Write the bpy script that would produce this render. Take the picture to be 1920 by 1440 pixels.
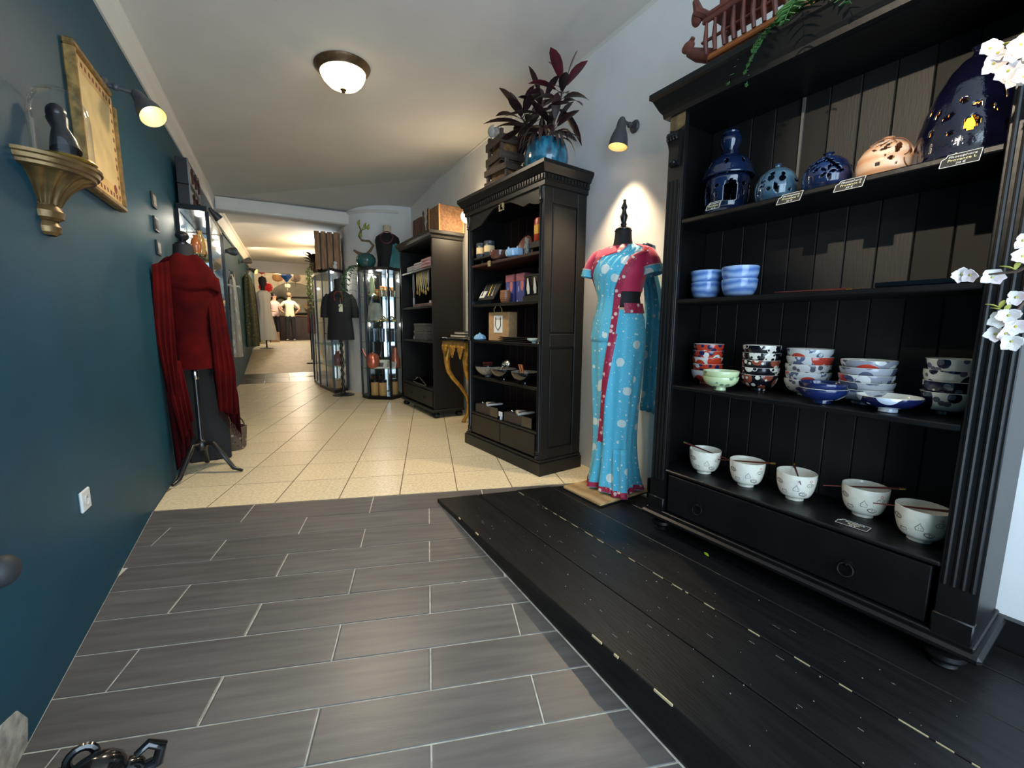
import bpy, bmesh, math, random
from mathutils import Vector, Matrix, Euler
for o in list(bpy.data.objects): bpy.data.objects.remove(o, do_unlink=True)
sc = bpy.context.scene
COL = sc.collection
R = math.radians
PI = math.pi

# ------------------------------------------------------------------ camera, world, exposure
AZ, PITCH, ROLL = R(28.84), R(7.70), R(0.485)
EYE = Vector((0, 0, 1.10))
def set_camera():
    f = Vector((math.sin(AZ)*math.cos(PITCH), math.cos(AZ)*math.cos(PITCH), -math.sin(PITCH)))
    r = Vector((math.cos(AZ), -math.sin(AZ), 0)); u = r.cross(f)
    c, s = math.cos(ROLL), math.sin(ROLL)
    r2, u2 = c*r + s*u, -s*r + c*u
    cd = bpy.data.cameras.new('camera'); co = bpy.data.objects.new('camera', cd); COL.objects.link(co)
    cd.sensor_width = 36; cd.lens = 36*790/1920; cd.clip_start = .02; cd.clip_end = 100
    co.matrix_world = Matrix(((r2.x, u2.x, -f.x, EYE.x), (r2.y, u2.y, -f.y, EYE.y), (r2.z, u2.z, -f.z, EYE.z), (0, 0, 0, 1)))
    sc.camera = co
set_camera()
vs = sc.view_settings
vs.view_transform = 'Standard'; vs.look = 'None'; vs.gamma = 1; vs.use_curve_mapping = False; vs.exposure = 0.0
sc.display_settings.display_device = 'sRGB'

world = bpy.data.worlds.new('daylight'); sc.world = world; world.use_nodes = True
wn = world.node_tree.nodes; wn['Background'].inputs[0].default_value = (.62, .81, 1.0, 1); wn['Background'].inputs[1].default_value = 6.2

def light(name, kind, loc, energy, color, size=.05, target=None, cone=None, blend=.5):
    ld = bpy.data.lights.new(name, kind); ld.energy = energy; ld.color = color
    if kind == 'AREA': ld.size = size
    else: ld.shadow_soft_size = size
    if kind == 'SPOT': ld.spot_size = cone; ld.spot_blend = blend
    lo = bpy.data.objects.new(name, ld); COL.objects.link(lo); lo.location = loc
    if target is not None:
        lo.rotation_euler = (Vector(target)-Vector(loc)).to_track_quat('-Z', 'Y').to_euler()
    return lo
# the open shop front behind the photographer lets the street daylight in (portal for the sky)
pl = light('shopfront_portal', 'AREA', (.72, -1.28, 1.25), 1, (1, 1, 1), 1)
pl.data.shape = 'RECTANGLE'; pl.data.size = 2.9; pl.data.size_y = 2.9; pl.data.cycles.is_portal = True
pl.rotation_euler = (R(90), 0, 0)
WARM = (1.0, .78, .50); WARM2 = (1.0, .84, .62)

# ------------------------------------------------------------------ materials
MATS = {}
def _new(name):
    m = bpy.data.materials.new(name); m.use_nodes = True
    return m, m.node_tree.nodes, m.node_tree.links, m.node_tree.nodes['Principled BSDF']
def C3(c):
    # sRGB 0-255 -> linear
    def f(v):
        v /= 255.0
        return v/12.92 if v <= .04045 else ((v+.055)/1.055)**2.4
    return (f(c[0]), f(c[1]), f(c[2]), 1)
def mat(name, rgb, rough=.5, metal=0, vary=.0, scale=8, bump=0, bscale=60, rgb2=None, spec=.5, coat=0, stretch=None, emit=0, sheen=0, alpha=None, trans=0, ior=1.45, island=0):
    """principled material with a noise colour variation (rgb..rgb2), fine bump and optional per-object tone"""
    if name in MATS: return MATS[name]
    m, n, l, b = _new(name)
    b.inputs['Base Color'].default_value = C3(rgb); b.inputs['Roughness'].default_value = rough
    b.inputs['Metallic'].default_value = metal; b.inputs['Specular IOR Level'].default_value = spec
    b.inputs['Coat Weight'].default_value = coat; b.inputs['Sheen Weight'].default_value = sheen
    if trans: b.inputs['Transmission Weight'].default_value = trans; b.inputs['IOR'].default_value = ior
    if emit: b.inputs['Emission Color'].default_value = C3(rgb); b.inputs['Emission Strength'].default_value = emit
    tc = n.new('ShaderNodeTexCoord'); mp = n.new('ShaderNodeMapping'); l.new(tc.outputs['Object'], mp.inputs[0])
    if stretch: mp.inputs['Scale'].default_value = stretch
    if island:
        oi = n.new('ShaderNodeObjectInfo'); mu = n.new('ShaderNodeVectorMath'); mu.operation = 'SCALE'
        cb = n.new('ShaderNodeCombineXYZ'); l.new(oi.outputs['Random'], cb.inputs[0]); l.new(oi.outputs['Random'], cb.inputs[1])
        l.new(cb.outputs[0], mu.inputs[0]); mu.inputs['Scale'].default_value = 37
        ad = n.new('ShaderNodeVectorMath'); l.new(mp.outputs[0], ad.inputs[0]); l.new(mu.outputs[0], ad.inputs[1]); vec = ad.outputs[0]
    else: vec = mp.outputs[0]
    if vary or rgb2:
        if rgb2 is None: rgb2 = tuple(max(0, v*(1-vary)) for v in rgb)
        t = n.new('ShaderNodeTexNoise'); t.inputs['Scale'].default_value = scale; t.inputs['Detail'].default_value = 6; l.new(vec, t.inputs['Vector'])
        cr = n.new('ShaderNodeValToRGB'); cr.color_ramp.elements[0].position = .35; cr.color_ramp.elements[1].position = .66
        cr.color_ramp.elements[0].color = C3(rgb2); cr.color_ramp.elements[1].color = C3(rgb); l.new(t.outputs[0], cr.inputs[0])
        out = cr.outputs[0]
        if island:
            hv = n.new('ShaderNodeHueSaturation'); l.new(out, hv.inputs['Color']); mr = n.new('ShaderNodeMapRange')
            mr.inputs['To Min'].default_value = 1-island; mr.inputs['To Max'].default_value = 1+island; l.new(oi.outputs['Random'], mr.inputs[0]); l.new(mr.outputs[0], hv.inputs['Value']); out = hv.outputs[0]
        l.new(out, b.inputs['Base Color'])
        if emit: l.new(out, b.inputs['Emission Color'])
    if bump:
        t2 = n.new('ShaderNodeTexNoise'); t2.inputs['Scale'].default_value = bscale; t2.inputs['Detail'].default_value = 4; l.new(vec, t2.inputs['Vector'])
        bp = n.new('ShaderNodeBump'); bp.inputs['Strength'].default_value = bump; bp.inputs['Distance'].default_value = .01; l.new(t2.outputs[0], bp.inputs['Height']); l.new(bp.outputs[0], b.inputs['Normal'])
    MATS[name] = m
    return m
def spots(name, base, layers, rough=.3, coat=0, spec=.5, sheen=0):
    """glaze or cloth print: layers of (rgb, voronoi scale, radius, randomness seed offset, mapping stretch)"""
    if name in MATS: return MATS[name]
    m, n, l, b = _new(name); b.inputs['Roughness'].default_value = rough; b.inputs['Coat Weight'].default_value = coat; b.inputs['Sheen Weight'].default_value = sheen
    tc = n.new('ShaderNodeTexCoord'); cur = None
    for rgb, scale, rad, off, st in layers:
        mp = n.new('ShaderNodeMapping'); mp.inputs['Location'].default_value = (off, off*1.7, off*.6); mp.inputs['Scale'].default_value = st or (1, 1, 1); l.new(tc.outputs['Object'], mp.inputs[0])
        v = n.new('ShaderNodeTexVoronoi'); v.inputs['Scale'].default_value = scale; l.new(mp.outputs[0], v.inputs['Vector'])
        lt = n.new('ShaderNodeMath'); lt.operation = 'LESS_THAN'; l.new(v.outputs['Distance'], lt.inputs[0]); lt.inputs[1].default_value = rad
        mx = n.new('ShaderNodeMix'); mx.data_type = 'RGBA'; l.new(lt.outputs[0], mx.inputs[0])
        if cur is None: mx.inputs[6].default_value = C3(base)
        else: l.new(cur, mx.inputs[6])
        mx.inputs[7].default_value = C3(rgb); cur = mx.outputs[2]
    l.new(cur, b.inputs['Base Color']); MATS[name] = m
    return m
def bands(name, c1, c2, scale=9, axis='Z', rough=.25, dist=1.5, coat=.4, detail=2):
    """painted rings or wood grain: wave texture bands"""
    if name in MATS: return MATS[name]
    m, n, l, b = _new(name); b.inputs['Roughness'].default_value = rough; b.inputs['Coat Weight'].default_value = coat
    tc = n.new('ShaderNodeTexCoord'); w = n.new('ShaderNodeTexWave'); w.bands_direction = axis; w.inputs['Scale'].default_value = scale; w.inputs['Distortion'].default_value = dist; w.inputs['Detail'].default_value = detail
    l.new(tc.outputs['Object'], w.inputs[0]); cr = n.new('ShaderNodeValToRGB'); cr.color_ramp.elements[0].color = C3(c1); cr.color_ramp.elements[1].color = C3(c2); l.new(w.outputs[0], cr.inputs[0]); l.new(cr.outputs[0], b.inputs['Base Color'])
    MATS[name] = m
    return m
def thin_glass(name, tint=(.9, .95, .95), refl=.12):
    if name in MATS: return MATS[name]
    m = bpy.data.materials.new(name); m.use_nodes = True; n, l = m.node_tree.nodes, m.node_tree.links; n.remove(n['Principled BSDF'])
    tr = n.new('ShaderNodeBsdfTransparent'); tr.inputs[0].default_value = (*tint, 1); gl = n.new('ShaderNodeBsdfGlossy'); gl.inputs['Roughness'].default_value = .02
    fr = n.new('ShaderNodeFresnel'); fr.inputs[0].default_value = 1.18; ad = n.new('ShaderNodeMath'); ad.operation = 'ADD'; ad.inputs[1].default_value = refl-.04; l.new(fr.outputs[0], ad.inputs[0]); mn = n.new('ShaderNodeMath'); mn.operation = 'MINIMUM'; mn.inputs[1].default_value = .3; l.new(ad.outputs[0], mn.inputs[0])
    mx = n.new('ShaderNodeMixShader'); l.new(mn.outputs[0], mx.inputs[0]); l.new(tr.outputs[0], mx.inputs[1]); l.new(gl.outputs[0], mx.inputs[2]); l.new(mx.outputs[0], n['Material Output'].inputs[0])
    MATS[name] = m
    return m

# ------------------------------------------------------------------ mesh helpers
class MB:
    """collects shapes; build() links them as ONE mesh object"""
    def __init__(s): s.v = []; s.f = []; s.mi = []; s.cur = 0
    def _add(s, vs_, fs):
        k = len(s.v); s.v += [tuple(p) for p in vs_]; s.f += [tuple(i+k for i in f) for f in fs]; s.mi += [s.cur]*len(fs); return s
    def box(s, x0, x1, y0, y1, z0, z1, M=None):
        p = [Vector(q) for q in ((x0,y0,z0),(x1,y0,z0),(x1,y1,z0),(x0,y1,z0),(x0,y0,z1),(x1,y0,z1),(x1,y1,z1),(x0,y1,z1))]
        if M: p = [M @ q for q in p]
        return s._add(p, [(3,2,1,0),(4,5,6,7),(0,1,5,4),(1,2,6,5),(2,3,7,6),(3,0,4,7)])
    def bbox(s, x0, x1, y0, y1, z0, z1, b=.004, M=None):
        """box with chamfered edges"""
        bm = bmesh.new(); bmesh.ops.create_cube(bm, size=1)
        for v in bm.verts: v.co = Vector(((x0+x1)/2+v.co.x*(x1-x0), (y0+y1)/2+v.co.y*(y1-y0), (z0+z1)/2+v.co.z*(z1-z0)))
        bmesh.ops.bevel(bm, geom=bm.edges[:], offset=b, segments=1, affect='EDGES', profile=.5)
        bm.verts.index_update()
        s._add([(M @ v.co) if M else v.co.copy() for v in bm.verts], [[v.index for v in f.verts] for f in bm.faces]); bm.free(); return s
    def prism(s, poly, z0, z1, M=None):
        n = len(poly); p = [Vector((x, y, z0)) for x, y in poly]+[Vector((x, y, z1)) for x, y in poly]
        if M: p = [M @ q for q in p]
        return s._add(p, [tuple(range(n-1, -1, -1)), tuple(range(n, 2*n))]+[(i, (i+1) % n, n+(i+1) % n, n+i) for i in range(n)])
    def rings(s, rs, cap0=True, cap1=True, closed=True):
        """skin between rings of equal length"""
        n = len(rs[0]); vs_ = [p for r in rs for p in r]; fs = []
        for a in range(len(rs)-1):
            for i in range(n if closed else n-1):
                j = (i+1) % n; fs.append((a*n+i, a*n+j, (a+1)*n+j, (a+1)*n+i))
        if cap0 and closed: fs.append(tuple(range(n-1, -1, -1)))
        if cap1 and closed: fs.append(tuple(range((len(rs)-1)*n, len(rs)*n)))
        return s._add(vs_, fs)
    def lathe(s, prof, seg=24, c=(0, 0, 0), M=None, a0=0, a1=2*PI, cap=True, sx=1, sy=1, flute=0, nf=8):
        full = abs(a1-a0-2*PI) < 1e-6; n = seg if full else seg+1; rs = []
        for r, z in prof:
            ring = []
            for i in range(n):
                a = a0+(a1-a0)*i/seg; rr = r*(1+flute*math.cos(nf*a)); q = Vector((c[0]+rr*math.cos(a)*sx, c[1]+rr*math.sin(a)*sy, c[2]+z)); ring.append(M @ q if M else q)
            rs.append(ring)
        return s.rings(rs, cap and prof[0][0] > 1e-5, cap and prof[-1][0] > 1e-5, full)
    def tube(s, path, rad, seg=8, cap=True, flat=1):
        path = [Vector(p) for p in path]; rads = rad if isinstance(rad, (list, tuple)) else [rad]*len(path); rs = []
        up = Vector((0, 0, 1))
        for i, p in enumerate(path):
            t = (path[min(i+1, len(path)-1)]-path[max(i-1, 0)])
            t = t.normalized() if t.length > 1e-9 else Vector((0, 0, 1))
            ref = up if abs(t.dot(up)) < .97 else Vector((1, 0, 0))
            if i == 0: a = t.cross(ref).normalized()
            else:
                a = a-t*a.dot(t); a = a.normalized() if a.length > 1e-6 else t.cross(ref).normalized()
            b = t.cross(a)
            rs.append([p+a*rads[i]*math.cos(2*PI*k/seg)+b*rads[i]*flat*math.sin(2*PI*k/seg) for k in range(seg)])
        return s.rings(rs, cap, cap)
    def ball(s, c, r, seg=14, rg=8, sc_=(1, 1, 1), M=None):
        pr = [(max(r*math.sin(PI*i/rg), 0 if i in (0, rg) else 1e-4), -r*math.cos(PI*i/rg)) for i in range(rg+1)]
        k = len(s.v); s.lathe(pr, seg, cap=False)
        for i in range(k, len(s.v)):
            q = Vector((s.v[i][0]*sc_[0], s.v[i][1]*sc_[1], s.v[i][2]*sc_[2]))
            if M: q = M @ q
            s.v[i] = tuple(q+Vector(c))
        return s
    def torus(s, c, r, t, seg=20, m=8, M=None, arc=2*PI):
        rs = []
        for i in range(seg+1):
            a = arc*i/seg; ring = []
            for j in range(m):
                b = 2*PI*j/m; q = Vector(((r+t*math.cos(b))*math.cos(a), (r+t*math.cos(b))*math.sin(a), t*math.sin(b)))
                ring.append((M @ q if M else q)+Vector(c))
            rs.append(ring)
        return s.rings(rs, False, False)
    def leaf(s, base, d, length, width, up=(0, 0, 1), droop=.3, n=5, thick=.0015, fold=.15):
        """a solid curved leaf blade along d"""
        d = Vector(d).normalized(); up = Vector(up); side = d.cross(up)
        side = side.normalized() if side.length > 1e-4 else Vector((1, 0, 0)); nn = side.cross(d).normalized(); base = Vector(base); L_, Rr, Mm = [], [], []
        for i in range(n+1):
            t = i/n; w = width*.5*(math.sin(PI*min(1, t*.93+.06))**.8)
            if i == n: w = width*.02
            p = base+d*length*t*(1-.25*droop*t)-Vector((0, 0, 1))*droop*length*t*t*.6
            Mm.append(p); L_.append(p+side*w+nn*w*fold); Rr.append(p-side*w+nn*w*fold)
        vs_ = []
        for i in range(n+1): vs_ += [L_[i], Mm[i], Rr[i], L_[i]-nn*thick, Mm[i]-nn*thick, Rr[i]-nn*thick]
        fs = []
        for i in range(n):
            a, b = 6*i, 6*i+6
            fs += [(a, a+1, b+1, b), (a+1, a+2, b+2, b+1), (a+4, a+3, b+3, b+4), (a+5, a+4, b+4, b+5), (a+3, a, b, b+3), (a+2, a+5, b+5, b+2)]
        fs += [(0, 3, 4, 1), (1, 4, 5, 2)]
        return s._add(vs_, fs)
    def mesh(s, name):
        me = bpy.data.meshes.new(name); me.from_pydata(s.v, [], s.f); me.update(); return me
    def build(s, name, m, parent=None, loc=None, rot=None, smooth=False, sharp=None, fixn=True):
        me = s.mesh(name)
        if fixn:
            bm = bmesh.new(); bm.from_mesh(me); bmesh.ops.recalc_face_normals(bm, faces=bm.faces[:]); bm.to_mesh(me); bm.free()
        for q in (m if isinstance(m, (list, tuple)) else [m]): me.materials.append(q)
        if isinstance(m, (list, tuple)): me.polygons.foreach_set('material_index', s.mi)
        if smooth:
            me.polygons.foreach_set('use_smooth', [True]*len(me.polygons))
            me.set_sharp_from_angle(angle=R(sharp or 40))
        return link(name, me, parent, loc, rot)
def link(name, me, parent=None, loc=None, rot=None):
    o = bpy.data.objects.new(name, me); COL.objects.link(o)
    if parent is not None: o.parent = parent
    if loc is not None: o.location = loc
    if rot is not None: o.rotation_euler = rot
    return o
def tag(o, label=None, cat=None, group=None, kind=None):
    if label: o['label'] = label
    if cat: o['category'] = cat
    if group: o['group'] = group
    if kind: o['kind'] = kind
    return o
def thing(name, label, cat, loc=(0, 0, 0), rz=0, group=None):
    o = bpy.data.objects.new(name, None); COL.objects.link(o); o.empty_display_size = .05
    o.location = loc; o.rotation_euler = (0, 0, rz)
    return tag(o, label, cat, group)
def dup(root, loc, rz=0, label=None, group=None, scale=None):
    r = root.copy(); COL.objects.link(r); r.location = loc; r.rotation_euler = (0, 0, rz)
    if scale: r.scale = (scale, scale, scale)
    if label: r['label'] = label
    if group: r['group'] = group
    for ch in list(root.children):
        c = ch.copy(); COL.objects.link(c); c.parent = r
        for g in list(ch.children):
            d = g.copy(); COL.objects.link(d); d.parent = c
    return r
def struct(name, mb, m, parent=None, **k):
    o = mb.build(name, m, parent, **k)
    if parent is None: o['kind'] = 'structure'
    return o
def text_part(name, body, size, m, parent, loc, rot, align='CENTER', depth=.0004):
    cu = bpy.data.curves.new(name, 'FONT'); cu.body = body; cu.size = size; cu.align_x = align; cu.align_y = 'CENTER'; cu.extrude = depth; cu.resolution_u = 2
    t = bpy.data.objects.new(name, cu); COL.objects.link(t)
    dg = bpy.context.evaluated_depsgraph_get(); me = bpy.data.meshes.new_from_object(t.evaluated_get(dg)); bpy.data.objects.remove(t, do_unlink=True)
    me.materials.clear(); me.materials.append(m)
    return link(name, me, parent, loc, rot)
def clip(poly, planes):
    """convex polygon (x,y) clipped by half planes a*x+b*y<=c"""
    for a, b, c in planes:
        out = []
        for i in range(len(poly)):
            p, q = poly[i], poly[(i+1) % len(poly)]; dp, dq = a*p[0]+b*p[1]-c, a*q[0]+b*q[1]-c
            if dp <= 0: out.append(p)
            if dp*dq < 0: t = dp/(dp-dq); out.append((p[0]+(q[0]-p[0])*t, p[1]+(q[1]-p[1])*t))
        poly = out
        if len(poly) < 3: return None
    return poly
def area(poly): return abs(sum(poly[i][0]*poly[(i+1) % len(poly)][1]-poly[(i+1) % len(poly)][0]*poly[i][1] for i in range(len(poly))))/2
rnd = random.Random(7)
# ------------------------------------------------------------------ frames of reference measured in the room
TD = Vector((.302, .953, 0)).normalized(); TX = Vector((TD.y, -TD.x, 0)); B0 = Vector((-.725, 3.071, 0))   # tile laying direction
PA = R(-3.91); PD = Vector((math.sin(PA), math.cos(PA), 0)); PN = Vector((math.cos(PA), -math.sin(PA), 0))   # platform and big shelf
PM = Matrix(((PN.x, PD.x, 0, 0), (PN.y, PD.y, 0, 0), (0, 0, 1, 0), (0, 0, 0, 1)))   # local (n, s, z) -> world
SLOPE = math.tan(R(5))
def ramp_z(x, y): return SLOPE*min(0, (Vector((x, y, 0))-B0).dot(TD))
def T2W(u, v): p = B0+TX*u+TD*v; return (p.x, p.y)
XL = -.715
def XR(y): return 2.185-.033*y
TEAL = mat('teal wall paint', (17, 70, 88), .5, vary=.10, scale=2.5, bump=.05, bscale=90, spec=.3)
WHITE = mat('white wall paint', (238, 236, 232), .7, vary=.03, scale=3, bump=.04, bscale=120)
CEIL = mat('ceiling paint', (214, 211, 205), .8, vary=.03, scale=2)
TRIM = mat('cornice paint', (226, 222, 212), .5)
GROUT = mat('pale grout', (206, 200, 184), .9, vary=.2, scale=30)
BGROUT = mat('sand grout', (128, 112, 84), .9, vary=.2, scale=30)
GTILE = mat('grey wood look tile', (98, 94, 90), .38, rgb2=(80, 77, 75), scale=3.0, stretch=(1.0, 11, 11), bump=.05, bscale=30, island=.08)
BTILE = mat('speckled beige tile', (236, 222, 190), .3, rgb2=(212, 192, 154), scale=55, bump=.03, bscale=80, island=.035)
DTILE = mat('dark corridor tile', (86, 80, 74), .35, vary=.2, scale=6, island=.06)
BLACKP = mat('black painted plank', (15, 15, 16), .40, rgb2=(26, 25, 25), scale=5, stretch=(8, .8, 8), bump=.12, bscale=22, spec=.35)

# walls
m = MB(); m.prism([(XL, -1.3), (XL, 8.6), (-.60, 12.0), (-.52, 22), (-.80, 22), (-.83, 8.6), (-.83, -1.3)], -.6, 3.1)
wl = struct('wall_left', m, TEAL)
pm = MB()
pts = [(1.36, -.10), (1.40, .02), (1.46, .06), (1.53, .09), (1.60, .07), (1.64, .01), (1.62, -.06), (1.56, -.10), (1.45, -.14)]
pm.prism([(y, z) for y, z in pts], 0, .004, Matrix(((0, 0, 1, XL), (1, 0, 0, 0), (0, 1, 0, -.06), (0, 0, 0, 1))))
pm.build('plaster_patch', mat('bare plaster', (190, 184, 168), .9, vary=.25, scale=25, bump=.4, bscale=30), wl)
sk = MB(); sk.box(0, .004, -1.0, 3.05, -.02, .012, Matrix(((1, 0, 0, XL), (0, 1, 0, 0), (0, SLOPE*.953, 1, -.285), (0, 0, 0, 1))))
sk.build('sealant_line', mat('grey sealant', (150, 145, 130), .8, vary=.3, scale=20), wl)
m = MB(); m.prism([(XR(-1.3), -1.3), (XR(7.2), 7.2), (XR(7.2)+.15, 7.2), (XR(-1.3)+.15, -1.3)], -.6, 3.3)
struct('wall_right', m, WHITE)
# rounded white pillar wall at the far right corner
m = MB(); poly = [(2.05, 8.4), (2.05, 6.95), (1.80, 6.95)]
cx, cy, rr = 1.78, 7.72, .76
poly += [(cx+rr*math.cos(R(a)), cy+rr*math.sin(R(a))) for a in range(-92, -196, -8)] + [(1.02, 8.4)]
m.prism(poly, -.05, 3.0); struct('wall_pillar', m, WHITE, smooth=True, sharp=35)
# ceiling (one slab, a little higher on the right)
m = MB(); y0, y1 = -1.3, 7.6; c = [(XL-.1, y0, 2.88), (XR(y0)+.1, y0, 3.09), (XR(5.6)+.1, 5.6, 3.075), (XR(y1)+.1, y1, 2.93), (XL-.1, y1, 2.87)]
m._add(c+[(a, b, z+.12) for a, b, z in c], [(0, 1, 2, 3, 4), (9, 8, 7, 6, 5)]+[(i, i+5, (i+1) % 5+5, (i+1) % 5) for i in range(5)])
struct('ceiling', m, CEIL)
# left cornice
def sweep(prof, A, B, name):
    m = MB(); A, B = Vector(A), Vector(B); d = (B-A).normalized(); side = Vector((d.y, -d.x, 0))
    r0 = [A+side*p+Vector((0, 0, q)) for p, q in prof]; r1 = [B+side*p+Vector((0, 0, q)) for p, q in prof]
    m.rings([r0, r1]); return struct(name, m, TRIM)
sweep([(0, 2.69), (.012, 2.69), (.016, 2.715), (.022, 2.75), (.028, 2.82), (.034, 2.845), (.040, 2.85), (.040, 2.885), (0, 2.885)], (XL, -1.3, 0), (XL, 7.4, 0), 'trim_1')
# cross beam with cornice where the shop turns into the corridor
m = MB(); m.box(XL-.05, 1.10, 7.46, 7.62, 2.70, 2.9); struct('trim_2', m, CEIL)
sweep([(0, 2.70), (-.0, 2.70), (.03, 2.715), (.045, 2.76), (.05, 2.82), (.06, 2.845), (.06, 2.875), (0, 2.875)], (XL+.04, 7.46, 0), (1.08, 7.46, 0), 'trim_3')
# narrow cornice round the pillar and along the right wall
m = MB(); ring = [(cx+(rr+.02)*math.cos(R(a)), cy+(rr+.02)*math.sin(R(a))) for a in range(-92, -188, -6)]
m.rings([[Vector((x, y, z)) for x, y in ring] for z in (2.855, 2.885)], closed=False)
m = MB(); m.tube([(x, y, 2.87) for x, y in ring], .022, 6); struct('trim_4', m, TRIM)
m = MB(); m.box(-.015, 0, -1.3, 5.6, 3.055, 3.08, Matrix(((1, -.033, 0, 2.185), (0, 1, 0, 0), (0, 0, 1, 0), (0, 0, 0, 1)))); struct('trim_5', m, TRIM)
m = MB(); m.box(XR(0)-.03, XR(0)+.02, -1.2, 1.92, -.02, .115, Matrix(((1, -.033, 0, 0), (0, 1, 0, 0), (0, 0, 1, 0), (0, 0, 0, 1))))
struct('baseboard_right', m, mat('black satin paint', (24, 24, 25), .35, vary=.2, scale=6))
# corridor: ceiling, right wall, header, arch wall and the room behind
m = MB(); m.box(-.85, 1.10, 7.60, 13.0, 2.74, 2.86); struct('ceiling_corridor', m, CEIL)
m = MB(); m.box(-.85, 1.2, 13.0, 13.2, 2.47, 2.86); struct('trim_6', m, CEIL)
sweep([(0, 2.56), (.03, 2.56), (.05, 2.63), (.07, 2.70), (.10, 2.72), (.10, 2.745), (0, 2.745)], (XL, 7.62, 0), (-.58, 13, 0), 'trim_7')
m = MB(); m.box(.92, 1.10, 9.2, 15.5, -.05, 3.2); struct('wall_corridor_right', m, WHITE)
m = MB()   # arch wall
ax, hw, zs, zt = .50, .84, 1.60, 2.46
pl_ = [(-.9, .3), (ax-hw, .3)] + [(ax-hw*math.cos(t), zs+(zt-zs)*math.sin(t)) for t in [PI*i/18 for i in range(19)]] + [(ax+hw, .3), (1.6, .3), (1.6, 3.3), (-.9, 3.3)]
k = len(pl_)
# split into strips so that the concave outline is meshed cleanly
arc = pl_[1:-3]
for i in range(len(arc)-1):
    a, b = arc[i], arc[i+1]
    if abs(a[0]-b[0]) < 1e-6: continue
    for yy in (15.5, 15.7):
        m._add([(a[0], yy, a[1]), (b[0], yy, b[1]), (b[0], yy, 3.3), (a[0], yy, 3.3)], [(0, 1, 2, 3)])
    m._add([(a[0], 15.5, a[1]), (b[0], 15.5, b[1]), (b[0], 15.7, b[1]), (a[0], 15.7, a[1])], [(0, 1, 2, 3)])
m.box(-.9, ax-hw, 15.5, 15.7, .3, 3.3); m.box(ax+hw, 1.6, 15.5, 15.7, .3, 3.3)
struct('wall_arch', m, mat('warm plaster', (176, 164, 142), .8, vary=.1, scale=4), fixn=False)
m = MB(); m.box(-1.5, 3.2, 21.0, 21.15, .3, 3.4); struct('wall_back', m, mat('dark back wall', (186, 176, 152), .7, vary=.1, scale=3))
m = MB(); m.box(-1.5, 3.2, 13.2, 21.1, 3.0, 3.12); struct('ceiling_back', m, CEIL)
m = MB(); m.box(1.6, 1.75, 15.7, 21.0, .3, 3.3); struct('wall_back_right', m, mat('brown wall', (96, 74, 58), .7))

# floor: grout bed, then every tile as a piece of its own
m = MB()
bed = lambda poly, fz: m._add([(x, y, fz(x, y)) for x, y in poly]+[(x, y, fz(x, y)-.12) for x, y in poly], [tuple(range(len(poly))), tuple(range(2*len(poly)-1, len(poly)-1, -1))]+[(i, i+len(poly), (i+1) % len(poly)+len(poly), (i+1) % len(poly)) for i in range(len(poly))])
bx = T2W(0, .03); bx2 = T2W(2.95, .03)
m.cur = 0; bed([bx, bx2, (XR(7), 7.0), (XR(7), 9.25), (XL, 9.25)], lambda x, y: -.002)
m.cur = 1; bed([(XL, -1.3), (2.25, -1.3), bx2, bx], lambda x, y: ramp_z(x, y)-.0008 if (x, y) not in (bx, bx2) else -.0008)
m.cur = 2; bed([(-.72, 9.25), (1.0, 9.25), (1.0, 10.1), (-.72, 10.1)], lambda x, y: (y-9.25)*.118-.004)
m.cur = 0; bed([(-.72, 10.1), (1.0, 10.1), (1.0, 12.3), (-.72, 12.3)], lambda x, y: .1+(y-10.1)*.182)
m.cur = 2; bed([(-1.5, 12.3), (3.0, 12.3), (3.0, 21.1), (-1.5, 21.1)], lambda x, y: .5)
CORR = mat('pale corridor floor', (196, 184, 158), .55, vary=.1, scale=8)
m.mi = [0]*len(m.f)
nf = 7; m.mi[0:7] = [0]*7; m.mi[7:13] = [1]*6; m.mi[13:19] = [2]*6; m.mi[19:25] = [3]*6; m.mi[25:31] = [3]*6
floor = struct('floor', m, [BGROUT, GROUT, DTILE, CORR])
def tile_obj(poly, th, mtl, fz, name='tile'):
    """bevelled slab from a convex polygon; origin at its centre"""
    cx_ = sum(p[0] for p in poly)/len(poly); cy_ = sum(p[1] for p in poly)/len(poly); n = len(poly); e = .0015
    sh = lambda p: (p[0]+(cx_-p[0])*e/.1, p[1]+(cy_-p[1])*e/.1)
    tb = MB(); z0 = fz(cx_, cy_)
    def lc(x, y, dz): d = Vector((x-cx_, y-cy_, 0)); return (d.dot(TX), d.dot(TD), fz(x, y)-z0+dz)
    lo = [lc(x, y, -th) for x, y in poly]; mid = [lc(x, y, -.001) for x, y in poly]; top = [lc(*sh(p), 0) for p in poly]
    tb._add(lo+mid+top, [(i, (i+1) % n, n+(i+1) % n, n+i) for i in range(n)]+[(n+i, n+(i+1) % n, 2*n+(i+1) % n, 2*n+i) for i in range(n)]+[tuple(range(2*n, 3*n))])
    return tb.build(name, mtl, floor, (cx_, cy_, z0), (0, 0, math.atan2(TX.y, TX.x)), fixn=False)
# beige tiles
SP, G = .3785, .0035
for i in range(-14, 9):
    for j in range(0, 27):
        u0 = .281+SP*i; v0 = .038+SP*j
        poly = [T2W(u0+G, v0+G), T2W(u0+SP-G, v0+G), T2W(u0+SP-G, v0+SP-G), T2W(u0+G, v0+SP-G)]
        poly = clip(poly, [(-1, 0, .712), (1, .033, 2.182), (0, 1, 9.24)])
        if poly and area(poly) > .003: tile_obj(poly, .006, BTILE, lambda x, y: 0.0)
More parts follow.
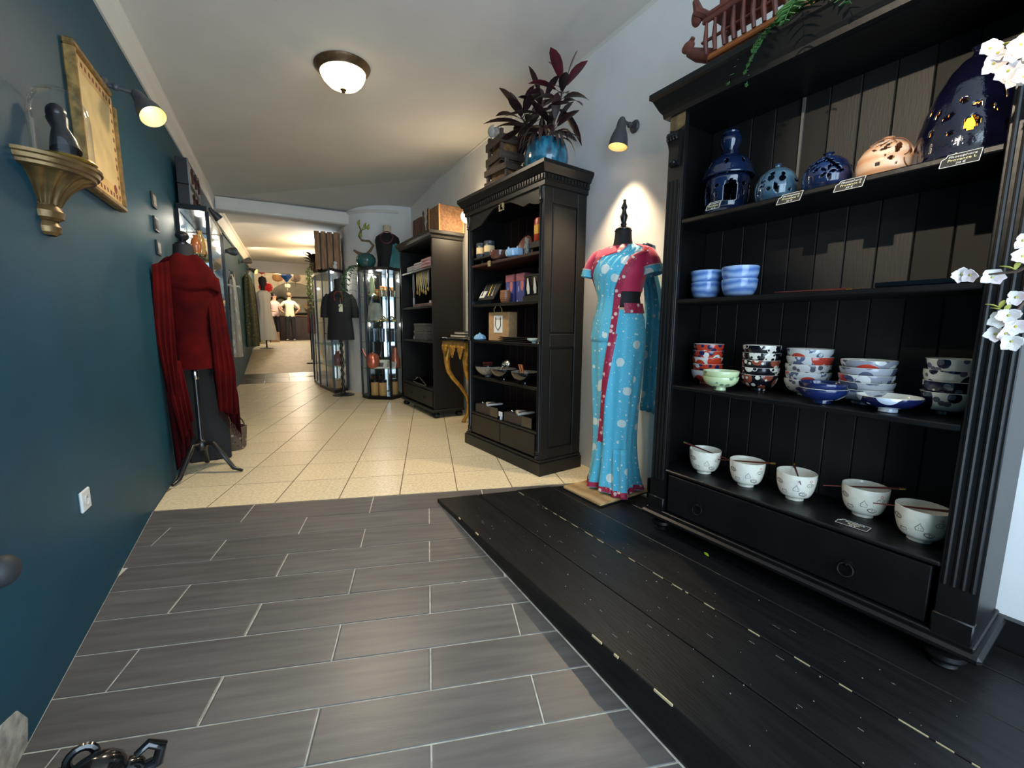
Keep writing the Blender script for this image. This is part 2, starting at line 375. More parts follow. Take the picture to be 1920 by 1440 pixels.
# grey plank tiles on the ramp, running bond
RW, RL, g = .1755, .7035, .0028
for k in range(13):
    v1 = .03 if k == 0 else -RW*k; v0 = -RW*(k+1); off = .55 if k % 2 == 0 else .20
    for q in range(-2, 5):
        u0 = off+RL*q
        poly = [T2W(u0+g, v0+g), T2W(u0+RL-g, v0+g), T2W(u0+RL-g, v1-g), T2W(u0+g, v1-g)]
        pl2 = [(-1, 0, .712), (1, .033, 2.182)]
        if k > 0: pl2.append((PN.x, PN.y, .993))
        poly = clip(poly, pl2)
        if poly and area(poly) > .002: tile_obj(poly, .006, GTILE, ramp_z)
# dark band tiles in the corridor
for q in range(4):
    for r_ in range(2):
        y0_ = 9.255+.42*r_; tile_obj([(-.70+.415*q, y0_), (-.29+.415*q, y0_), (-.29+.415*q, y0_+.41), (-.70+.415*q, y0_+.41)], .006, DTILE, lambda x, y: (y-9.25)*.118)

# low black plank platform on the right
plat = thing('display_platform', 'low black painted plank platform under the tall shelf, beside the grey ramp', 'platform', (0, 0, 0))
WOOD_CHIP = mat('bare wood chips', (206, 186, 140), .8); SPECK = mat('grey paint specks', (138, 134, 126), .8)
nb = [.990, 1.245, 1.495, 1.735, 1.985, 2.150]
end = lambda n: 2.41-.29*(n-.99)
for i in range(len(nb)-1):
    a, b = nb[i]+.002, nb[i+1]-.002; sa = end(a)-.006*(i % 2); sb = end(b)-.006*(i % 2)
    poly = [(a, -1.2), (b, -1.2), (b, sb), (a, sa)]
    mb = MB(); n4 = 4; ins = lambda p: (p[0]+(.003 if p[0] == a else -.003), p[1])
    zt_ = .012+.0012*((i*7) % 3-1)
    mb._add([PM @ Vector((x, y, -.016)) for x, y in poly]+[PM @ Vector((x, y, zt_-.003)) for x, y in poly]+[PM @ Vector((*ins(p), zt_)) for p in poly],
            [(3, 2, 1, 0)]+[(j, (j+1) % 4, 4+(j+1) % 4, 4+j) for j in range(4)]+[(4+j, 4+(j+1) % 4, 8+(j+1) % 4, 8+j) for j in range(4)]+[(8, 9, 10, 11)])
    mb.build('plank', BLACKP, plat)
fb = MB(); pr = [(1.0, -1.2), (1.0, 2.36)]
q0 = [PM @ Vector((n_, s_, 0)) for n_ in (1.0, 1.02) for s_ in (-1.2, 2.36)]
fb._add([(p.x, p.y, ramp_z(p.x, p.y)) for p in q0]+[(p.x, p.y, -.017) for p in q0], [(0, 1, 5, 4), (2, 6, 7, 3), (0, 4, 6, 2), (1, 3, 7, 5), (4, 5, 7, 6), (0, 2, 3, 1)])
fb.build('fascia_board', BLACKP, plat)
# chipped paint along the plank edges and splashes on the boards
cb_ = MB(); rr_ = random.Random(3)
for n_, w_ in ((.9905, .0035), (1.495, .0012)):
    s_ = -.2
    while s_ < 2.2:
        L_ = rr_.uniform(.01, .07)
        if rr_.random() < (.5 if n_ < 1 else .75): cb_.box(n_-.001, n_+w_*rr_.uniform(.35, 1.0)*(.6 if n_ > 1 else 1), s_, s_+L_, .006, .0132, PM)
        s_ += L_+rr_.uniform(.01, .12)
tag(cb_.build('chipped_paint', WOOD_CHIP, plat), kind='stuff'); cb_ = MB()
for _ in range(130):
    n_, s_ = rr_.uniform(1.0, 1.75), rr_.uniform(.1, 2.2); q = rr_.uniform(.0008, .0026)
    if rr_.random() < .25: cb_.box(n_, n_+.0007, s_, s_+rr_.uniform(.01, .03), .0115, .0136, PM)
    else: cb_.lathe([(q, .0115), (q*.8, .0138)], 6, (n_, s_, 0), PM)
ch = cb_.build('paint_specks', SPECK, plat); tag(ch, kind='stuff')
# ------------------------------------------------------------------ the tall black shelf on the platform
BLK = mat('worn black furniture paint', (12, 12, 13), .38, rgb2=(18, 18, 18), scale=7, bump=.06, bscale=40, spec=.35)
BLKM = mat('matt black board', (20, 19, 18), .6, rgb2=(26, 24, 22), scale=4, stretch=(1, 1, .4), bump=.08, bscale=40, spec=.3)
LITB = mat('lamplit black board', (28, 26, 23), .55, rgb2=(23, 21, 20), scale=4, stretch=(4, 4, .5), bump=.08, bscale=40)  # lighter brown tint painted in for spotlight falling on the black boards
IRON = mat('dark iron', (40, 40, 42), .35, metal=.8)
N0, S0, Z0 = 2.02, .84, .012
RZ = R(3.91)
def PW(n, s, z): return tuple(PM @ Vector((n, s, z)))
big = thing('tall_shelf', 'tall black open shelf with fluted pilasters full of ceramics on the platform', 'shelf', PW(N0, S0, Z0), RZ)
off = (-N0, -S0, -Z0)
def bp(mb, name, m=BLK, parent=big, **k): return mb.build(name, m, parent, off if parent is big else None, **k)
bp(MB().bbox(1.86, 2.185, .225, .243, .125, 2.13), 'side_panel'); bp(MB().bbox(1.86, 2.185, 1.437, 1.455, .125, 2.13), 'side_panel')
k = 0; s_ = .245
while s_ < 1.43:
    e_ = min(s_+.109, 1.436); bp(MB().bbox(2.168, 2.184, s_+.0015, e_-.0015, .13, 2.13, .003), 'back_board', LITB if .55 < s_ < .79 or s_ < .35 else BLKM); s_ = e_; k += 1
for z_ in (1.607, 1.223, .790): bp(MB().bbox(1.85, 2.167, .317, 1.363, z_, z_+.021, .004).bbox(1.865, 2.167, .244, 1.436, z_+.001, z_+.020, .002), 'shelf_board')
bp(MB().bbox(1.842, 2.167, .316, 1.364, .346, .363, .005).bbox(1.86, 2.167, .244, 1.436, .340, .3625, .002), 'bottom_board')
bp(MB().box(1.86, 2.184, .244, 1.436, 2.115, 2.135), 'top_board')
bp(MB().box(2.155, 2.166, .992, 1.002, 1.63, 2.11), 'lit_edge', mat('pale batten', (96, 92, 86), .5))  # pale strip added as the highlight of a board edge catching light
for a, b in ((.225, .317), (1.363, 1.455)):
    mb = MB(); mb.bbox(1.845, 1.87, a, b, .125, 2.13, .003)
    for q in range(4):
        c_ = a+.014+q*.0213; mb.tube([(1.845, c_, .30), (1.845, c_, 1.82)], .0065, 8)
    mb.bbox(1.835, 1.87, a-.002, b+.002, .125, .20, .004)
    p_ = bp(mb, 'pilaster', smooth=True)
    cb2 = MB(); mid_ = (a+b)/2
    prof = [(0, 1.88), (.018, 1.885), (.024, 1.90), (.018, 1.915), (.02, 1.95), (.026, 1.98), (.036, 2.0), (.040, 2.02), (.032, 2.035), (.022, 2.04), (0, 2.04)]
    w_ = .034
    cb2.rings([[Vector((1.846-p, mid_-w_*(.65+.35*(z-1.88)/.16), z)) for p, z in prof], [Vector((1.846-p, mid_+w_*(.65+.35*(z-1.88)/.16), z)) for p, z in prof]])
    for q in range(4): cb2.ball((1.810, mid_-.024+q*.016, 2.005), .009, 8, 6, (1, .8, 1.6))
    cb2.ball((1.825, mid_, 1.90), .012, 8, 6)
    cp = cb2.build('carved_corbel', BLK, p_, smooth=True); tag(cp, 'carved acanthus corbel')
    gp = MB(); gp._add([(1.8435, a+.004, 2.125), (1.8435, b-.004, 2.125), (1.8435, b-.004, 2.06), (1.8435, mid_, 2.045), (1.8435, a+.004, 2.06)], [(0, 1, 2, 3, 4)]); gp.build('worn_gold_patch', mat('worn gilding', (140, 116, 76), .5, metal=.3, vary=.4, scale=30), p_)
# cornice: stepped crown
mb = MB(); prof = [(1.845, 2.118), (1.83, 2.12), (1.826, 2.14), (1.815, 2.155), (1.80, 2.185), (1.79, 2.205), (1.778, 2.212), (1.778, 2.236), (1.786, 2.242), (2.18, 2.242), (2.18, 2.118)]
rs = []
for n_, z_ in prof:
    e = max(0, 1.845-n_); rs.append((n_, z_, .225-e-.012, 1.455+e+.012))
mb.rings([[Vector((n_, a, z_)) for n_, z_, a, b in rs], [Vector((n_, b, z_)) for n_, z_, a, b in rs]]); bp(mb, 'cornice')
dr = bp(MB().bbox(1.848, 1.875, .335, 1.345, .140, .338, .003), 'drawer')
for s_ in (.555, 1.163):
    rp = MB(); rp.lathe([(.016, 0), (.016, .003), (.006, .005), (.005, .014), (0, .016)], 12, (0, 0, 0), Matrix(((0, 0, -1, 1.848), (0, 1, 0, s_), (1, 0, 0, .238), (0, 0, 0, 1))))
    rp.torus((1.834, s_, .217), .024, .0032, 24, 8, Matrix(((.25, 0, -.97, 0), (0, 1, 0, 0), (.97, 0, .25, 0), (0, 0, 0, 1)))); rp.build('ring_pull', IRON, dr, smooth=True)
mb = MB(); mb.bbox(1.812, 2.18, .195, 1.485, .088, .118, .010).bbox(1.835, 2.18, .215, 1.465, .116, .132, .004); bp(mb, 'base_moulding')
for n_ in (1.885, 2.13):
    for s_ in (.285, 1.395):
        bp(MB().lathe([(.030, .012), (.036, .018), (.028, .026), (.044, .036), (.054, .050), (.052, .064), (.036, .074), (.034, .088)], 20, (n_, s_, 0)), 'bun_foot', smooth=True)

# ---------------- pierced ceramics
def pierced(name, prof, holes, m, parent, seg=110, th=.004, mi=None):
    """lathe with real cut-outs: faces whose centre lies inside a hole are left away; shell gets thickness"""
    # resample the profile
    P = [Vector((r, z, 0)) for r, z in prof]; L = [0]
    for a, b in zip(P, P[1:]): L.append(L[-1]+(b-a).length)
    N = 56; out = []
    for i in range(N+1):
        t = L[-1]*i/N; j = max(q for q in range(len(L)) if L[q] <= t+1e-9); j = min(j, len(P)-2); f = (t-L[j])/max(1e-9, L[j+1]-L[j]); out.append(P[j].lerp(P[j+1], f))
    mb = MB(); vs_ = [(max(p.x, .0005)*math.cos(2*PI*k/seg), max(p.x, .0005)*math.sin(2*PI*k/seg), p.y) for p in out for k in range(seg)]; fs = []
    for i in range(N):
        z = (out[i].y+out[i+1].y)/2; r = (out[i].x+out[i+1].x)/2
        for k in range(seg):
            a = 2*PI*(k+.5)/seg
            if any(h(a, z, r) for h in holes): continue
            fs.append((i*seg+k, i*seg+(k+1) % seg, (i+1)*seg+(k+1) % seg, (i+1)*seg+k))
    mb._add(vs_, fs); o = mb.build(name, m, parent, smooth=True, sharp=50, fixn=False)
    md = o.modifiers.new('shell', 'SOLIDIFY'); md.thickness = th; md.offset = -1
    return o
def leafhole(a0, z0, L, W, ang):
    ca, sa = math.cos(ang), math.sin(ang)
    def f(a, z, r):
        d = (a-a0+PI) % (2*PI)-PI; x, y = d*r, z-z0; u, v = x*ca+y*sa, -x*sa+y*ca
        return abs(u) < L/2 and abs(v) < W/2*(1-(2*u/L)**2)
    return f
def roundhole(a0, z0, q):
    return lambda a, z, r: (((a-a0+PI) % (2*PI)-PI)*r)**2+(z-z0)**2 < q*q
def archhole(a0, z0, w, h_):
    def f(a, z, r):
        d = abs(((a-a0+PI) % (2*PI)-PI)*r); y = z-z0
        if y < 0 or y > h_: return False
        return d < w/2*(1.0 if y < h_*.55 else (.55+.45*math.cos(PI*(y-h_*.55)/(h_*.9)) if y < h_*.85 else max(0, 1-y/h_)*2.2))
    return f
TOC = R(205)      # direction from the shelf toward the room, in shelf coordinates
BLUEG = mat('cobalt glaze', (20, 36, 68), .08, rgb2=(10, 16, 34), scale=9, coat=.8)
TEALG = mat('mottled teal glaze', (72, 104, 122), .08, rgb2=(36, 62, 88), scale=16, coat=.8)
NAVYG = mat('navy glaze', (14, 16, 44), .06, rgb2=(10, 10, 26), scale=10, coat=.6, bump=.5, bscale=22)
COBB = mat('deep blue glaze', (26, 46, 88), .08, rgb2=(15, 25, 54), scale=12, coat=.8)
TERRA = bands('terracotta slip', (236, 200, 168), (216, 160, 120), 7, 'Z', .35, 3, .3)
CANDLE = mat('candle wax', (214, 178, 130), .5)
ZA = 1.628
def ceramic(name, label, n, s, cat='lantern'): return thing(name, label, cat, PW(n, s, ZA), RZ, 'pierced ceramic lanterns')
t = ceramic('ceramic_lantern', 'tall cobalt blue ceramic lantern with domed lid and round finial', 2.01, 1.235)
body = [(.060, 0), (.100, .004), (.104, .018), (.098, .030), (.090, .040), (.092, .055), (.096, .10), (.096, .17), (.094, .182)]
hs = []
for q in range(5): hs.append(archhole(TOC+q*2*PI/5+.25, .062, .052, .098))
for q in range(5):
    hs.append(leafhole(TOC+q*2*PI/5+.25+PI/5, .135, .022, .018, PI/2)); hs.append(leafhole(TOC+q*2*PI/5+.25+PI/5, .095, .03, .014, PI/2))
pierced('lantern_body', body, hs, BLUEG, t)
lid = [(.112, .180), (.115, .186), (.110, .196), (.102, .222), (.086, .252), (.062, .276), (.040, .288), (.030, .294)]
pierced('lantern_lid', lid, [leafhole(TOC+q*2*PI/8, .235, .034, .014, PI/2) for q in range(8)], BLUEG, t)
MB().lathe([(.034, .290), (.040, .296), (.030, .304), (.036, .315), (.046, .336), (.047, .356), (.040, .374), (.034, .380), (.036, .386), (.022, .400), (0, .404)], 28).build('finial', BLUEG, t, smooth=True)
MB().lathe([(.018, .004), (.018, .07), (.004, .073), (0, .082)], 12).build('candle', CANDLE, t, smooth=True)
def ballprof(Rr, H_, neck): return [(Rr*.55, 0), (Rr*.78, H_*.06), (Rr*.95, H_*.22), (Rr, H_*.40), (Rr*.95, H_*.58), (Rr*.78, H_*.75), (Rr*.52, H_*.87), (neck*1.1, H_*.92), (neck*.8, H_*.96), (neck*.9, H_*.985), (neck*1.5, H_), (neck*1.2, H_*1.02)]
t = ceramic('ceramic_ball_lantern', 'small mottled teal pierced ceramic ball lantern', 2.0, 1.005)
hs = [roundhole(TOC-.28, .105, .014), roundhole(TOC-.22, .125, .010), roundhole(TOC+.30, .098, .013), roundhole(TOC+.36, .118, .009), leafhole(TOC+.02, .062, .05, .016, 1.9), roundhole(TOC-.32, .06, .008), roundhole(TOC+.7, .05, .007), roundhole(TOC-.85, .05, .006)]
hs += [leafhole(TOC-.75+.16*(q % 2), .075+.02*(q//2), .018, .008, .5+q) for q in range(5)] + [leafhole(TOC+1.1+.2*q, .09, .03, .012, q) for q in range(12)]
pierced('ball_body', ballprof(.083, .172, .012), hs, TEALG, t)
t = ceramic('ceramic_ball_lantern', 'small deep blue pierced ceramic ball lantern with leaf cut-outs', 2.0, .815)
hs = [leafhole(TOC+.5-.12*q, .07+.011*q, .032, .011, -.7 if q % 2 else .35) for q in range(7)] + [leafhole(TOC-.05+.2*math.cos(q*1.26), .07+.018*math.sin(q*1.26), .026, .010, q*1.26) for q in range(5)] + [leafhole(TOC-.5-.2*q, .085+.01*q, .03, .01, .6) for q in range(6)]+[leafhole(TOC-.2, .125, .03, .01, 1.2), leafhole(TOC-.45, .115, .03, .01, .5), roundhole(TOC-.7, .115, .007)]+[leafhole(TOC+1.2+.2*q, .09, .03, .012, q) for q in range(12)]
pierced('ball_body', ballprof(.084, .158, .014), hs, COBB, t)
t = ceramic('ceramic_ball_lantern', 'cream and orange terracotta pierced ball lantern', 2.0, .632)
hs = [leafhole(TOC+.28, .098, .052, .020, 1.1), leafhole(TOC+.78, .085, .035, .016, 1.2), leafhole(TOC-.10, .112, .032, .011, .7), leafhole(TOC-.30, .120, .030, .010, .8), leafhole(TOC-.22, .098, .034, .012, .1), leafhole(TOC-.55, .118, .026, .009, .3), leafhole(TOC-.62, .100, .024, .008, -.4), roundhole(TOC+.02, .062, .008), roundhole(TOC-.40, .048, .007), roundhole(TOC-.18, .072, .0045), roundhole(TOC+.22, .042, .004), leafhole(TOC-.45, .136, .02, .007, .4)]+[leafhole(TOC+1.3+.2*q, .09, .03, .012, q) for q in range(11)]
bb_ = pierced('ball_body', ballprof(.085, .152, .013), hs, TERRA, t)
vn = MB()
for (a0, z0_, rad, a1, a2) in ((TOC+.30, .098, .034, -1.2, 1.9), (TOC-.38, .085, .05, .6, 2.4), (TOC+.80, .060, .03, 3.2, 5.4)):
    pth = []
    for q in range(14):
        th = a1+(a2-a1)*q/13; z_ = z0_+rad*math.sin(th); rr0 = .0855*math.sqrt(max(.05, 1-((z_-.061)/.095)**2)); aa = a0+rad*math.cos(th)/max(.03, rr0); pth.append((rr0*math.cos(aa), rr0*math.sin(aa), z_))
    vn.tube(pth, .0017, 5)
vn.build('vine_line', mat('brown slip line', (130, 74, 44), .5), t)
t = ceramic('ceramic_dome_lantern', 'large dark navy pierced ceramic dome with orange candle glow', 2.03, .435)
prof = [(.118, 0), (.134, .004), (.138, .014), (.134, .022), (.132, .03), (.130, .07), (.122, .12), (.108, .18), (.088, .24), (.064, .29), (.036, .325), (.016, .338), (.012, .352), (.020, .362), (.004, .366)]
hs = [leafhole(TOC-.20, .098, .050, .036, 1.45), roundhole(TOC+.50, .085, .008), roundhole(TOC+.46, .068, .005), roundhole(TOC-.55, .082, .0065), roundhole(TOC-.98, .10, .006)]
for q in range(9): hs.append(leafhole(TOC+1.0-.28*q, .135+.02*(q % 3), .032, .010, .6+.5*q))
hs += [archhole(TOC+PI+q*1.2, .08, .03, .05) for q in range(-1, 2)]
pierced('dome_body', prof, hs, NAVYG, t)
MB().lathe([(.022, .004), (.022, .100), (.004, .104), (0, .105)], 14).build('candle', CANDLE, t, smooth=True)
MB().lathe([(.001, .104), (.014, .118), (.013, .135), (0, .168)], 12).build('flame', mat('candle flame', (255, 150, 24), .5, emit=14), t, smooth=True)
fl = light('candle_light', 'POINT', PW(2.03, .435, ZA+.185), .5, (1.0, .5, .12), .012); fl.parent = None

# ---------------- price cards on the shelf edges
CARD = mat('dark slate card', (48, 44, 40), .6); GOLDT = mat('pale gold print', (226, 214, 160), .5); WHT = mat('white print', (214, 210, 200), .5)
def price_card(n, s, z, l2, tilt, label, w=.085, h_=.048):
    t = thing('price_card', label, 'price card', PW(n, s, z), RZ, 'price cards on the tall shelf')
    # card stands leaning back: local frame x -> -s (reading direction), y -> up
    M_ = Matrix(((0, math.sin(tilt), -math.cos(tilt), 0), (-1, 0, 0, 0), (0, math.cos(tilt), math.sin(tilt), 0), (0, 0, 0, 1)))
    mb = MB(); mb.prism([(-w/2, -h_/2), (w/2, -h_/2), (w/2, h_/2), (-w/2+.012, h_/2), (-w/2+.009, h_/2-.012), (-w/2, h_/2-.016)], 0, .0015, M_); mb.build('card', CARD, t)
    fr = MB(); b_ = .0016
    for x0, x1, y0_, y1_ in ((-w/2, w/2, -h_/2, -h_/2+b_), (-w/2+.012, w/2, h_/2-b_, h_/2), (-w/2, -w/2+b_, -h_/2, h_/2-.016), (w/2-b_, w/2, -h_/2, h_/2)): fr.box(x0, x1, y0_, y1_, .0014, .0022, M_)
    fr.tube([M_ @ Vector((-w/2+.012, h_/2-.001, .0018)), M_ @ Vector((-w/2+.009, h_/2-.012, .0018)), M_ @ Vector((-w/2+.001, h_/2-.016, .0018))], .001, 5)
    fr.build('card_border', WHT, t)
    eu = M_.to_euler()
    for txt, sz, y_, mm in (('Photophore', .0125, .012, WHT), (l2, .0135, -.001, GOLDT), ('30 \u20ac', .0115, -.0145, WHT)):
        text_part('lettering', txt, sz, mm, t, tuple(M_ @ Vector((.003, y_, .0018))), eu)
    return t
price_card(1.838, 1.188, 1.650, 'Fontaine S', .45, 'small price card leaning on the tall cobalt lantern', .065, .040)
price_card(1.836, .868, 1.606, 'Provence S', .55, 'price card on the shelf edge between the two blue ball lanterns')
price_card(1.836, .675, 1.606, 'Provence S', .55, 'price card on the shelf edge below the terracotta ball lantern')
price_card(1.836, .402, 1.606, 'Provence L', .55, 'price card on the shelf edge below the large navy dome')
t = price_card(1.912, .572, .3655, 'Ramen', 1.5, 'faded card lying flat before the white noodle bowls', .10, .045)
# ------------------------------------------------------------------ bowls
CREAM = mat('cream glaze', (238, 232, 214), .15, coat=.5); CREAM2 = mat('warm cream glaze', (240, 234, 216), .2, coat=.4, vary=.05, scale=40)
def bowl_mesh(Rr, H_, foot, mo, mi, shape=.55, fh=.012, name='bowl'):
    """outer wall, rim, inner wall; two materials"""
    mb = MB(); n = 9; outer = [(foot*.82, fh)]
    for i in range(n+1):
        t = i/n; outer.append((foot+(Rr-foot)*(math.sin(t*PI/2)**shape), fh+(H_-fh)*(t**1.25)))
    mb.cur = 0; mb.lathe(outer, 36, cap=False); mb.cur = 1
    th = .0035; inner = [(Rr, H_), (Rr-.0015, H_+.0012), (Rr-th, H_)]+[(max(r-th, .001), z+th*.6) for r, z in reversed(outer[1:-1])]+[(.0005, fh+th)]
    mb.lathe(inner, 36, cap=False)
    return mb
def make_bowl(name, label, cat, n, s, z, Rr, H_, foot, mo, mi, group, shape=.55, fh=.012, rz=0, footm=None):
    mb = bowl_mesh(Rr, H_, foot, mo, mi, shape, fh)
    o = mb.build(name, [mo, mi], None, PW(n, s, z), (0, 0, rz), smooth=True, sharp=60); tag(o, label, cat, group)
    MB().lathe([(foot*.80, 0), (foot*.86, .001), (foot*.84, fh+.002), (foot*.7, fh+.002), (foot*.70, .001), (foot*.80, 0)], 28, cap=False).build('foot_ring', footm or mo, o, smooth=True)
    return o
ORD = ['topmost', 'second from the top', 'third from the top', 'fourth from the top', 'fifth from the top']
# shelf two: two pairs of nested blue bowls
BLB = bands('brushed blue rings', (92, 130, 196), (164, 192, 232), 9, 'Z', .2, 3.5, .5); BLI = mat('pale blue glaze', (176, 200, 230), .15, coat=.5)
for k_, (n_, s_, R_) in enumerate(((2.03, 1.325, .075), (2.02, 1.145, .081))):
    for j in range(2):
        make_bowl('deep_bowl', ('upper' if j else 'lower')+' blue ringed bowl of the '+('left' if k_ == 0 else 'right')+' pair on the shelf', 'bowl', n_, s_, 1.2435+j*.058, R_-.003*(1-j), .088, R_*.5, BLB, BLI, 'blue ringed bowls', .42, .010, j*1.3+k_)
STICK = mat('red brown lacquered wood', (104, 44, 34), .3, coat=.3, vary=.2, scale=20); GOLDM = mat('gold ferrule', (214, 180, 96), .25, metal=.9)
def chopstick(label, p0, p1, group='loose chopsticks', r0=.005, r1=.0022, tip=True):
    p0, p1 = Vector(p0), Vector(p1); t = thing('chopstick', label, 'chopstick', tuple(p0), 0, group); d = p1-p0
    MB().tube([d*0, d*.5, d], [r0, (r0+r1)/2, r1], 7).build('stick', STICK, t, smooth=True)
    if tip: MB().tube([d*-.004, d*.07], [r0*1.08, r0*1.06], 7).build('ferrule', GOLDM, t, smooth=True)
    return t
chopstick('front one of the brown chopsticks lying flat between blue bowls and black tray', PW(1.90, .655, 1.2475), PW(1.95, .90, 1.2455))
chopstick('back one of the brown chopsticks lying flat between blue bowls and black tray', PW(1.93, .64, 1.2475), PW(1.97, .875, 1.2455))
chopstick('brown chopstick lying crosswise on the two others, middle shelf', PW(1.99, .70, 1.257), PW(1.91, .93, 1.254), tip=False)
t = thing('lacquer_tray', 'flat black lacquer tray at the right end of the middle shelf', 'tray', PW(1.99, .47, 1.2435), RZ)
LACQ = mat('black lacquer', (8, 8, 9), .08, coat=1)
MB().bbox(-.09, .09, -.12, .12, 0, .008, .003).build('tray_base', LACQ, t); MB().box(-.09, .09, -.12, -.112, .008, .022).box(-.09, .09, .112, .12, .008, .022).box(-.09, -.082, -.112, .112, .008, .022).box(.082, .09, -.112, .112, .008, .022).build('tray_rim', LACQ, t)
# shelf three: nested stacks
def stack(n, s, R_, H_, foot, step, mats, desc, place, sh=.62, mi=CREAM):
    N = len(mats)
    for j, mm in enumerate(mats):      # j = 0 lowest
        make_bowl('rice_bowl', ORD[N-1-j]+' of the '+desc+' '+place, 'bowl', n+.002*math.sin(j*2.1+s*9), s+.002*math.cos(j*2.7), .8125+j*step, R_, H_, foot, mm, mi, 'stack of '+desc, sh, .012, j*1.9)
RED = spots('red glaze print', (206, 66, 40), [((238, 230, 220), 18, .42, .3, None), ((40, 40, 84), 26, .36, 1.1, None)], .2, .5)
REDW = spots('red and white print', (232, 222, 214), [((206, 66, 40), 14, .55, .7, None), ((44, 44, 90), 22, .38, 2.2, None)], .2, .5)
stack(2.06, 1.305, .074, .072, .034, .034, [REDW, RED, REDW, RED, RED], 'red and white bowls', 'at the far left', .62, CREAM)
BLP = spots('black print', (18, 17, 24), [((150, 74, 54), 18, .46, .5, None), ((236, 226, 206), 34, .34, 1.4, None)], .2, .5)
BLP2 = spots('black and white print', (16, 16, 24), [((236, 230, 214), 20, .52, 2.6, None), ((16, 16, 24), 44, .36, .6, None)], .2, .5)
stack(2.06, 1.035, .080, .076, .036, .034, [BLP, BLP2, BLP, BLP2, BLP2], 'black flowered bowls', 'right of the red ones', .62)
WHP = spots('white and grey print', (214, 214, 212), [((92, 104, 134), 22, .50, .4, None), ((214, 214, 212), 50, .4, .1, None), ((198, 70, 54), 12, .40, 1.9, None)], .2, .5)
WHP2 = spots('white dotted print', (216, 214, 208), [((90, 92, 104), 40, .40, 2.4, None)], .2, .5)
stack(2.085, .845, .086, .072, .040, .033, [WHP2, WHP, WHP2, WHP, WHP], 'white bowls with red leaves', 'in the middle')
GRP = spots('grey blue print', (150, 154, 166), [((226, 226, 226), 20, .48, .9, None), ((198, 64, 48), 10, .40, 2.3, None), ((70, 80, 110), 26, .38, 3.1, None)], .2, .5)
GRP2 = spots('grey wave print', (178, 180, 188), [((84, 92, 116), 22, .50, 1.9, None)], .2, .5)
stack(2.05, .628, .088, .060, .042, .028, [GRP2, GRP2, GRP, GRP2, GRP], 'grey blue bowls with red suns', 'behind the navy bowl')
NVP = spots('navy and cream print', (222, 218, 200), [((18, 18, 42), 11, .56, .2, None), ((90, 92, 100), 30, .30, 1.3, None)], .2, .5)
stack(2.05, .395, .072, .078, .034, .038, [NVP, NVP, NVP, NVP], 'navy and cream bowls', 'at the right end')
GRN = spots('pale green print', (198, 214, 164), [((116, 140, 110), 30, .33, .6, None)], .2, .5); GRNI = mat('pale green glaze', (206, 220, 176), .15, coat=.5)
for j in range(2):
    b_ = make_bowl('rice_bowl', ('upper' if j else 'lower')+' of two pale green bowls in front of the red stack', 'bowl', 1.895, 1.128, .8125+j*.026, .078, .066, .030, GRN, GRNI, 'pale green bowls', .7, .016, j)
    if j == 0: text_part('painted_characters', '\u4e03\u798f', .022, mat('grey blue paint', (92, 112, 132), .4), b_, (-.066, -.012, .045), (R(68), 0, R(-80)))
NBL = mat('deep navy glaze', (26, 40, 88), .12, coat=.6, rgb2=(18, 28, 66), scale=8); NBW = spots('navy with white leaves', (24, 38, 86), [((224, 224, 226), 9, .40, .85, None)], .15, .5)
for j in range(2):
    make_bowl('rice_bowl', ('upper' if j else 'lower')+' of two dark blue bowls with white rims before the white stack', 'bowl', 1.925, .722, .8125+j*.022, .082, .060, .036, NBW if j == 0 else NBL, NBL if j else CREAM, 'dark blue bowls', .7, .014, 2.2)
NVF = spots('navy with pale fans', (20, 26, 66), [((196, 206, 220), 10, .36, 1.6, None), ((240, 236, 224), 12, .22, .2, None)], .15, .5)
make_bowl('rice_bowl', 'wide navy bowl with cream inside and pale fan print, front right', 'bowl', 1.93, .520, .8125, .092, .056, .034, NVF, CREAM, 'wide navy bowl', .75, .014, 1.0)
# shelf four: five white noodle bowls with chopsticks through the rim
INK = mat('grey ink', (70, 64, 60), .6); PINK = mat('pink ink', (206, 140, 130), .6)
def doodle_paths():
    ov = lambda x, y, a, b, n=14, r_=0: [(x+a*math.cos(2*PI*i/n)*math.cos(r_)-b*math.sin(2*PI*i/n)*math.sin(r_), y+a*math.cos(2*PI*i/n)*math.sin(r_)+b*math.sin(2*PI*i/n)*math.cos(r_)) for i in range(n+1)]
    dr_ = []
    for (x, y, k) in ((-.055, .086, 0), (.012, .064, 1), (.062, .086, 2), (-.034, .046, 3), (.040, .044, 0), (-.11, .060, 1), (.11, .068, 3)):
        if k == 0: dr_ += [ov(x, y, .016, .009, r_=-.2), ov(x-.002, y-.001, .012, .006, r_=-.2), [(x, y+.004), (x, y-.004)]]
        elif k == 1: dr_ += [[(x-.010, y-.008), (x-.011, y+.002), (x-.004, y+.011), (x+.001, y+.020), (x+.003, y+.011), (x+.010, y+.003), (x+.010, y-.008), (x-.010, y-.008)], [(x-.003, y), (x-.0025, y+.001)], [(x+.004, y), (x+.0045, y+.001)]]
        elif k == 2: dr_ += [ov(x, y, .013, .008, r_=.1), [(x-.005, y-.002), (x-.002, y+.003)], [(x+.003, y-.002), (x+.006, y+.002)]]
        else: dr_ += [[(x-.012, y-.004), (x-.008, y+.006), (x, y+.004), (x+.008, y+.007), (x+.012, y-.003), (x, y-.008), (x-.012, y-.004)]]
    return dr_
BH = .122
spec_b = [(1.975, 1.228), (1.98, 1.015), (2.005, .815), (2.06, .590), (1.985, .402)]
names5 = ['far left', 'second from the left', 'middle', 'second from the right', 'far right']
proto = None
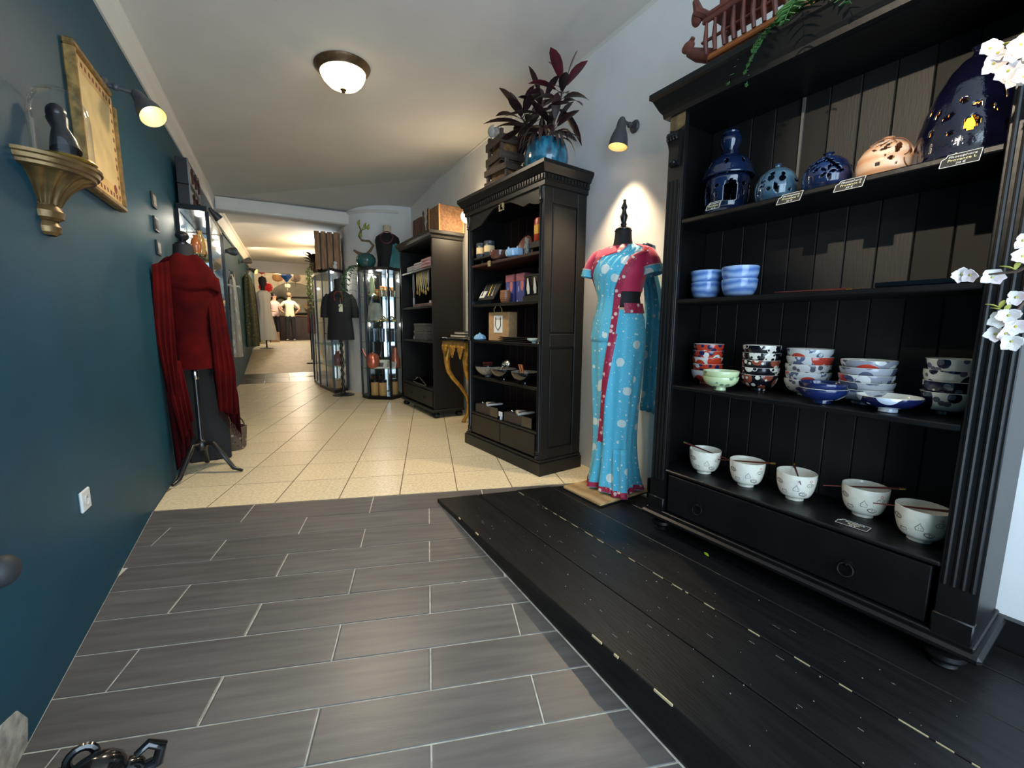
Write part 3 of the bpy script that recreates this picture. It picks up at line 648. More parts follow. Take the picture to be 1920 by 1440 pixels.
for k_, (n_, s_) in enumerate(spec_b):
    lab = 'white noodle bowl with grey doodles, '+names5[k_]+' of five on the lowest shelf'
    o = make_bowl('noodle_bowl', lab, 'bowl', n_, s_, .3635, .0755, BH, .040, CREAM2, CREAM2, 'white noodle bowls', .55, .014, 0)
    mb = MB(); base_a = R(215-8*k_)
    def rad_at(z):
        t = max(0, min(1, (z-.014)/(BH-.014)))**(1/1.25); return .040+(.0755-.040)*(math.sin(t*PI/2)**.55)
    for path in doodle_paths():
        mb.tube([((rad_at(y)+.0003)*math.cos(base_a+x/.07), (rad_at(y)+.0003)*math.sin(base_a+x/.07), y) for x, y in path], .0008, 4)
    tag(mb.build('doodle_print', INK, o), kind='stuff')
    MB().torus((0, 0, 0), .0045, .0012, 12, 5, Matrix.Translation(((rad_at(.104)+.0005)*math.cos(base_a+.9), (rad_at(.104)+.0005)*math.sin(base_a+.9), .104)) @ Matrix.Rotation(base_a+.9, 4, 'Z') @ Matrix.Rotation(PI/2, 4, 'Y')).build('pink_stamp', PINK, o)
def through(k_, ang, label, L0=.135, L1=.115):
    """low end leaves through the wall hole at direction ang, high end rests on the opposite rim"""
    n_, s_ = spec_b[k_]; c_ = Vector(PW(n_, s_, .3635)); d = PN*math.cos(ang)+PD*math.sin(ang)
    
    up = Vector((0, 0, 1)); zl = BH-.0185-(L0-.0745)*.18; zh = BH+.0065+(L1-.0745)*.18
    chopstick(label, c_-d*L1+up*zh, c_+d*L0+up*zl, 'chopsticks in the noodle bowls')
through(0, R(-80), 'brown chopstick with gold end through the far left noodle bowl')
through(1, R(98), 'brown chopstick with gold end through the second noodle bowl from the left')
through(2, R(212), 'dark brown chopstick standing steeply through the middle noodle bowl', .10, .09)
through(3, R(112), 'brown chopstick through the second noodle bowl from the right')
through(4, R(100), 'brown chopstick through the far right noodle bowl', .135, .085)
# little green leaf on the platform
lf = MB().leaf((0, 0, .001), (.4, 1, 0), .035, .016, droop=-.05).build('fallen_leaf', mat('fresh leaf', (150, 190, 40), .5), None, (1.755, 1.208, .0125)); tag(lf, 'tiny yellow green leaf fallen on the black platform', 'leaf')
# ------------------------------------------------------------------ dentil cabinet in the middle
QA = R(6.43); QO = Vector((1.648, 2.551, 0))
QU = Vector((-math.sin(QA), math.cos(QA), 0)); QW = Vector((math.cos(QA), math.sin(QA), 0))
def QP(x, y, z): p = QO+QW*x+QU*y; return (p.x, p.y, z)     # local: x into the wall, y along the front
BLK2 = mat('satin black cabinet paint', (15, 14, 13), .35, rgb2=(22, 20, 18), scale=4, bump=.05, bscale=40, spec=.4)
REDB = mat('red brown stained board', (64, 34, 26), .45, rgb2=(46, 26, 22), scale=5, stretch=(1, 1, .3))
cab = thing('bookcase', 'black bookcase with dentil cornice and slim corner column, blue pot on top', 'bookcase', tuple(QO), QA)
W_, D_ = 1.095, .405
b = lambda mb, n, m=BLK2, p=cab, **k: mb.build(n, m, p, **k)
b(MB().bbox(-.022, D_, -.022, W_+.022, 0, .095, .004).bbox(-.010, D_, -.010, W_+.010, .095, .115, .004), 'plinth')
# near side panel with frame and two recessed fields
mb = MB(); mb.box(.0, D_, .014, .024, .115, 2.07)
for x0, x1, z0, z1 in ((.0, .075, .115, 2.07), (.315, D_, .115, 2.07), (.075, .315, .115, .19), (.075, .315, .955, 1.05), (.075, .315, 1.96, 2.07)): mb.bbox(x0, x1, 0, .016, z0, z1, .004)
sp = b(mb, 'side_panel')
for z0, z1 in ((.19, .955), (1.05, 1.96)): MB().bbox(.085, .305, .006, .015, z0+.01, z1-.01, .005).build('panel_field', BLK2, sp)
b(MB().bbox(.02, D_, W_-.024, W_, .115, 2.07), 'side_panel')
for i in range(9): b(MB().bbox(D_-.016, D_-.002, .025+i*.116, .025+(i+1)*.116-.002, .12, 2.07, .002), 'back_board', REDB)
for z_ in (1.64, 1.295, .98, .655): b(MB().bbox(.012, D_-.017, .024, W_-.024, z_-.022, z_, .004), 'shelf_board', REDB if z_ > 1.5 else BLK2)
b(MB().bbox(.005, D_-.017, .024, W_-.024, .300, .32, .004), 'bottom_board')
d1 = b(MB().bbox(.004, .02, .075, .545, .125, .296, .003), 'drawer'); d2 = b(MB().bbox(.004, .02, .551, 1.03, .125, .296, .003), 'drawer')
# scalloped frieze
zs_ = [(.06, 1.955), (.12, 1.965), (.18, 1.985), (.25, 1.975), (.33, 2.01), (.42, 2.045), (.54, 2.055), (.66, 2.045), (.76, 2.0), (.85, 1.955), (.93, 1.945), (1.035, 1.935)]
mb = MB(); 
for (ya, za), (yb, zb) in zip(zs_, zs_[1:]): mb._add([(.004, ya, za), (.004, yb, zb), (.004, yb, 2.09), (.004, ya, 2.09), (.022, ya, za), (.022, yb, zb), (.022, yb, 2.09), (.022, ya, 2.09)], [(0, 1, 2, 3), (7, 6, 5, 4), (0, 4, 5, 1)])
b(mb, 'scalloped_frieze')
mb = MB(); random.seed(4)
for i in range(5):
    for j in range(7):
        if random.random() < .7: mb.box(-.004, .004, .500+i*.014, .511+i*.014, 2.005+j*.013, 2.015+j*.013)
e_ = b(mb, 'gilded_emblem', mat('old gilding', (170, 156, 116), .5, metal=.4)); tag(e_, 'small gilded square emblem', kind='stuff')
# corner columns
for y_ in (.036, W_-.036):
    mb = MB(); mb.lathe([(.026, .12), (.028, .14), (.021, .148), (.027, .156), (.021, .164), (.026, .172), (.018, .182), (.0185, .6), (.018, .975), (.024, .982), (.018, .99), (.024, .998), (.018, 1.006), (.0185, 1.5), (.016, 1.945), (.023, 1.955), (.017, 1.965), (.024, 1.975), (.019, 2.0), (.026, 2.03), (.026, 2.06)], 18, (.010, y_, 0)); b(mb, 'corner_column', smooth=True)
    b(MB().bbox(.012, .035, y_-.034, y_+.034, .12, 2.07, .003), 'stile')
# cornice
prof = [(.0, 2.06), (.012, 2.065), (.012, 2.095), (.022, 2.10), (.022, 2.135), (.034, 2.14), (.044, 2.16), (.056, 2.175), (.062, 2.185), (.062, 2.208), (.055, 2.214)]
mb = MB(); rs = [[Vector((-e, -e, z)), Vector((D_, -e, z)), Vector((D_, W_+e, z)), Vector((-e, W_+e, z))] for e, z in prof]; mb.rings(rs); co_ = b(mb, 'cornice')
me_d = None
for i in range(36):
    mbd = MB().box(-.029, -.022, i*.0312-.01, i*.0312+.008, 2.105, 2.133); dn = mbd.build('dentil', BLK2, co_)
for i in range(13): MB().box(.0+i*.031, .018+i*.031, -.029, -.022, 2.105, 2.133).build('dentil', BLK2, co_)

# --- things in the bookcase
def at(x, y, z, nm, lab, cat, rz=0, g=None): return thing(nm, lab, cat, QP(x, y, z), QA+rz, g)
SLATE = mat('slate tin', (66, 72, 78), .4, metal=.3); PAPERB = mat('cream paper band', (226, 198, 146), .7)
t = at(.085, .90, 1.6405, 'display_riser', 'dark wooden riser board under the two tea tins', 'riser'); DW = mat('dark stained wood', (36, 33, 32), .5, vary=.2, scale=12)
MB().bbox(-.055, .055, -.15, .12, .045, .062, .004).build('board', DW, t); MB().lathe([(.03, 0), (.012, .01), (.012, .035), (.03, .045)], 12, (0, -.07, 0)).build('foot', DW, t); MB().lathe([(.03, 0), (.012, .01), (.012, .035), (.03, .045)], 12, (0, .06, 0)).build('foot', DW, t)
for i, (y_, lab) in enumerate(((.975, 'left grey tea tin with cream paper band on the riser'), (.845, 'right grey tea tin with cream paper band on the riser'))):
    t = at(.085, y_, 1.703, 'tea_tin', lab, 'tin', 0, 'grey tea tins'); MB().lathe([(.044, 0), (.046, .004), (.046, .10), (.044, .104)], 24).build('can', SLATE, t, smooth=True); MB().lathe([(.0475, .104), (.0475, .125), (.044, .128), (0, .128)], 24).build('lid', SLATE, t, smooth=True); MB().lathe([(.0468, .035), (.0468, .088)], 24, cap=False).build('paper_band', PAPERB, t, smooth=True)
COPG = mat('copper brown glaze', (120, 78, 62), .15, rgb2=(80, 50, 44), scale=20, coat=.5)
def qbowl(x, y, z, nm, lab, cat, Rr, H_, ft, mo, mi, sh=.55, g=None):
    o = bowl_mesh(Rr, H_, ft, mo, mi, sh).build(nm, [mo, mi], None, QP(x, y, z), (0, 0, 0), smooth=True, sharp=60); tag(o, lab, cat, g); MB().lathe([(ft*.8, 0), (ft*.86, .001), (ft*.84, .014), (ft*.7, .014), (ft*.7, .001), (ft*.8, 0)], 20, cap=False).build('foot_ring', mo, o, smooth=True); return o
qbowl(.065, .66, 1.6405, 'tea_bowl', 'copper brown glazed tea bowl on the top bookcase shelf', 'bowl', .080, .080, .040, COPG, COPG, .45)
t = at(.004, .715, 1.615, 'price_card', 'tiny square card on the top bookcase shelf edge', 'price card'); MB().box(-.004, -.001, -.022, .022, -.015, .03).build('card', mat('worn print card', (168, 150, 110), .7, vary=.4, scale=80), t)
PBL = spots('pale blue crackle', (138, 174, 208), [((190, 212, 230), 40, .18, .4, None)], .2, .4)
t = at(.075, .43, 1.6405, 'incense_dish', 'pale blue lobed ceramic dish with scalloped rim', 'dish'); mb = MB(); mb.lathe([(.045, 0), (.078, .01), (.085, .035), (.080, .06), (.074, .064), (.068, .055), (.06, .02), (0, .015)], 48, flute=.05, nf=12, cap=False); mb.build('dish', PBL, t, smooth=True)
for a in range(6): MB().lathe([(.008, .058), (.009, .066), (.004, .076), (0, .078)], 8, (.076*math.cos(a*1.05), .076*math.sin(a*1.05), 0)).build('knob', PBL, t, smooth=True)
t = at(.17, .44, 1.6405, 'round_plate', 'dark red round plate standing behind the pale blue dish', 'plate'); MB().lathe([(0, -.004), (.06, -.004), (.092, .006), (.092, .011), (.058, .002), (0, .002)], 36, (0, 0, .092), Matrix.Translation((0, 0, 0)) @ Matrix.Rotation(R(-78), 4, 'Y') @ Matrix.Translation((0, 0, 0)), cap=False)
mb = MB(); M_ = Matrix.Translation((0, 0, .092)) @ Matrix.Rotation(R(-75), 4, 'Y'); mb.lathe([(0, -.004), (.06, -.004), (.092, .006), (.092, .011), (.058, .002), (0, .002)], 36, (0, 0, 0), M_, cap=False); mb.build('plate', mat('oxblood lacquer', (92, 36, 28), .3, coat=.4), t, smooth=True); MB().box(.0, .05, -.03, .03, 0, .006).build('stand_foot', DW, t)
t = at(.11, .165, 1.6405, 'small_riser', 'dark wooden block under the red tin', 'riser'); MB().bbox(-.06, .06, -.07, .07, .035, .085, .006).build('block', DW, t); MB().box(-.05, .05, -.06, -.04, 0, .036).build('foot', DW, t); MB().box(-.05, .05, .04, .06, 0, .036).build('foot', DW, t)
t = at(.11, .165, 1.726, 'red_tin', 'round red tin with yellow label on the block', 'tin'); MB().lathe([(.05, 0), (.054, .006), (.054, .15), (.046, .165), (0, .167)], 28).build('can', mat('red tin paint', (176, 62, 34), .35), t, smooth=True); MB().lathe([(.0548, .05), (.0548, .115)], 28, cap=False).build('label_band', bands('yellow label', (238, 190, 70), (204, 120, 40), 30, 'X', .5, 1, 0), t, smooth=True)
t = at(.06, .27, 1.6405, 'figurine', 'small silver grey figurine beside the red tin', 'figurine'); MB().lathe([(.022, 0), (.018, .03), (.024, .06), (.014, .085), (.02, .10), (.012, .125), (0, .13)], 12, flute=.18, nf=5).build('figure', mat('pewter', (150, 146, 136), .4, metal=.5, vary=.5, scale=60), t, smooth=True)
# second shelf
t = at(.09, .90, 1.2955, 'cutlery_box', 'open black gift box with silver spoons leaning on the shelf', 'gift box'); MB().bbox(-.06, .06, -.15, .13, 0, .035, .004).build('box_base', LACQ, t)
M_ = Matrix.Translation((-.01, 0, .037)) @ Matrix.Rotation(R(-58), 4, 'Y'); mb = MB(); mb.box(0, .19, -.14, .12, 0, .010, M_); mb.build('display_board', mat('black card', (16, 16, 17), .6), t)
SILV = mat('polished steel', (200, 200, 196), .2, metal=1)
for i, y_ in enumerate((-.09, -.03, .07)):
    mb = MB(); mb.tube([M_ @ Vector((.03+.005*i, y_, .0135)), M_ @ Vector((.10, y_+.015, .0135)), M_ @ Vector((.165, y_+.03, .0135))], [.017 if i != 1 else .006, .006, .005], 8, flat=.3); mb.build('spoon', SILV if i != 1 else GOLDM, t, smooth=True)
MB().box(.02, .09, .025, .11, .011, .016, M_).build('folded_napkin', mat('pale linen', (206, 204, 196), .8), t)
t = at(.06, .56, 1.2955, 'wood_tumbler', 'turned wooden tumbler in front of the blue boxes', 'tumbler'); MB().lathe([(.030, 0), (.038, .01), (.045, .05), (.040, .10), (.035, .102), (.033, .098), (.036, .05), (.028, .012), (0, .01)], 24, cap=False).build('cup', bands('turned wood', (150, 98, 62), (120, 72, 44), 20, 'Z', .45, 2, .1), t, smooth=True)
BXM = spots('blue and rose pattern', (70, 74, 128), [((190, 110, 96), 16, .32, .3, (1, 1, .4)), ((150, 160, 210), 24, .2, 1.9, (1, 1, .3))], .4)
for y_, lab in ((.58, 'left blue and rose patterned tall box'), (.43, 'right blue and rose patterned tall box')):
    t = at(.16, y_, 1.2955, 'patterned_box', lab, 'box', 0, 'blue patterned boxes'); MB().bbox(-.045, .045, -.055, .055, 0, .225, .003).build('carton', BXM, t); MB().bbox(-.047, .047, -.057, .057, .170, .232, .003).build('box_lid', spots('rose pattern', (148, 84, 92), [((90, 90, 150), 20, .3, .7, (1, 1, .4))], .4), t)
t = at(.13, .22, 1.2955, 'framed_set', 'black framed box holding white spoons beside the column', 'gift box'); MB().bbox(-.02, .03, -.14, .14, 0, .20, .004).build('backing', LACQ, t); MB().box(-.035, -.02, -.145, .145, 0, .045).build('frame_rail', DW, t); MB().box(-.03, -.02, -.145, .145, .192, .205).build('frame_rail', DW, t)
for i, y_ in enumerate((-.09, 0, .085)): MB().tube([(-.026, y_, .06), (-.026, y_+.006, .10), (-.026, y_+.012, .18)], [.013, .02 if i else .024, .006], 8, flat=.3).build('spoon', mat('white ceramic', (222, 220, 210), .2, coat=.4), t, smooth=True)
# third shelf
BLC = spots('blue figurine glaze', (120, 164, 196), [((206, 222, 232), 50, .2, .3, None)], .2, .5)
t = at(.05, .95, .9805, 'incense_holder', 'small pale blue ceramic lotus incense holder', 'ornament'); mb = MB(); mb.lathe([(.04, 0), (.056, .012), (.05, .035), (.03, .05), (.012, .056), (.010, .062), (0, .068)], 30, flute=.08, nf=8); mb.build('body', BLC, t, smooth=True)
t = at(.13, .70, .9805, 'paper_bag', 'brown kraft paper gift bag with white label', 'bag', R(8)); KRAFT = mat('kraft paper', (176, 138, 92), .8, vary=.1, scale=30); MB().bbox(-.05, .05, -.13, .13, 0, .245, .004).build('bag_body', KRAFT, t); mb = MB(); mb.tube([(-.052, .05, .235), (-.056, .05, .27), (-.056, .02, .30), (-.056, -.02, .30), (-.056, -.05, .27), (-.052, -.05, .235)], .004, 6); mb.build('handle', mat('paper cord', (150, 116, 74), .8), t)
lb = MB().box(-.0525, -.0505, -.055, .055, .07, .215).build('label_sheet', mat('white label', (226, 224, 218), .6), t); text_part('lettering', 'JAPON', .026, mat('grey print', (110, 110, 112), .6), t, (-.0532, 0, .185), (R(90), 0, R(-90))); MB().tube([(-.054, .03, .20), (-.055, .035, .13), (-.055, .0, .09), (-.055, -.035, .13), (-.054, -.03, .20)], .0035, 6).build('cord_loop', mat('dark cord', (90, 74, 56), .8), t)
PLT = mat('dark stoneware', (46, 42, 40), .35, vary=.3, scale=20, coat=.2)
for i in range(3):
    t = at(.12, .42+.012*(i % 2), .9805+i*.0135, 'serving_plate', ['bottom', 'middle', 'top'][i]+' dark stoneware plate in the stack of rectangular plates', 'plate', 0, 'stacked dark plates'); mb = MB(); mb.rings([[Vector((sx*a, sy*c_, z)) for sx, sy in ((-1, -1), (1, -1), (1, 1), (-1, 1))] for a, c_, z in ((.06, .16, 0), (.085, .20, .010), (.083, .198, .012), (.06, .16, .004))]); mb.build('plate', PLT, t)
qbowl(.055, .155, .9805, 'small_dish', 'little pale celadon dish by the corner column', 'dish', .06, .035, .028, mat('celadon glaze', (196, 214, 206), .15, coat=.5), CREAM, .8)
# fourth shelf: black bowls with spoons and discs
BLKG = mat('gloss black ceramic', (14, 13, 13), .1, coat=.8); GREYI = mat('grey stone glaze', (150, 140, 126), .25, vary=.2, scale=30)
for i, (x_, y_, lab) in enumerate(((.085, .87, 'left black conical bowl on a foot, lid on top'), (.075, .60, 'middle black conical bowl with a tilted steel ladle'), (.075, .30, 'right black conical bowl with a wooden spoon'))):
    qbowl(x_, y_, .6555, 'conical_bowl', lab, 'bowl', .112, .095, .035, BLKG if i else GREYI, GREYI if i else BLKG, .85, 'black conical bowls')
t = at(.085, .87, .7555, 'bowl_lid', 'flat black lid resting on the left conical bowl', 'lid'); MB().lathe([(.0, .012), (.02, .013), (.118, .004), (.118, 0), (0, 0)], 32, cap=False).build('disc', LACQ, t, smooth=True); MB().bbox(-.05, .05, -.006, .006, .013, .030, .003).build('grip', STICK, t)
t = at(.075, .60, .7000, 'ladle', 'round steel ladle leaning in the middle conical bowl', 'ladle'); MB().ball((.03, .0, .095), .055, 20, 10, (1, 1, .45), Matrix.Rotation(R(-50), 4, 'Y')).build('scoop', SILV, t, smooth=True); MB().tube([(-.01, 0, .07), (-.05, -.01, .02)], .005, 8).build('handle', SILV, t, smooth=True)
t = at(.075, .30, .6760, 'wooden_spoon', 'pair of brown wooden servers leaning in the right conical bowl', 'spoon')
for q in (0, 1): MB().tube([(-.02, -.03+q*.022, .005), (.0, .02+q*.03, .07), (.01, .06+q*.03, .125)], [.006, .008, .010], 8, flat=.5).build('server', mat('honey wood', (158, 92, 50), .4, vary=.2, scale=30), t, smooth=True)
t = at(.15, .26, .6555, 'navy_plate', 'dark navy square plate leaning behind the right conical bowl', 'plate'); M_ = Matrix.Translation((0, 0, .01)) @ Matrix.Rotation(R(-55), 4, 'Y'); MB().bbox(0, .20, -.10, .10, 0, .008, .003, M_).build('plate', mat('navy speckle glaze', (26, 34, 58), .15, coat=.6, vary=.3, scale=60), t)
# bottom: two black gift boxes with fan-shaped white insert
for i, (y_, lab) in enumerate(((.80, 'left open black gift box with white fan plate'), (.33, 'right open black gift box with white fan plate'))):
    t = at(.12, y_, .3205, 'gift_box', lab, 'gift box', 0, 'black fan gift boxes'); GB = mat('grey brown card', (52, 46, 42), .5); MB().bbox(-.095, .095, -.19, .19, 0, .075, .003).build('tray', GB, t)
    MB().bbox(-.097, .097, -.192, -.06, -.0, .088, .003).build('sleeve', LACQ, t)
    mb = MB(); fan = [(.06*math.cos(a)-.02, .15*math.sin(a)-.03) for a in [PI*(.0+q/12) for q in range(13)]]; mb.prism([(x, y) for x, y in [(-.085+.0, -.06)]+[(-.085+.17*q/10, .13*math.sin(PI*q/10)) for q in range(11)]][1:], .0755, .089); mb.build('fan_plate', mat('white porcelain', (228, 226, 220), .15, coat=.5), t)
    MB().box(-.05, .07, .03, .045, .089, .093).build('divider', LACQ, t); MB().ball((-.05, .13, .085), .012, 10, 6).build('chopstick_rest', SILV, t, smooth=True)
t = at(.30, .30, .3205, 'black_carton', 'upright black carton with pale characters at the back', 'carton'); MB().bbox(-.03, .04, -.12, .12, 0, .26, .003).build('carton', mat('matt black carton', (22, 21, 21), .6), t)
for q in range(4): text_part('lettering', '\u548c\u98a8\u98df\u5668'[q], .026, mat('pale print', (170, 166, 158), .6), t, (-.0312, -.02, .215-.032*q), (R(90), 0, R(-90)))
t = at(.02, .565, .3205, 'price_card', 'white price card between the two black gift boxes', 'price card'); MB().box(-.004, -.001, -.035, .02, .03, .07).box(-.003, .02, -.002, .002, 0, .035).build('card', mat('white card', (214, 216, 226), .6), t)

# --- on top of the bookcase
ZT = 2.2145
t = thing('plant_pot', 'round turquoise glazed pot on top of the black bookcase', 'pot', QP(.20, .235, ZT), 0)
POTM = mat('turquoise drip glaze', (44, 132, 160), .12, rgb2=(28, 62, 84), scale=26, coat=.8, bump=.15, bscale=40, stretch=(1, 1, .45))
MB().lathe([(.105, 0), (.13, .01), (.158, .06), (.166, .12), (.158, .18), (.140, .225), (.136, .235), (.128, .235), (.128, .21), (.0, .205)], 40, cap=False).build('glazed_body', POTM, t, smooth=True)
MB().lathe([(.104, -.0), (.131, .010), (.155, .050), (.150, .052)], 40, cap=False).build('unglazed_foot', mat('sandy stoneware', (176, 160, 130), .6, vary=.2, scale=30), t, smooth=True)
LEAFM = mat('burgundy cordyline leaf', (62, 32, 36), .38, rgb2=(40, 26, 28), scale=8, spec=.5); LEAFR = mat('young red leaf', (104, 34, 46), .35, rgb2=(72, 26, 36), scale=8); STEMM = mat('plant stem', (96, 70, 56), .7)
pl_t = thing('cordyline_plant', 'dark burgundy leafed plant growing in the turquoise pot', 'plant', QP(.20, .235, ZT+.205), 0)
rp_ = random.Random(11)
MB().lathe([(.126, -.02), (.126, .004), (0, .008)], 24).build('soil', mat('potting soil', (50, 38, 28), .95, bump=.5), pl_t)
stems = [((-.02, -.03, 0), (.04, -.16, .38), 15, 1.0), ((.0, .04, 0), (-.15, .14, .25), 17, 1.05), ((-.05, .02, 0), (-.05, -.02, .31), 12, .85), ((.03, .0, 0), (.02, -.07, .13), 12, .9)]
CAMV = (EYE-Vector(QP(.2, .235, 2.5))).normalized()
for si, (p0, p1, nl, sc_) in enumerate(stems):
    p0, p1 = Vector(p0), Vector(p1); MB().tube([p0, p0.lerp(p1, .5)+Vector((.01, .01, 0)), p1], [.010, .008, .006], 7).build('stem', STEMM, pl_t, smooth=True)
    for i in range(nl):
        a = i*2.4+si; f = i/nl; base = p0.lerp(p1, .62+.38*f); el = -.15+1.35*f**1.6
        d = Vector((math.cos(a)*math.cos(el), math.sin(a)*math.cos(el), math.sin(el)))
        if d.x > .35: d.x *= .4
        L_ = rp_.uniform(.23, .32)*sc_*(1-.15*f)
        top_z = 3.035-(ZT+.205)
        if base.z+d.z*L_ > top_z: d.z = max(.1, (top_z-base.z)/L_)
        m_ = MB(); pt = base+d*.05; m_.tube([base, pt], [.0028, .0022], 5); m_.leaf(pt, d, L_, rp_.uniform(.060, .080)*sc_, droop=rp_.uniform(.35, .8)*(1-.6*f), fold=.2)
        m_.build('leaf', LEAFR if (si == 0 and f > .55) else LEAFM, pl_t, smooth=True)
for i in range(16):   # withered leaves hanging over the rim
    a = PI*.75+i*.22; bs = Vector((math.cos(a)*.09, math.sin(a)*.09, .06+.012*(i % 5))); d = Vector((math.cos(a), math.sin(a), .25))
    MB().leaf(bs, d, rp_.uniform(.15, .22), rp_.uniform(.028, .04), droop=rp_.uniform(1.1, 1.6), fold=.3).build('leaf', mat('withered leaf', (86, 58, 48), .6, vary=.3, scale=10) if i % 3 else LEAFM, pl_t, smooth=True)
WCR = mat('weathered crate wood', (84, 66, 50), .7, rgb2=(58, 46, 38), scale=6, stretch=(1, 6, 6), bump=.15, bscale=30, island=.1); BARK = mat('cork bark', (150, 112, 66), .9, rgb2=(110, 78, 44), scale=30, bump=.8, bscale=50)
def crate(loc, rz, w, d, h, label, nsl=2, fill=True):
    t = thing('wooden_crate', label, 'crate', loc, rz, 'small wooden crates'); sh = h/(nsl*1.0)
    for i in range(nsl):
        z0, z1 = sh*i+sh*.12, sh*i+sh*.62
        for x0, x1, y0, y1 in ((-w/2, w/2, -d/2, -d/2+.012), (-w/2, w/2, d/2-.012, d/2), (-w/2, -w/2+.012, -d/2+.013, d/2-.013), (w/2-.012, w/2, -d/2+.013, d/2-.013)): MB().bbox(x0, x1, y0, y1, z0, z1, .002).build('slat', WCR, t)
    for sx in (-1, 1):
        for sy in (-1, 1): MB().box(sx*(w/2-.026)-.012, sx*(w/2-.026)+.012, sy*(d/2-.026)-.012, sy*(d/2-.026)+.012, 0, h).build('corner_post', WCR, t)
    MB().box(-w/2+.014, w/2-.014, -d/2+.014, d/2-.014, 0, .008).build('base', WCR, t)
    if fill: MB().bbox(-w/2+.04, w/2-.04, -d/2+.04, d/2-.04, .009, h*.93, .01).build('cork_filling', BARK, t)
    return t
crate(QP(.13, .655, ZT), QA+.05, .24, .30, .19, 'lower wooden crate with cork filling beside the turquoise pot')
crate(QP(.14, .70, ZT+.191), QA-.12, .22, .27, .24, 'upper wooden crate stacked on the lower one, under the glass ball', 2)
t = thing('glass_ball', 'clear crackled glass ball on the stacked crates', 'ball', QP(.10, .80, ZT+.432), 0); MB().ball((0, 0, .055), .052, 24, 14).build('sphere', mat('crackled glass', (232, 232, 230), .12, trans=.6, bump=.8, bscale=45, vary=.25, scale=50), t, smooth=True); MB().torus((0, 0, .004), .022, .004, 16, 6).build('ring_foot', mat('clear foot', (210, 210, 210), .2), t)
# ------------------------------------------------------------------ lamps
BRONZE = mat('antique bronze', (120, 92, 64), .4, metal=.7, vary=.2, scale=30); GREYL = mat('grey lamp enamel', (74, 74, 76), .45, metal=.2); LAMPIN = mat('cream lamp lining', (236, 220, 176), .5); BULB = mat('warm bulb', (255, 226, 170), .5, emit=9)
t = thing('ceiling_lamp', 'bronze flush ceiling lamp with ribbed glowing glass bowl', 'ceiling lamp', (.515, 3.53, 2.972), 0)
MB().lathe([(.19, 0), (.195, -.012), (.185, -.03), (.165, -.045), (.16, -.055), (.145, -.05), (.14, 0)], 48, cap=False).build('bronze_ring', BRONZE, t, rot=(0, R(-4), 0), smooth=True)
GLOW = mat('glowing ribbed glass', (255, 232, 188), .3, emit=4.0)
MB().lathe([(.158, -.045), (.155, -.06), (.138, -.10), (.105, -.135), (.06, -.155), (.02, -.162)], 72, flute=.012, nf=24, cap=False).build('glass_bowl', GLOW, t, smooth=True)
MB().lathe([(.02, -.160), (.022, -.166), (.010, -.172), (.014, -.180), (0, -.188)], 16).build('finial', BRONZE, t, smooth=True)
light('ceiling_lamp_light', 'SPOT', (.515, 3.53, 2.76), 150, WARM2, .14, (.515, 3.53, 0), R(168), .9)
def spot_lamp(wall, normal, head, aim, label, energy=20, cone=80, sc_=1.0, group='wall spotlights', col=WARM, name='wall_spotlight'):
    """round wall plate, hinged arm, bell shade with a bulb; head = back of the shade"""
    wall, normal, head, aim = Vector(wall), Vector(normal).normalized(), Vector(head), Vector(aim).normalized()
    t = thing(name, label, 'wall lamp', tuple(wall), 0, group)
    Mq = normal.to_track_quat('Z', 'Y').to_matrix().to_4x4(); MB().lathe([(.038*sc_, 0), (.040*sc_, .006*sc_), (.032*sc_, .018*sc_), (.012*sc_, .022*sc_)], 20, (0, 0, 0), Mq).build('wall_plate', GREYL, t, smooth=True)
    j1 = normal*.05*sc_; hd = head-wall
    mb = MB(); mb.tube([normal*.015*sc_, j1, hd], [.011*sc_]*3, 10); mb.ball(tuple(j1), .018*sc_, 12, 8); mb.build('hinged_arm', GREYL, t, smooth=True)
    MB().ball((0, 0, 0), .021*sc_, 12, 8).build('knuckle', GREYL, t, tuple(hd), smooth=True)
    Ma = Matrix.Translation(hd) @ aim.to_track_quat('Z', 'Y').to_matrix().to_4x4()
    shp = [(.012, 0), (.026, .004), (.030, .03), (.033, .055), (.046, .085), (.056, .12), (.060, .155), (.062, .165)]
    mb = MB(); mb.lathe([(r*sc_, z*sc_) for r, z in shp], 28, (0, 0, 0), Ma, cap=False); sh = mb.build('bell_shade', GREYL, t, smooth=True)
    mb = MB(); mb.lathe([((r-.002)*sc_, (z-.0005)*sc_) for r, z in reversed(shp[1:])], 28, (0, 0, 0), Ma, cap=False); mb.build('shade_lining', LAMPIN, sh, smooth=True)
    bc = Ma @ Vector((0, 0, .095*sc_)); MB().ball((0, 0, 0), .024*sc_, 14, 10).build('bulb', BULB, t, tuple(bc), smooth=True)
    lp = wall+(Ma @ Vector((0, 0, .135*sc_))); light('spotlight_beam', 'SPOT', lp, energy, col, .02, lp+aim, R(cone), .6)
    return t
spot_lamp((XL, 3.06, 2.31), (1, 0, 0), (-.585, 3.06, 2.30), (.42, -.42, -.72), 'grey wall spotlight above the framed parchment on the teal wall', 16, 110)
spot_lamp((XR(2.2), 2.20, 2.40), (-1, 0, 0), (1.985, 2.185, 2.405), (-.14, .04, -.99), 'grey wall spotlight above the turquoise sari', 80, 84)
# the lamp high on the left wall beside the photographer that lights the tall shelf
spot_lamp((XL, .62, 2.62), (1, 0, 0), (-.62, .62, 2.66), (2.70, -.04, -.80), 'grey wall spotlight near the shop front, high on the teal wall', 250, 32, col=WARM2)

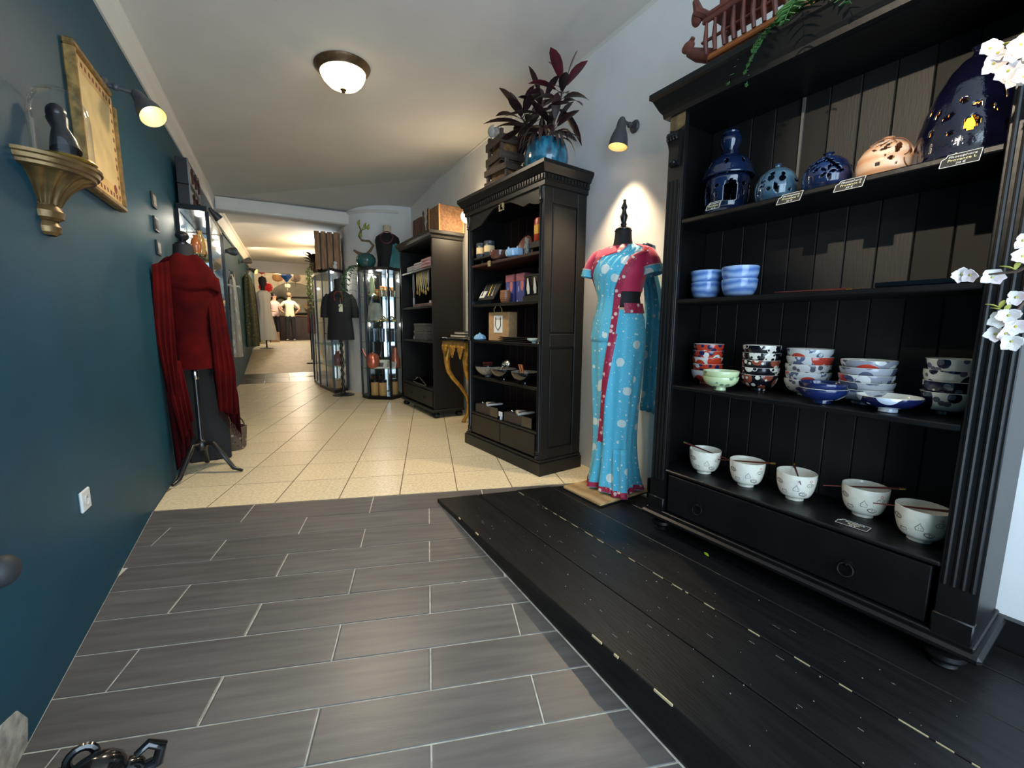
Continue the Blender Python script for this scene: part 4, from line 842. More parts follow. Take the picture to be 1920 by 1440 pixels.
# ------------------------------------------------------------------ sari mannequin
wb = thing('wooden_pallet', 'square base board of pale wood under the turquoise sari', 'board', (1.872, 2.075, .0135), R(4))
PALEW = bands('pale spruce board', (206, 168, 116), (176, 134, 84), 3, 'X', .5, 5, .1)
for i in range(4): MB().bbox(-.225, .225, -.175+i*.0875, -.175+(i+1)*.0875-.001, .006, .021, .0015).build('plank', PALEW, wb)
MB().box(-.228, .228, -.178, .178, 0, .006).build('underside', DW, wb)
SARI = spots('turquoise sari cloth with pale flowers', (84, 186, 212), [((214, 226, 220), 9, .27, .3, None), ((222, 230, 226), 27, .17, 1.7, None), ((226, 232, 230), 52, .13, 2.9, None)], .55, 0, .3, .3)
BORD = spots('crimson sari border with pale flowers', (160, 32, 66), [((226, 196, 186), 26, .30, .2, None), ((206, 80, 100), 60, .2, 1.2, None)], .5); BLOU = spots('crimson blouse cloth', (196, 28, 76), [((226, 150, 160), 12, .10, .6, None)], .6, 0, .3, .3); SILVB = mat('pale trim', (206, 190, 190), .5)
MBLK = mat('black mannequin cloth', (20, 20, 22), .7); MWOOD = mat('black turned wood', (26, 24, 23), .3, coat=.2)
sar = thing('sari_mannequin', 'black mannequin wearing a turquoise flowered sari with crimson blouse', 'mannequin', (1.90, 2.045, .0345), R(-62))
tor = [(.92, .150, .125, 0), (1.02, .168, .135, 0), (1.10, .160, .125, 0), (1.18, .132, .105, 0), (1.25, .122, .098, 0), (1.32, .138, .108, -.008), (1.40, .160, .125, -.018), (1.46, .165, .115, -.012), (1.51, .178, .095, 0), (1.545, .165, .075, .006), (1.565, .11, .062, .008), (1.58, .062, .055, .008)]
def tor_at(z, off=0):
    for a, c_ in zip(tor, tor[1:]):
        if a[0] <= z <= c_[0]:
            f = (z-a[0])/(c_[0]-a[0]); return tuple(a[i]+(c_[i]-a[i])*f for i in range(4))
    return tor[0] if z < tor[0][0] else tor[-1]
def tp(a, z, off=0):
    q = tor_at(z); return Vector(((q[1]+off)*math.cos(a), q[3]+(q[2]+off)*math.sin(a), z))
mb = MB(); mb.rings([[tp(2*PI*i/28, z) for i in range(28)] for z in (1.20, 1.25, 1.29)]); mb.build('mannequin_body', MBLK, sar, smooth=True)
mb = MB(); zz = [1.285, 1.32, 1.36, 1.40, 1.43, 1.46, 1.49, 1.51, 1.53, 1.545, 1.556, 1.566]; mb.rings([[tp(2*PI*i/36, z, .004) for i in range(36)] for z in zz], False, True); mb.build('blouse', BLOU, sar, smooth=True)
mb = MB(); mb.lathe([(.064, 1.560), (.058, 1.585), (.052, 1.62), (.050, 1.655), (.054, 1.662), (0, 1.666)], 24, (0, .008, 0)); mb.build('neck', MBLK, sar, smooth=True)
mb = MB(); mb.lathe([(.045, 1.662), (.048, 1.672), (.030, 1.682), (.016, 1.69), (.020, 1.70), (.014, 1.71), (.020, 1.73), (.024, 1.75), (.016, 1.765), (.012, 1.785), (.020, 1.80), (.014, 1.815), (.008, 1.83), (.010, 1.845), (0, 1.85)], 18, (0, .008, 0)); mb.build('neck_finial', MWOOD, sar, smooth=True)
for sx in (-1, 1):
    mb = MB(); path = [(sx*.120, .004, 1.525), (sx*.155, 0, 1.505), (sx*.182, -.005, 1.46), (sx*.196, -.01, 1.415)]; mb.tube(path, [.045, .052, .055, .057], 18); sl = mb.build('sleeve', BLOU, sar, smooth=True)
    mb = MB(); mb.tube([(sx*.1935, -.009, 1.430), (sx*.203, -.012, 1.385)], [.059, .060], 18, cap=False); mb.build('sleeve_cuff', SARI, sl, smooth=True); mb = MB(); mb.tube([(sx*.1925, -.009, 1.434), (sx*.1940, -.0092, 1.427)], [.060, .060], 18, cap=False); mb.build('cuff_trim', SILVB, sl, smooth=True)
# skirt: gathered, narrow at the knee, falling in pleats to the board
sk = [(1.175, .140, .112, 0, .0), (1.12, .158, .125, 0, .01), (1.02, .172, .140, 0, .02), (.90, .166, .142, 0, .03), (.72, .152, .135, .0, .045), (.52, .136, .120, .0, .06), (.34, .128, .110, .0, .075), (.22, .134, .118, .004, .09), (.12, .148, .130, .008, .10), (.05, .160, .146, .012, .12), (.018, .168, .152, .015, .12)]
def skp(a, z, off=0):
    for p, q in zip(sk, sk[1:]):
        if q[0] <= z <= p[0]:
            f = (z-p[0])/(q[0]-p[0]); r = [p[i]+(q[i]-p[i])*f for i in range(5)]; break
    w = 1+r[4]*(1.0*math.sin(7*a+z*2)+.8*math.sin(13*a-z*3)); return Vector(((r[1]*w+off)*math.cos(a), r[3]+(r[2]*w+off)*math.sin(a), z))
zz = [1.175, 1.12, 1.07, 1.02, .96, .90, .81, .72, .62, .52, .43, .34, .28, .22, .17, .12, .08, .05, .018]
mb = MB(); mb.rings([[skp(2*PI*i/72, z) for i in range(72)] for z in zz], True, True); mb.build('sari_skirt', SARI, sar, smooth=True, sharp=70)
def strip(name, m, curve, w, off, fn, n=24, parent=sar, th=.003):
    """band lying on a surface fn(a, z, off): curve(t) gives (a, z), w(t) the width in metres along the angle"""
    mb = MB(); r0 = []
    for i in range(n+1):
        t = i/n; a, z = curve(t); rr = .14; da = w/rr/2; r0.append([fn(a-da, z, off), fn(a-da/3, z, off+.001), fn(a+da/3, z, off+.001), fn(a+da, z, off), fn(a+da, z, off-th), fn(a-da, z, off-th)])
    mb.rings(r0); return mb.build(name, m, parent, smooth=True, sharp=60)
FR = -PI/2
strip('skirt_border', BORD, lambda t: (FR+.10-.62*t, 1.03-.70*t), .036, .007, skp)
mb = MB(); mb.rings([[skp(2*PI*i/72, z, .004) for i in range(72)] for z in (.055, .022)], False, False); mb.build('hem_border', BORD, sar, smooth=True)
# pleated drape across the chest to the (viewer's) right shoulder
rows = []
for i in range(25):
    t = i/24; z = .98+t*.588
    aL = FR-1.75+1.55*max(0, (t-.55)/.45)**1.1-.0; aR = FR+.10+.30*min(1, t*1.2)+.45*max(0, (t-.55)/.45)
    if t > .9: aR = FR+1.05+(t-.9)*2; aL = FR-.10+(t-.9)*3
    row = []
    for k in range(19):
        f = k/18; a = aL+(aR-aL)*f; row.append(skp(a, z, .004+.003*math.sin(k*2.1)) if z < 1.06 else (skp(a, z, .005).lerp(tp(a, z, .014), (z-1.06)/.1) if z < 1.16 else tp(a, min(z, 1.575), .014+.006*math.sin(k*2.1+z*6))))
    rows.append(row)
mb = MB(); vs_ = [p for r in rows for p in r]; mb._add(vs_, [(i*19+k, i*19+k+1, (i+1)*19+k+1, (i+1)*19+k) for i in range(24) for k in range(18)]); dp = mb.build('sari_drape', SARI, sar, smooth=True, sharp=80); md = dp.modifiers.new('cloth', 'SOLIDIFY'); md.thickness = .004
for side in (0, 1):
    mb = MB(); rr2 = []
    for i in range(25):
        if side == 1 and i < 13: continue
        r = rows[i]; e = r[-1] if side == 0 else r[0]; q = r[-4] if side == 0 else r[3]; d = (q-e); d = d.normalized()*.034; out = Vector((e.x, e.y, 0)).normalized()*.006
        rr2.append([e-d*.15+out, e+d*.5+out*1.2, e+d+out, e+d-out*.3, e-d*.15-out*.3])
    mb.rings(rr2); mb.build('drape_border', BORD, sar, smooth=True, sharp=60)
strip('waist_border', BORD, lambda t: (FR+.55+.95*t, 1.185+.03*t), .05, .012, lambda a, z, o: tp(a, z, o), 12)
mb = MB(); mb.rings([[tp(FR+.45+1.3*i/14, z, .013) for i in range(15)] for z in (1.155, 1.215)]+[[tp(FR+.45+1.3*i/14, z, .008) for i in range(15)] for z in (1.215, 1.155)], closed=False); mb.build('waist_band', BORD, sar, smooth=True)
# the long end hanging behind the shoulder
rows = []
for i in range(22):
    t = i/21; z = 1.56-t*1.03 if i > 2 else 1.572-.004*i; y = .02+.11*min(1, t*4); x0 = .085+.03*min(1, t*3); x1 = .165+.085*min(1, t*2.5)
    rows.append([Vector((x0+(x1-x0)*k/12, y+.016*math.sin(k*1.7+t*2)-.004*k*.3, z-.02*k/12*(i > 18))) for k in range(13)])
mb = MB(); mb._add([p for r in rows for p in r], [(i*13+k, i*13+k+1, (i+1)*13+k+1, (i+1)*13+k) for i in range(21) for k in range(12)]); dp = mb.build('sari_end', SARI, sar, smooth=True, sharp=80); md = dp.modifiers.new('cloth', 'SOLIDIFY'); md.thickness = .004
# pleat corner trailing on the board
mb = MB(); rows = [[Vector((.02+.10*k/6+.03*t, -.10-.05*t-.012*math.sin(k*1.9), .30*(1-t)**1.3+.004)) for k in range(7)] for t in [i/10 for i in range(11)]]
mb._add([p for r in rows for p in r], [(i*7+k, i*7+k+1, (i+1)*7+k+1, (i+1)*7+k) for i in range(10) for k in range(6)]); dp = mb.build('pleat_corner', SARI, sar, smooth=True); md = dp.modifiers.new('cloth', 'SOLIDIFY'); md.thickness = .004
mb = MB(); mb._add([p+Vector((0, -.003, .0015)) for r in rows[-3:] for p in r], [(i*7+k, i*7+k+1, (i+1)*7+k+1, (i+1)*7+k) for i in range(2) for k in range(6)]); dp = mb.build('pleat_border', BORD, sar, smooth=True); md = dp.modifiers.new('cloth', 'SOLIDIFY'); md.thickness = .003
# ------------------------------------------------------------------ plain black shelf further back
GA = R(3.8); GO = Vector((1.583, 4.796, 0)); GU = Vector((-math.sin(GA), math.cos(GA), 0)); GW = Vector((math.cos(GA), math.sin(GA), 0))
def GP(x, y, z): p = GO+GW*x+GU*y; return (p.x, p.y, z)
BLK3 = mat('soft black shelf paint', (19, 18, 16), .42, rgb2=(25, 23, 20), scale=3, bump=.05, bscale=40, spec=.35)
c2 = thing('open_shelf', 'plain black open shelf on bun feet beyond the gold console', 'shelf', tuple(GO), GA); W2, D2 = 1.145, .39
b2 = lambda mb, n, m=BLK3, p=c2, **k: mb.build(n, m, p, **k)
b2(MB().bbox(0, D2, 0, .03, .10, 2.10), 'side_panel'); b2(MB().bbox(0, D2, W2-.03, W2, .10, 2.10), 'side_panel')
for i in range(6): b2(MB().bbox(D2-.015, D2-.002, .03+i*.181, .03+(i+1)*.181-.002, .10, 2.10, .002), 'back_board', BLKM)
for z_ in (1.80, 1.345, .925): b2(MB().bbox(.008, D2-.016, .031, W2-.031, z_-.025, z_, .003), 'shelf_board')
b2(MB().bbox(.0, D2-.016, .031, W2-.031, .325, .35, .003), 'bottom_board')
d = b2(MB().bbox(-.006, .012, .05, W2-.05, .125, .315, .004), 'drawer', BLK3)
for y_ in (.33, .80): MB().bbox(-.022, -.006, y_-.035, y_+.035, .205, .225, .004).build('handle', IRON, d)
b2(MB().bbox(-.03, D2, -.03, W2+.03, .075, .105, .008), 'base_moulding')
prof = [(.0, 2.10), (.015, 2.105), (.02, 2.13), (.045, 2.15), (.05, 2.18), (.045, 2.185)]
mb = MB(); mb.rings([[Vector((-e, -e, z)), Vector((D2, -e, z)), Vector((D2, W2+e, z)), Vector((-e, W2+e, z))] for e, z in prof]); b2(mb, 'cornice')
for x_, y_ in ((.035, .035), (.035, W2-.035), (D2-.05, .035), (D2-.05, W2-.035)): b2(MB().lathe([(.03, 0), (.042, .012), (.048, .03), (.040, .05), (.028, .06), (.028, .076)], 16, (x_, y_, 0)), 'bun_foot', smooth=True)
def ga(x, y, z, nm, lab, cat, rz=0, g=None): return thing(nm, lab, cat, GP(x, y, z), GA+rz, g)
def fold_mesh(w, d, h, n=3):
    """stack edge of folded cloth: rounded layers"""
    mb = MB()
    for i in range(n):
        z0, z1 = h*i/n, h*(i+1)/n; mb.tube([(-w/2+.01, -d/2, (z0+z1)/2), (-w/2+.01, d/2, (z0+z1)/2)], h/n/2*.98, 8); mb.bbox(-w/2+.01, w/2, -d/2, d/2, z0+.001, z1-.001, .004)
    return mb
for i, (y_, c_, lab) in enumerate(((.80, (216, 216, 214), 'folded pale grey towel at the far end of the top shelf'), (.52, (226, 212, 214), 'folded rose white towel in the middle of the top shelf'), (.26, (214, 168, 168), 'folded pink towel at the near end of the top shelf'))):
    t = ga(.14, y_, 1.801, 'folded_towel', lab, 'towel', 0, 'folded towels'); fold_mesh(.24, .26, .07+.02*i, 3).build('cloth', mat('towel %d' % i, c_, .9, vary=.15, scale=25, bump=.3, bscale=90), t, smooth=True)
for i, y_ in enumerate((.80, .66, .58, .51, .44, .36, .28)):
    t = ga(.06, y_, 1.773, 'hanging_necklace', ['pale tassel necklace hanging at the far end of the shelf', 'gold bead necklace, first in the hanging row', 'gold bead necklace, second in the hanging row', 'gold bead necklace, third in the hanging row', 'brown bead necklace, fourth in the hanging row', 'gold bead necklace, fifth in the hanging row', 'dark bead necklace at the near end of the row'][i], 'necklace', 0, 'necklaces hanging from the shelf'); L_ = .30 if i == 0 else .20+.02*(i % 3)
    mb = MB(); mb.tube([(0, -.018, 0), (0, -.022, -L_*.6), (0, 0, -L_), (0, .022, -L_*.6), (0, .018, 0)], .005, 6); mb.build('chain', mat('necklace gold', (176, 148, 84), .35, metal=.6) if i not in (0, 4, 6) else mat('necklace pale', (150, 150, 146), .6), t, smooth=True)
    mb = MB(); mb.ball((0, 0, -L_-.02), .022, 10, 8, (.5, 1, 1.3)) if i else mb.bbox(-.006, .006, -.022, .022, -L_-.12, -L_, .004); mb.build('pendant', mat('pendant brass', (190, 160, 90), .3, metal=.6) if i else mat('pale blue tassel', (176, 190, 204), .8), t, smooth=True)
t = ga(.15, .45, 1.346, 'folded_shawl', 'flat folded pinkish shawl on the second shelf', 'shawl'); fold_mesh(.26, .50, .035, 2).build('cloth', mat('dusty pink cloth', (150, 118, 112), .9, vary=.25, scale=14), t, smooth=True)
t = ga(.09, .30, 1.346, 'price_card', 'white folded card on the pinkish shawl shelf', 'price card'); MB().box(-.002, .002, -.03, .03, 0, .07).build('card', mat('white card', (214, 216, 226), .6), t)
for i in range(2):
    t = ga(.14, .56, .926+i*.105, 'storage_box', ['lower', 'upper'][i]+' grey woven storage box on the third shelf', 'box', 0, 'grey storage boxes'); MB().bbox(-.10, .10, -.20, .20, 0, .08, .006).build('box_body', mat('grey woven', (74, 72, 70), .7, vary=.25, scale=40), t); MB().bbox(-.103, .103, -.203, .203, .075, .104, .005).build('box_lid', mat('grey woven', (74, 72, 70), .7), t)
t = ga(.10, .86, .926, 'figurine', 'small pale figurine left of the grey boxes', 'figurine'); MB().lathe([(.03, 0), (.035, .02), (.02, .06), (.028, .10), (.016, .13), (.02, .15), (0, .17)], 14).build('figure', mat('pale soapstone', (196, 184, 168), .5), t, smooth=True)
t = ga(.13, .55, .351, 'ring_binder', 'black glossy folder lying open on the bottom shelf', 'folder'); M_ = Matrix.Rotation(R(18), 4, 'X'); MB().bbox(-.12, .10, -.25, .0, .01, .03, .003, M_ @ Matrix.Translation((0, 0, .08))).build('cover', LACQ, t); MB().bbox(-.12, .10, -.02, .24, .0, .02, .003, Matrix.Rotation(R(-16), 4, 'X') @ Matrix.Translation((0, .0, .085))).build('cover', LACQ, t); MB().bbox(-.12, .12, -.26, .26, 0, .02, .003).build('back_cover', LACQ, t)
# on top of it
WICK = mat('woven cane', (156, 114, 80), .7, rgb2=(112, 78, 52), scale=45, bump=.6, bscale=70)
t = ga(.25, .16, 2.186, 'wicker_box', 'brown wicker box at the near end on top of the plain shelf', 'basket'); MB().bbox(-.15, .15, -.15, .15, 0, .30, .006).build('woven_body', WICK, t); 
for sx in (-1, 1):
    for sy in (-1, 1): MB().box(sx*.15-.008, sx*.15+.008, sy*.15-.008, sy*.15+.008, 0, .30).build('corner_binding', mat('cane edge', (190, 140, 88), .6), t)

CARV = mat('carved brown wood', (128, 84, 66), .6, vary=.35, scale=25, bump=.4, bscale=30)
t = ga(.20, .98, 2.186, 'carved_screen', 'carved reddish wooden panel standing on the plain shelf', 'panel'); MB().bbox(-.015, .015, -.15, .15, 0, .34, .004).build('board', CARV, t)
for q in range(3): MB().bbox(-.021, -.015, -.12+.085*q, -.055+.085*q, .04, .30, .003).build('relief', CARV, t)
for i, y_ in enumerate((.50, .58, .66, .74)):
    t = ga(.16+.03*(i % 2), y_, 2.186, 'wooden_spindle', ['first', 'second', 'third', 'fourth'][i]+' turned wooden spindle from the wicker box, upright', 'spindle', 0, 'turned spindles on the shelf'); MB().lathe([(.03, 0), (.03, .02), (.01, .03), (.016, .10), (.024, .16), (.010, .22), (.018, .27), (.008, .31+.03*(i % 2)), (.014, .33+.03*(i % 2)), (0, .36+.04*(i % 2))], 14).build('turning', mat('turned dark wood', (92, 64, 48), .5), t, smooth=True)
# globe wall lamp between the two shelves
t = thing('globe_lamp', 'small glowing globe wall lamp beside the dentil bookcase', 'wall lamp', (XR(4.55)-.002, 4.55, 2.43), 0)
MB().lathe([(.04, 0), (.04, .012), (.02, .02)], 18, (0, 0, 0), Matrix.Rotation(R(-90), 4, 'Y')).build('wall_plate', BRONZE, t, smooth=True); MB().tube([(-.01, 0, 0), (-.08, 0, .02), (-.12, 0, -.01), (-.12, 0, -.04)], .009, 8).build('arm', BRONZE, t, smooth=True); MB().lathe([(.02, -.03), (.032, -.05), (.03, -.055)], 16, (-.12, 0, 0)).build('holder', BRONZE, t, smooth=True); MB().ball((-.12, 0, -.115), .068, 20, 12).build('glass_globe', mat('opal glow', (255, 226, 170), .4, emit=7), t, smooth=True)
light('globe_lamp_light', 'POINT', (XR(4.55)-.12, 4.48, 2.22), 16, WARM, .06)

# ------------------------------------------------------------------ gilded console
GILT = mat('gilded wood', (206, 160, 66), .38, metal=.55, rgb2=(150, 104, 40), scale=18, bump=.35, bscale=40)
con = thing('console_table', 'gilded console table with curved legs and black top against the wall', 'table', (1.82, 4.18, 0), 0)
MB().bbox(-.26, .18, -.36, .34, .950, .985, .008).build('table_top', mat('black marble', (18, 17, 17), .12, vary=.3, scale=12, coat=.4), con)
mb = MB(); mb.bbox(-.235, .17, -.34, .315, .880, .949, .006); ap = mb.build('apron', GILT, con)
mb = MB()
for y_ in (-.22, 0, .24):
    for q in range(9):
        a = PI*q/8; mb.ball((-.238, y_+.055*math.cos(a), .885-.07*math.sin(a)*(1 if q % 2 else .7)), .020, 8, 6, (.5, 1, 1))
    mb.ball((-.238, y_, .86), .03, 10, 8, (.5, 1, 1.5)); mb.ball((-.238, y_, .80), .02, 8, 6, (.5, 1, 1.4))
cv = mb.build('carving', GILT, ap, smooth=True); tag(cv, kind='stuff')
for y_ in (-.29, .26):
    mb = MB(); pth = [(-.17, y_, .90), (-.185, y_, .83), (-.205, y_, .76), (-.20, y_, .69), (-.185, y_, .61), (-.13, y_, .52), (-.04, y_, .42), (.03, y_, .31), (.055, y_, .21), (.04, y_, .10), (.0, y_, .03), (-.012, y_, 0)]
    mb.tube(pth, [.040, .038, .034, .030, .026, .023, .021, .019, .018, .018, .022, .026], 10); mb.ball((-.20, y_, .71), .04, 10, 8, (.7, 1, 1.2)); lg = mb.build('leg', GILT, con, smooth=True)
for i in range(2):
    bk = thing('book', ['large black book lying on the gilded console', 'small black book on top of the large one on the console'][i], 'book', (1.80+.03*i, 4.30, .986+i*.031), R(6-9*i), 'books on the console'); w_ = .13-.02*i
    MB().bbox(-.12, w_, -.17, .17, 0, .004, .001).bbox(-.12, w_, -.17, .17, .026, .030, .001).bbox(w_-.004, w_, -.17, .17, 0, .03, .001).build('cover', mat('black book cloth', (20, 19, 19), .5), bk); MB().box(-.115, w_-.005, -.165, .165, .005, .025).build('pages', mat('pages', (206, 198, 178), .9), bk)

# ------------------------------------------------------------------ glass cabinets
FRAMEM = mat('black metal frame', (22, 24, 26), .3, metal=.5); GLASS = thin_glass('cabinet glass', (.93, .96, .96), .06); MIRR = mat('cabinet back mirror', (190, 196, 196), .08, metal=1)
def glass_cabinet(name, label, poly, H_, shelves, post=.014, back=(), cat='display cabinet', doors=()):
    cx_ = sum(p[0] for p in poly)/len(poly); cy_ = sum(p[1] for p in poly)/len(poly); t = thing(name, label, cat, (cx_, cy_, 0), 0); P = [(x-cx_, y-cy_) for x, y in poly]; n = len(P)
    sc2 = lambda k: [(x*k, y*k) for x, y in P]
    MB().prism(P, 0, .05).build('plinth', FRAMEM, t); MB().prism(P, H_-.045, H_).build('top', FRAMEM, t)
    for x, y in P: MB().box(x*.97-post, x*.97+post, y*.97-post, y*.97+post, .05, H_-.045).build('post', FRAMEM, t)
    for i in range(n):
        a, c_ = Vector((*sc2(.965)[i], 0)), Vector((*sc2(.965)[(i+1) % n], 0)); d_ = (c_-a).normalized(); nn = Vector((d_.y, -d_.x, 0))*.003; a2, c2_ = a+d_*.02, c_-d_*.02
        mb = MB(); mb._add([a2+Vector((0, 0, .06)), c2_+Vector((0, 0, .06)), c2_+Vector((0, 0, H_-.05)), a2+Vector((0, 0, H_-.05))], [(0, 1, 2, 3)]); pn = mb.build('back_panel' if i in back else 'glass_pane', MIRR if i in back else GLASS, t)
        if i in doors:
            mid = a.lerp(c_, .5); MB().box(-.008, .008, -.008, .008, .06, H_-.05).build('door_stile', FRAMEM, t, (mid.x, mid.y, 0)); MB().box(-.07, .07, -.006, .006, H_*.48, H_*.48+.012).build('door_handle', SILV, t, (mid.x-nn.x*4, mid.y-nn.y*4, 0), (0, 0, math.atan2(d_.y, d_.x)))
    for z in shelves: MB().prism(sc2(.93), z-.006, z).build('glass_shelf', thin_glass('shelf glass', (.82, .92, .90), .16), t)
    return t, (cx_, cy_)
g1, gc = glass_cabinet('display_cabinet', 'faceted black glass display cabinet below the teal vase', [(1.08, 6.76), (1.13, 6.55), (1.43, 6.33), (1.66, 6.52), (1.66, 6.90), (1.45, 6.94), (1.22, 6.94)], 1.95, (1.53, 1.16, .86, .46), back=(4, 5))
light('cabinet_light', 'POINT', (1.36, 6.60, 1.86), 9, (1.0, .94, .84), .03)
light('cabinet_light', 'POINT', (1.30, 6.55, 1.12), 2.5, (1.0, .94, .84), .03)
def gi(x, y, z, nm, lab, cat, g=None): return thing(nm, lab, cat, (x, y, z+.001), R(-25), g)
def lat(t, nm, prof, m, seg=18): MB().lathe(prof, seg, cap=False).build(nm, m, t, smooth=True)
t = gi(1.24, 6.55, 1.53, 'jade_figure', 'pale green jade figure on the top cabinet shelf', 'figurine'); lat(t, 'figure', [(.06, 0), (.065, .02), (.03, .05), (.045, .12), (.03, .20), (.036, .25), (0, .31)], mat('pale jade', (190, 200, 150), .3, coat=.4)); lat(t, 'base', [(.08, 0), (.08, .012), (.0, .014)], SILV)
for i in range(4):
    t = gi(1.36+.07*i, 6.47+.05*i*.6, 1.53, 'glass_cup', ['first', 'second', 'third', 'fourth'][i]+' clear glass cup from the jade figure', 'glass', 'clear glass cups'); lat(t, 'cup', [(.02, 0), (.026, .004), (.032, .09), (.030, .09), (.024, .008), (0, .008)], thin_glass('cup glass', (.9, .95, .95), .25)); lat(t, 'gilt_rim', [(.0322, .082), (.0322, .09)], GOLDM)
for i in range(4):
    t = gi(1.40+.055*i, 6.62+.03*i, 1.53, 'orange_box', ['first', 'second', 'third', 'fourth'][i]+' small orange box in the row behind the glass cups', 'box', 'orange boxes'); MB().bbox(-.022, .022, -.03, .03, 0, .16, .003).build('carton', mat('orange card', (214, 142, 70), .6), t); MB().bbox(-.0225, .0225, -.0305, .0305, .11, .13, .002).build('label_band', mat('cream paper', (222, 206, 170), .7), t)
t = gi(1.27, 6.53, 1.16, 'hanging_scarf_stand', 'pale grey scarf draped on a small stand in the glass cabinet', 'scarf'); MB().lathe([(.05, 0), (.01, .01), (.01, .26)], 12).build('stand', IRON, t); mb = MB(); mb.lathe([(.11, .02), (.10, .12), (.085, .22), (.07, .27), (.0, .28)], 40, flute=.09, nf=9, sy=.5); mb.build('cloth', mat('pale grey silk', (164, 168, 156), .6, vary=.2, scale=10), t, smooth=True)
for i, (x, y) in enumerate(((1.26, 6.50), (1.36, 6.44), (1.50, 6.50))):
    t = gi(x, y, 1.16, 'brass_ornament', ['left', 'middle', 'right'][i]+' curled brass ornament on the second cabinet shelf', 'ornament', 'brass ornaments'); mb = MB(); mb.torus((0, 0, .045), .032, .011, 18, 8, Matrix.Rotation(R(80), 4, 'X')); mb.torus((.04, 0, .03), .02, .009, 14, 8, Matrix.Rotation(R(60), 4, 'X')); mb.build('scroll', mat('old brass', (170, 148, 80), .3, metal=.8), t, smooth=True); lat(t, 'foot', [(.03, 0), (.03, .008), (0, .010)], IRON)
for i, (x, y) in enumerate(((1.25, 6.58), (1.36, 6.52), (1.48, 6.56), (1.56, 6.60))):
    t = gi(x, y, .86, 'grey_tumbler', ['first', 'second', 'third', 'fourth'][i]+' blue grey metal tumbler on the third cabinet shelf, counted from the left', 'tumbler', 'blue grey tumblers'); lat(t, 'cup', [(.03, 0), (.035, .005), (.04, .20), (.036, .20), (.03, .01), (0, .01)], mat('blue grey metal', (110, 120, 132), .25, metal=.7)); lat(t, 'band', [(.0395, .15), (.0405, .16)], SILV)
COPR = mat('pink copper', (206, 116, 92), .25, metal=.6)
t = gi(1.22, 6.56, .462, 'copper_pot', 'pink copper pot with lid at the left of the glass cabinet', 'pot'); lat(t, 'body', [(.05, 0), (.085, .03), (.10, .10), (.08, .20), (.05, .23), (0, .235)], COPR); lat(t, 'lid_knob', [(.016, .235), (.02, .25), (0, .265)], SILV); MB().tube([(-.09, 0, .16), (-.13, 0, .24), (-.15, 0, .30)], [.02, .014, .010], 8).build('spout', COPR, t, smooth=True)
t = gi(1.55, 6.55, .462, 'pink_jug', 'tall pink copper jug at the right of the glass cabinet', 'jug'); lat(t, 'body', [(.07, 0), (.08, .04), (.07, .14), (.035, .24), (.04, .30), (.036, .31), (0, .30)], COPR)
t = gi(1.36, 6.44, .462, 'open_book', 'open picture book leaning in the glass cabinet', 'book'); M_ = Matrix.Translation((0, 0, .0)) @ Matrix.Rotation(R(38), 4, 'X'); MB().bbox(-.16, .16, -.0, .19, .0, .010, .002, M_).build('pages', mat('book paper', (216, 212, 200), .7), t); MB().box(-.13, -.03, .03, .12, .0101, .0112, M_).build('photo_print', mat('grey photo', (96, 92, 84), .6, vary=.4, scale=30), t); MB().box(.02, .14, .03, .16, .0101, .0112, M_).build('photo_print', mat('grey photo pale', (186, 182, 172), .6, vary=.2, scale=30), t)
for i, (x, y) in enumerate(((1.24, 6.60), (1.34, 6.50), (1.52, 6.54))):
    t = gi(x, y, .051, 'candle_jar', ['left', 'middle', 'right'][i]+' tan candle jar with black lid on the cabinet floor', 'jar', 'tan candle jars'); lat(t, 'jar', [(.055, 0), (.058, .005), (.058, .20), (.052, .205), (0, .205)], mat('tan wax', (196, 150, 92), .5)); lat(t, 'lid', [(.060, .20), (.060, .235), (.05, .24), (0, .24)], IRON)
# on top of the faceted cabinet: vase with branch, bust
TEALV = mat('dark teal glaze', (52, 104, 98), .12, rgb2=(36, 72, 72), scale=8, coat=.7)
t = thing('teal_vase', 'squat dark teal vase with lobed belly on the faceted cabinet', 'vase', (1.18, 6.60, 1.9505), 0); MB().lathe([(.07, 0), (.11, .02), (.138, .08), (.135, .13), (.10, .18), (.05, .20), (.042, .195), (.08, .17), (0, .15)], 48, flute=.02, nf=12, cap=False).build('body', TEALV, t, smooth=True)
t = thing('branch_arrangement', 'twisted branch with yellow green buds standing in the teal vase', 'branch', (1.18, 6.60, 2.13), 0); WOODT = mat('driftwood', (128, 98, 68), .8, vary=.3, scale=20)
MB().tube([(.0, 0, .0), (.06, -.03, .06), (.10, -.05, .13), (.05, -.03, .19), (-.05, .02, .20), (-.08, .04, .26), (-.05, .03, .34), (-.08, .04, .42)], [.018, .02, .019, .016, .015, .016, .014, .006], 8).build('main_branch', WOODT, t, smooth=True)
MB().tube([(-.02, .01, .0), (-.10, .05, .02), (-.15, .09, .06)], [.02, .022, .016], 8).build('side_branch', WOODT, t, smooth=True)
for i, p in enumerate(((-.08, .04, .44), (.0, .0, .40), (.04, -.02, .38), (-.06, .03, .27))): MB().tube([(-.05, .03, .34), tuple(Vector(p)*.7+Vector((-.02, .01, .1))), p], [.006, .007, .012], 6).leaf(p, (.3, -.2, 1), .07, .04).ball(p, .022, 8, 6, (1, 1, 1.5)).build('bud', mat('yellow green bud', (150, 156, 70), .6), t, smooth=True)
bu = thing('dress_bust', 'dressmaker bust in black top standing on the faceted cabinet', 'bust', (1.50, 6.62, 1.9505), R(-20))
def torso_prof(t, name, m, rings_, seg=28): mb = MB(); mb.rings([[Vector((rx*math.cos(2*PI*i/seg), oy+ry*math.sin(2*PI*i/seg), z)) for i in range(seg)] for z, rx, ry, oy in rings_]); return mb.build(name, m, t, smooth=True)
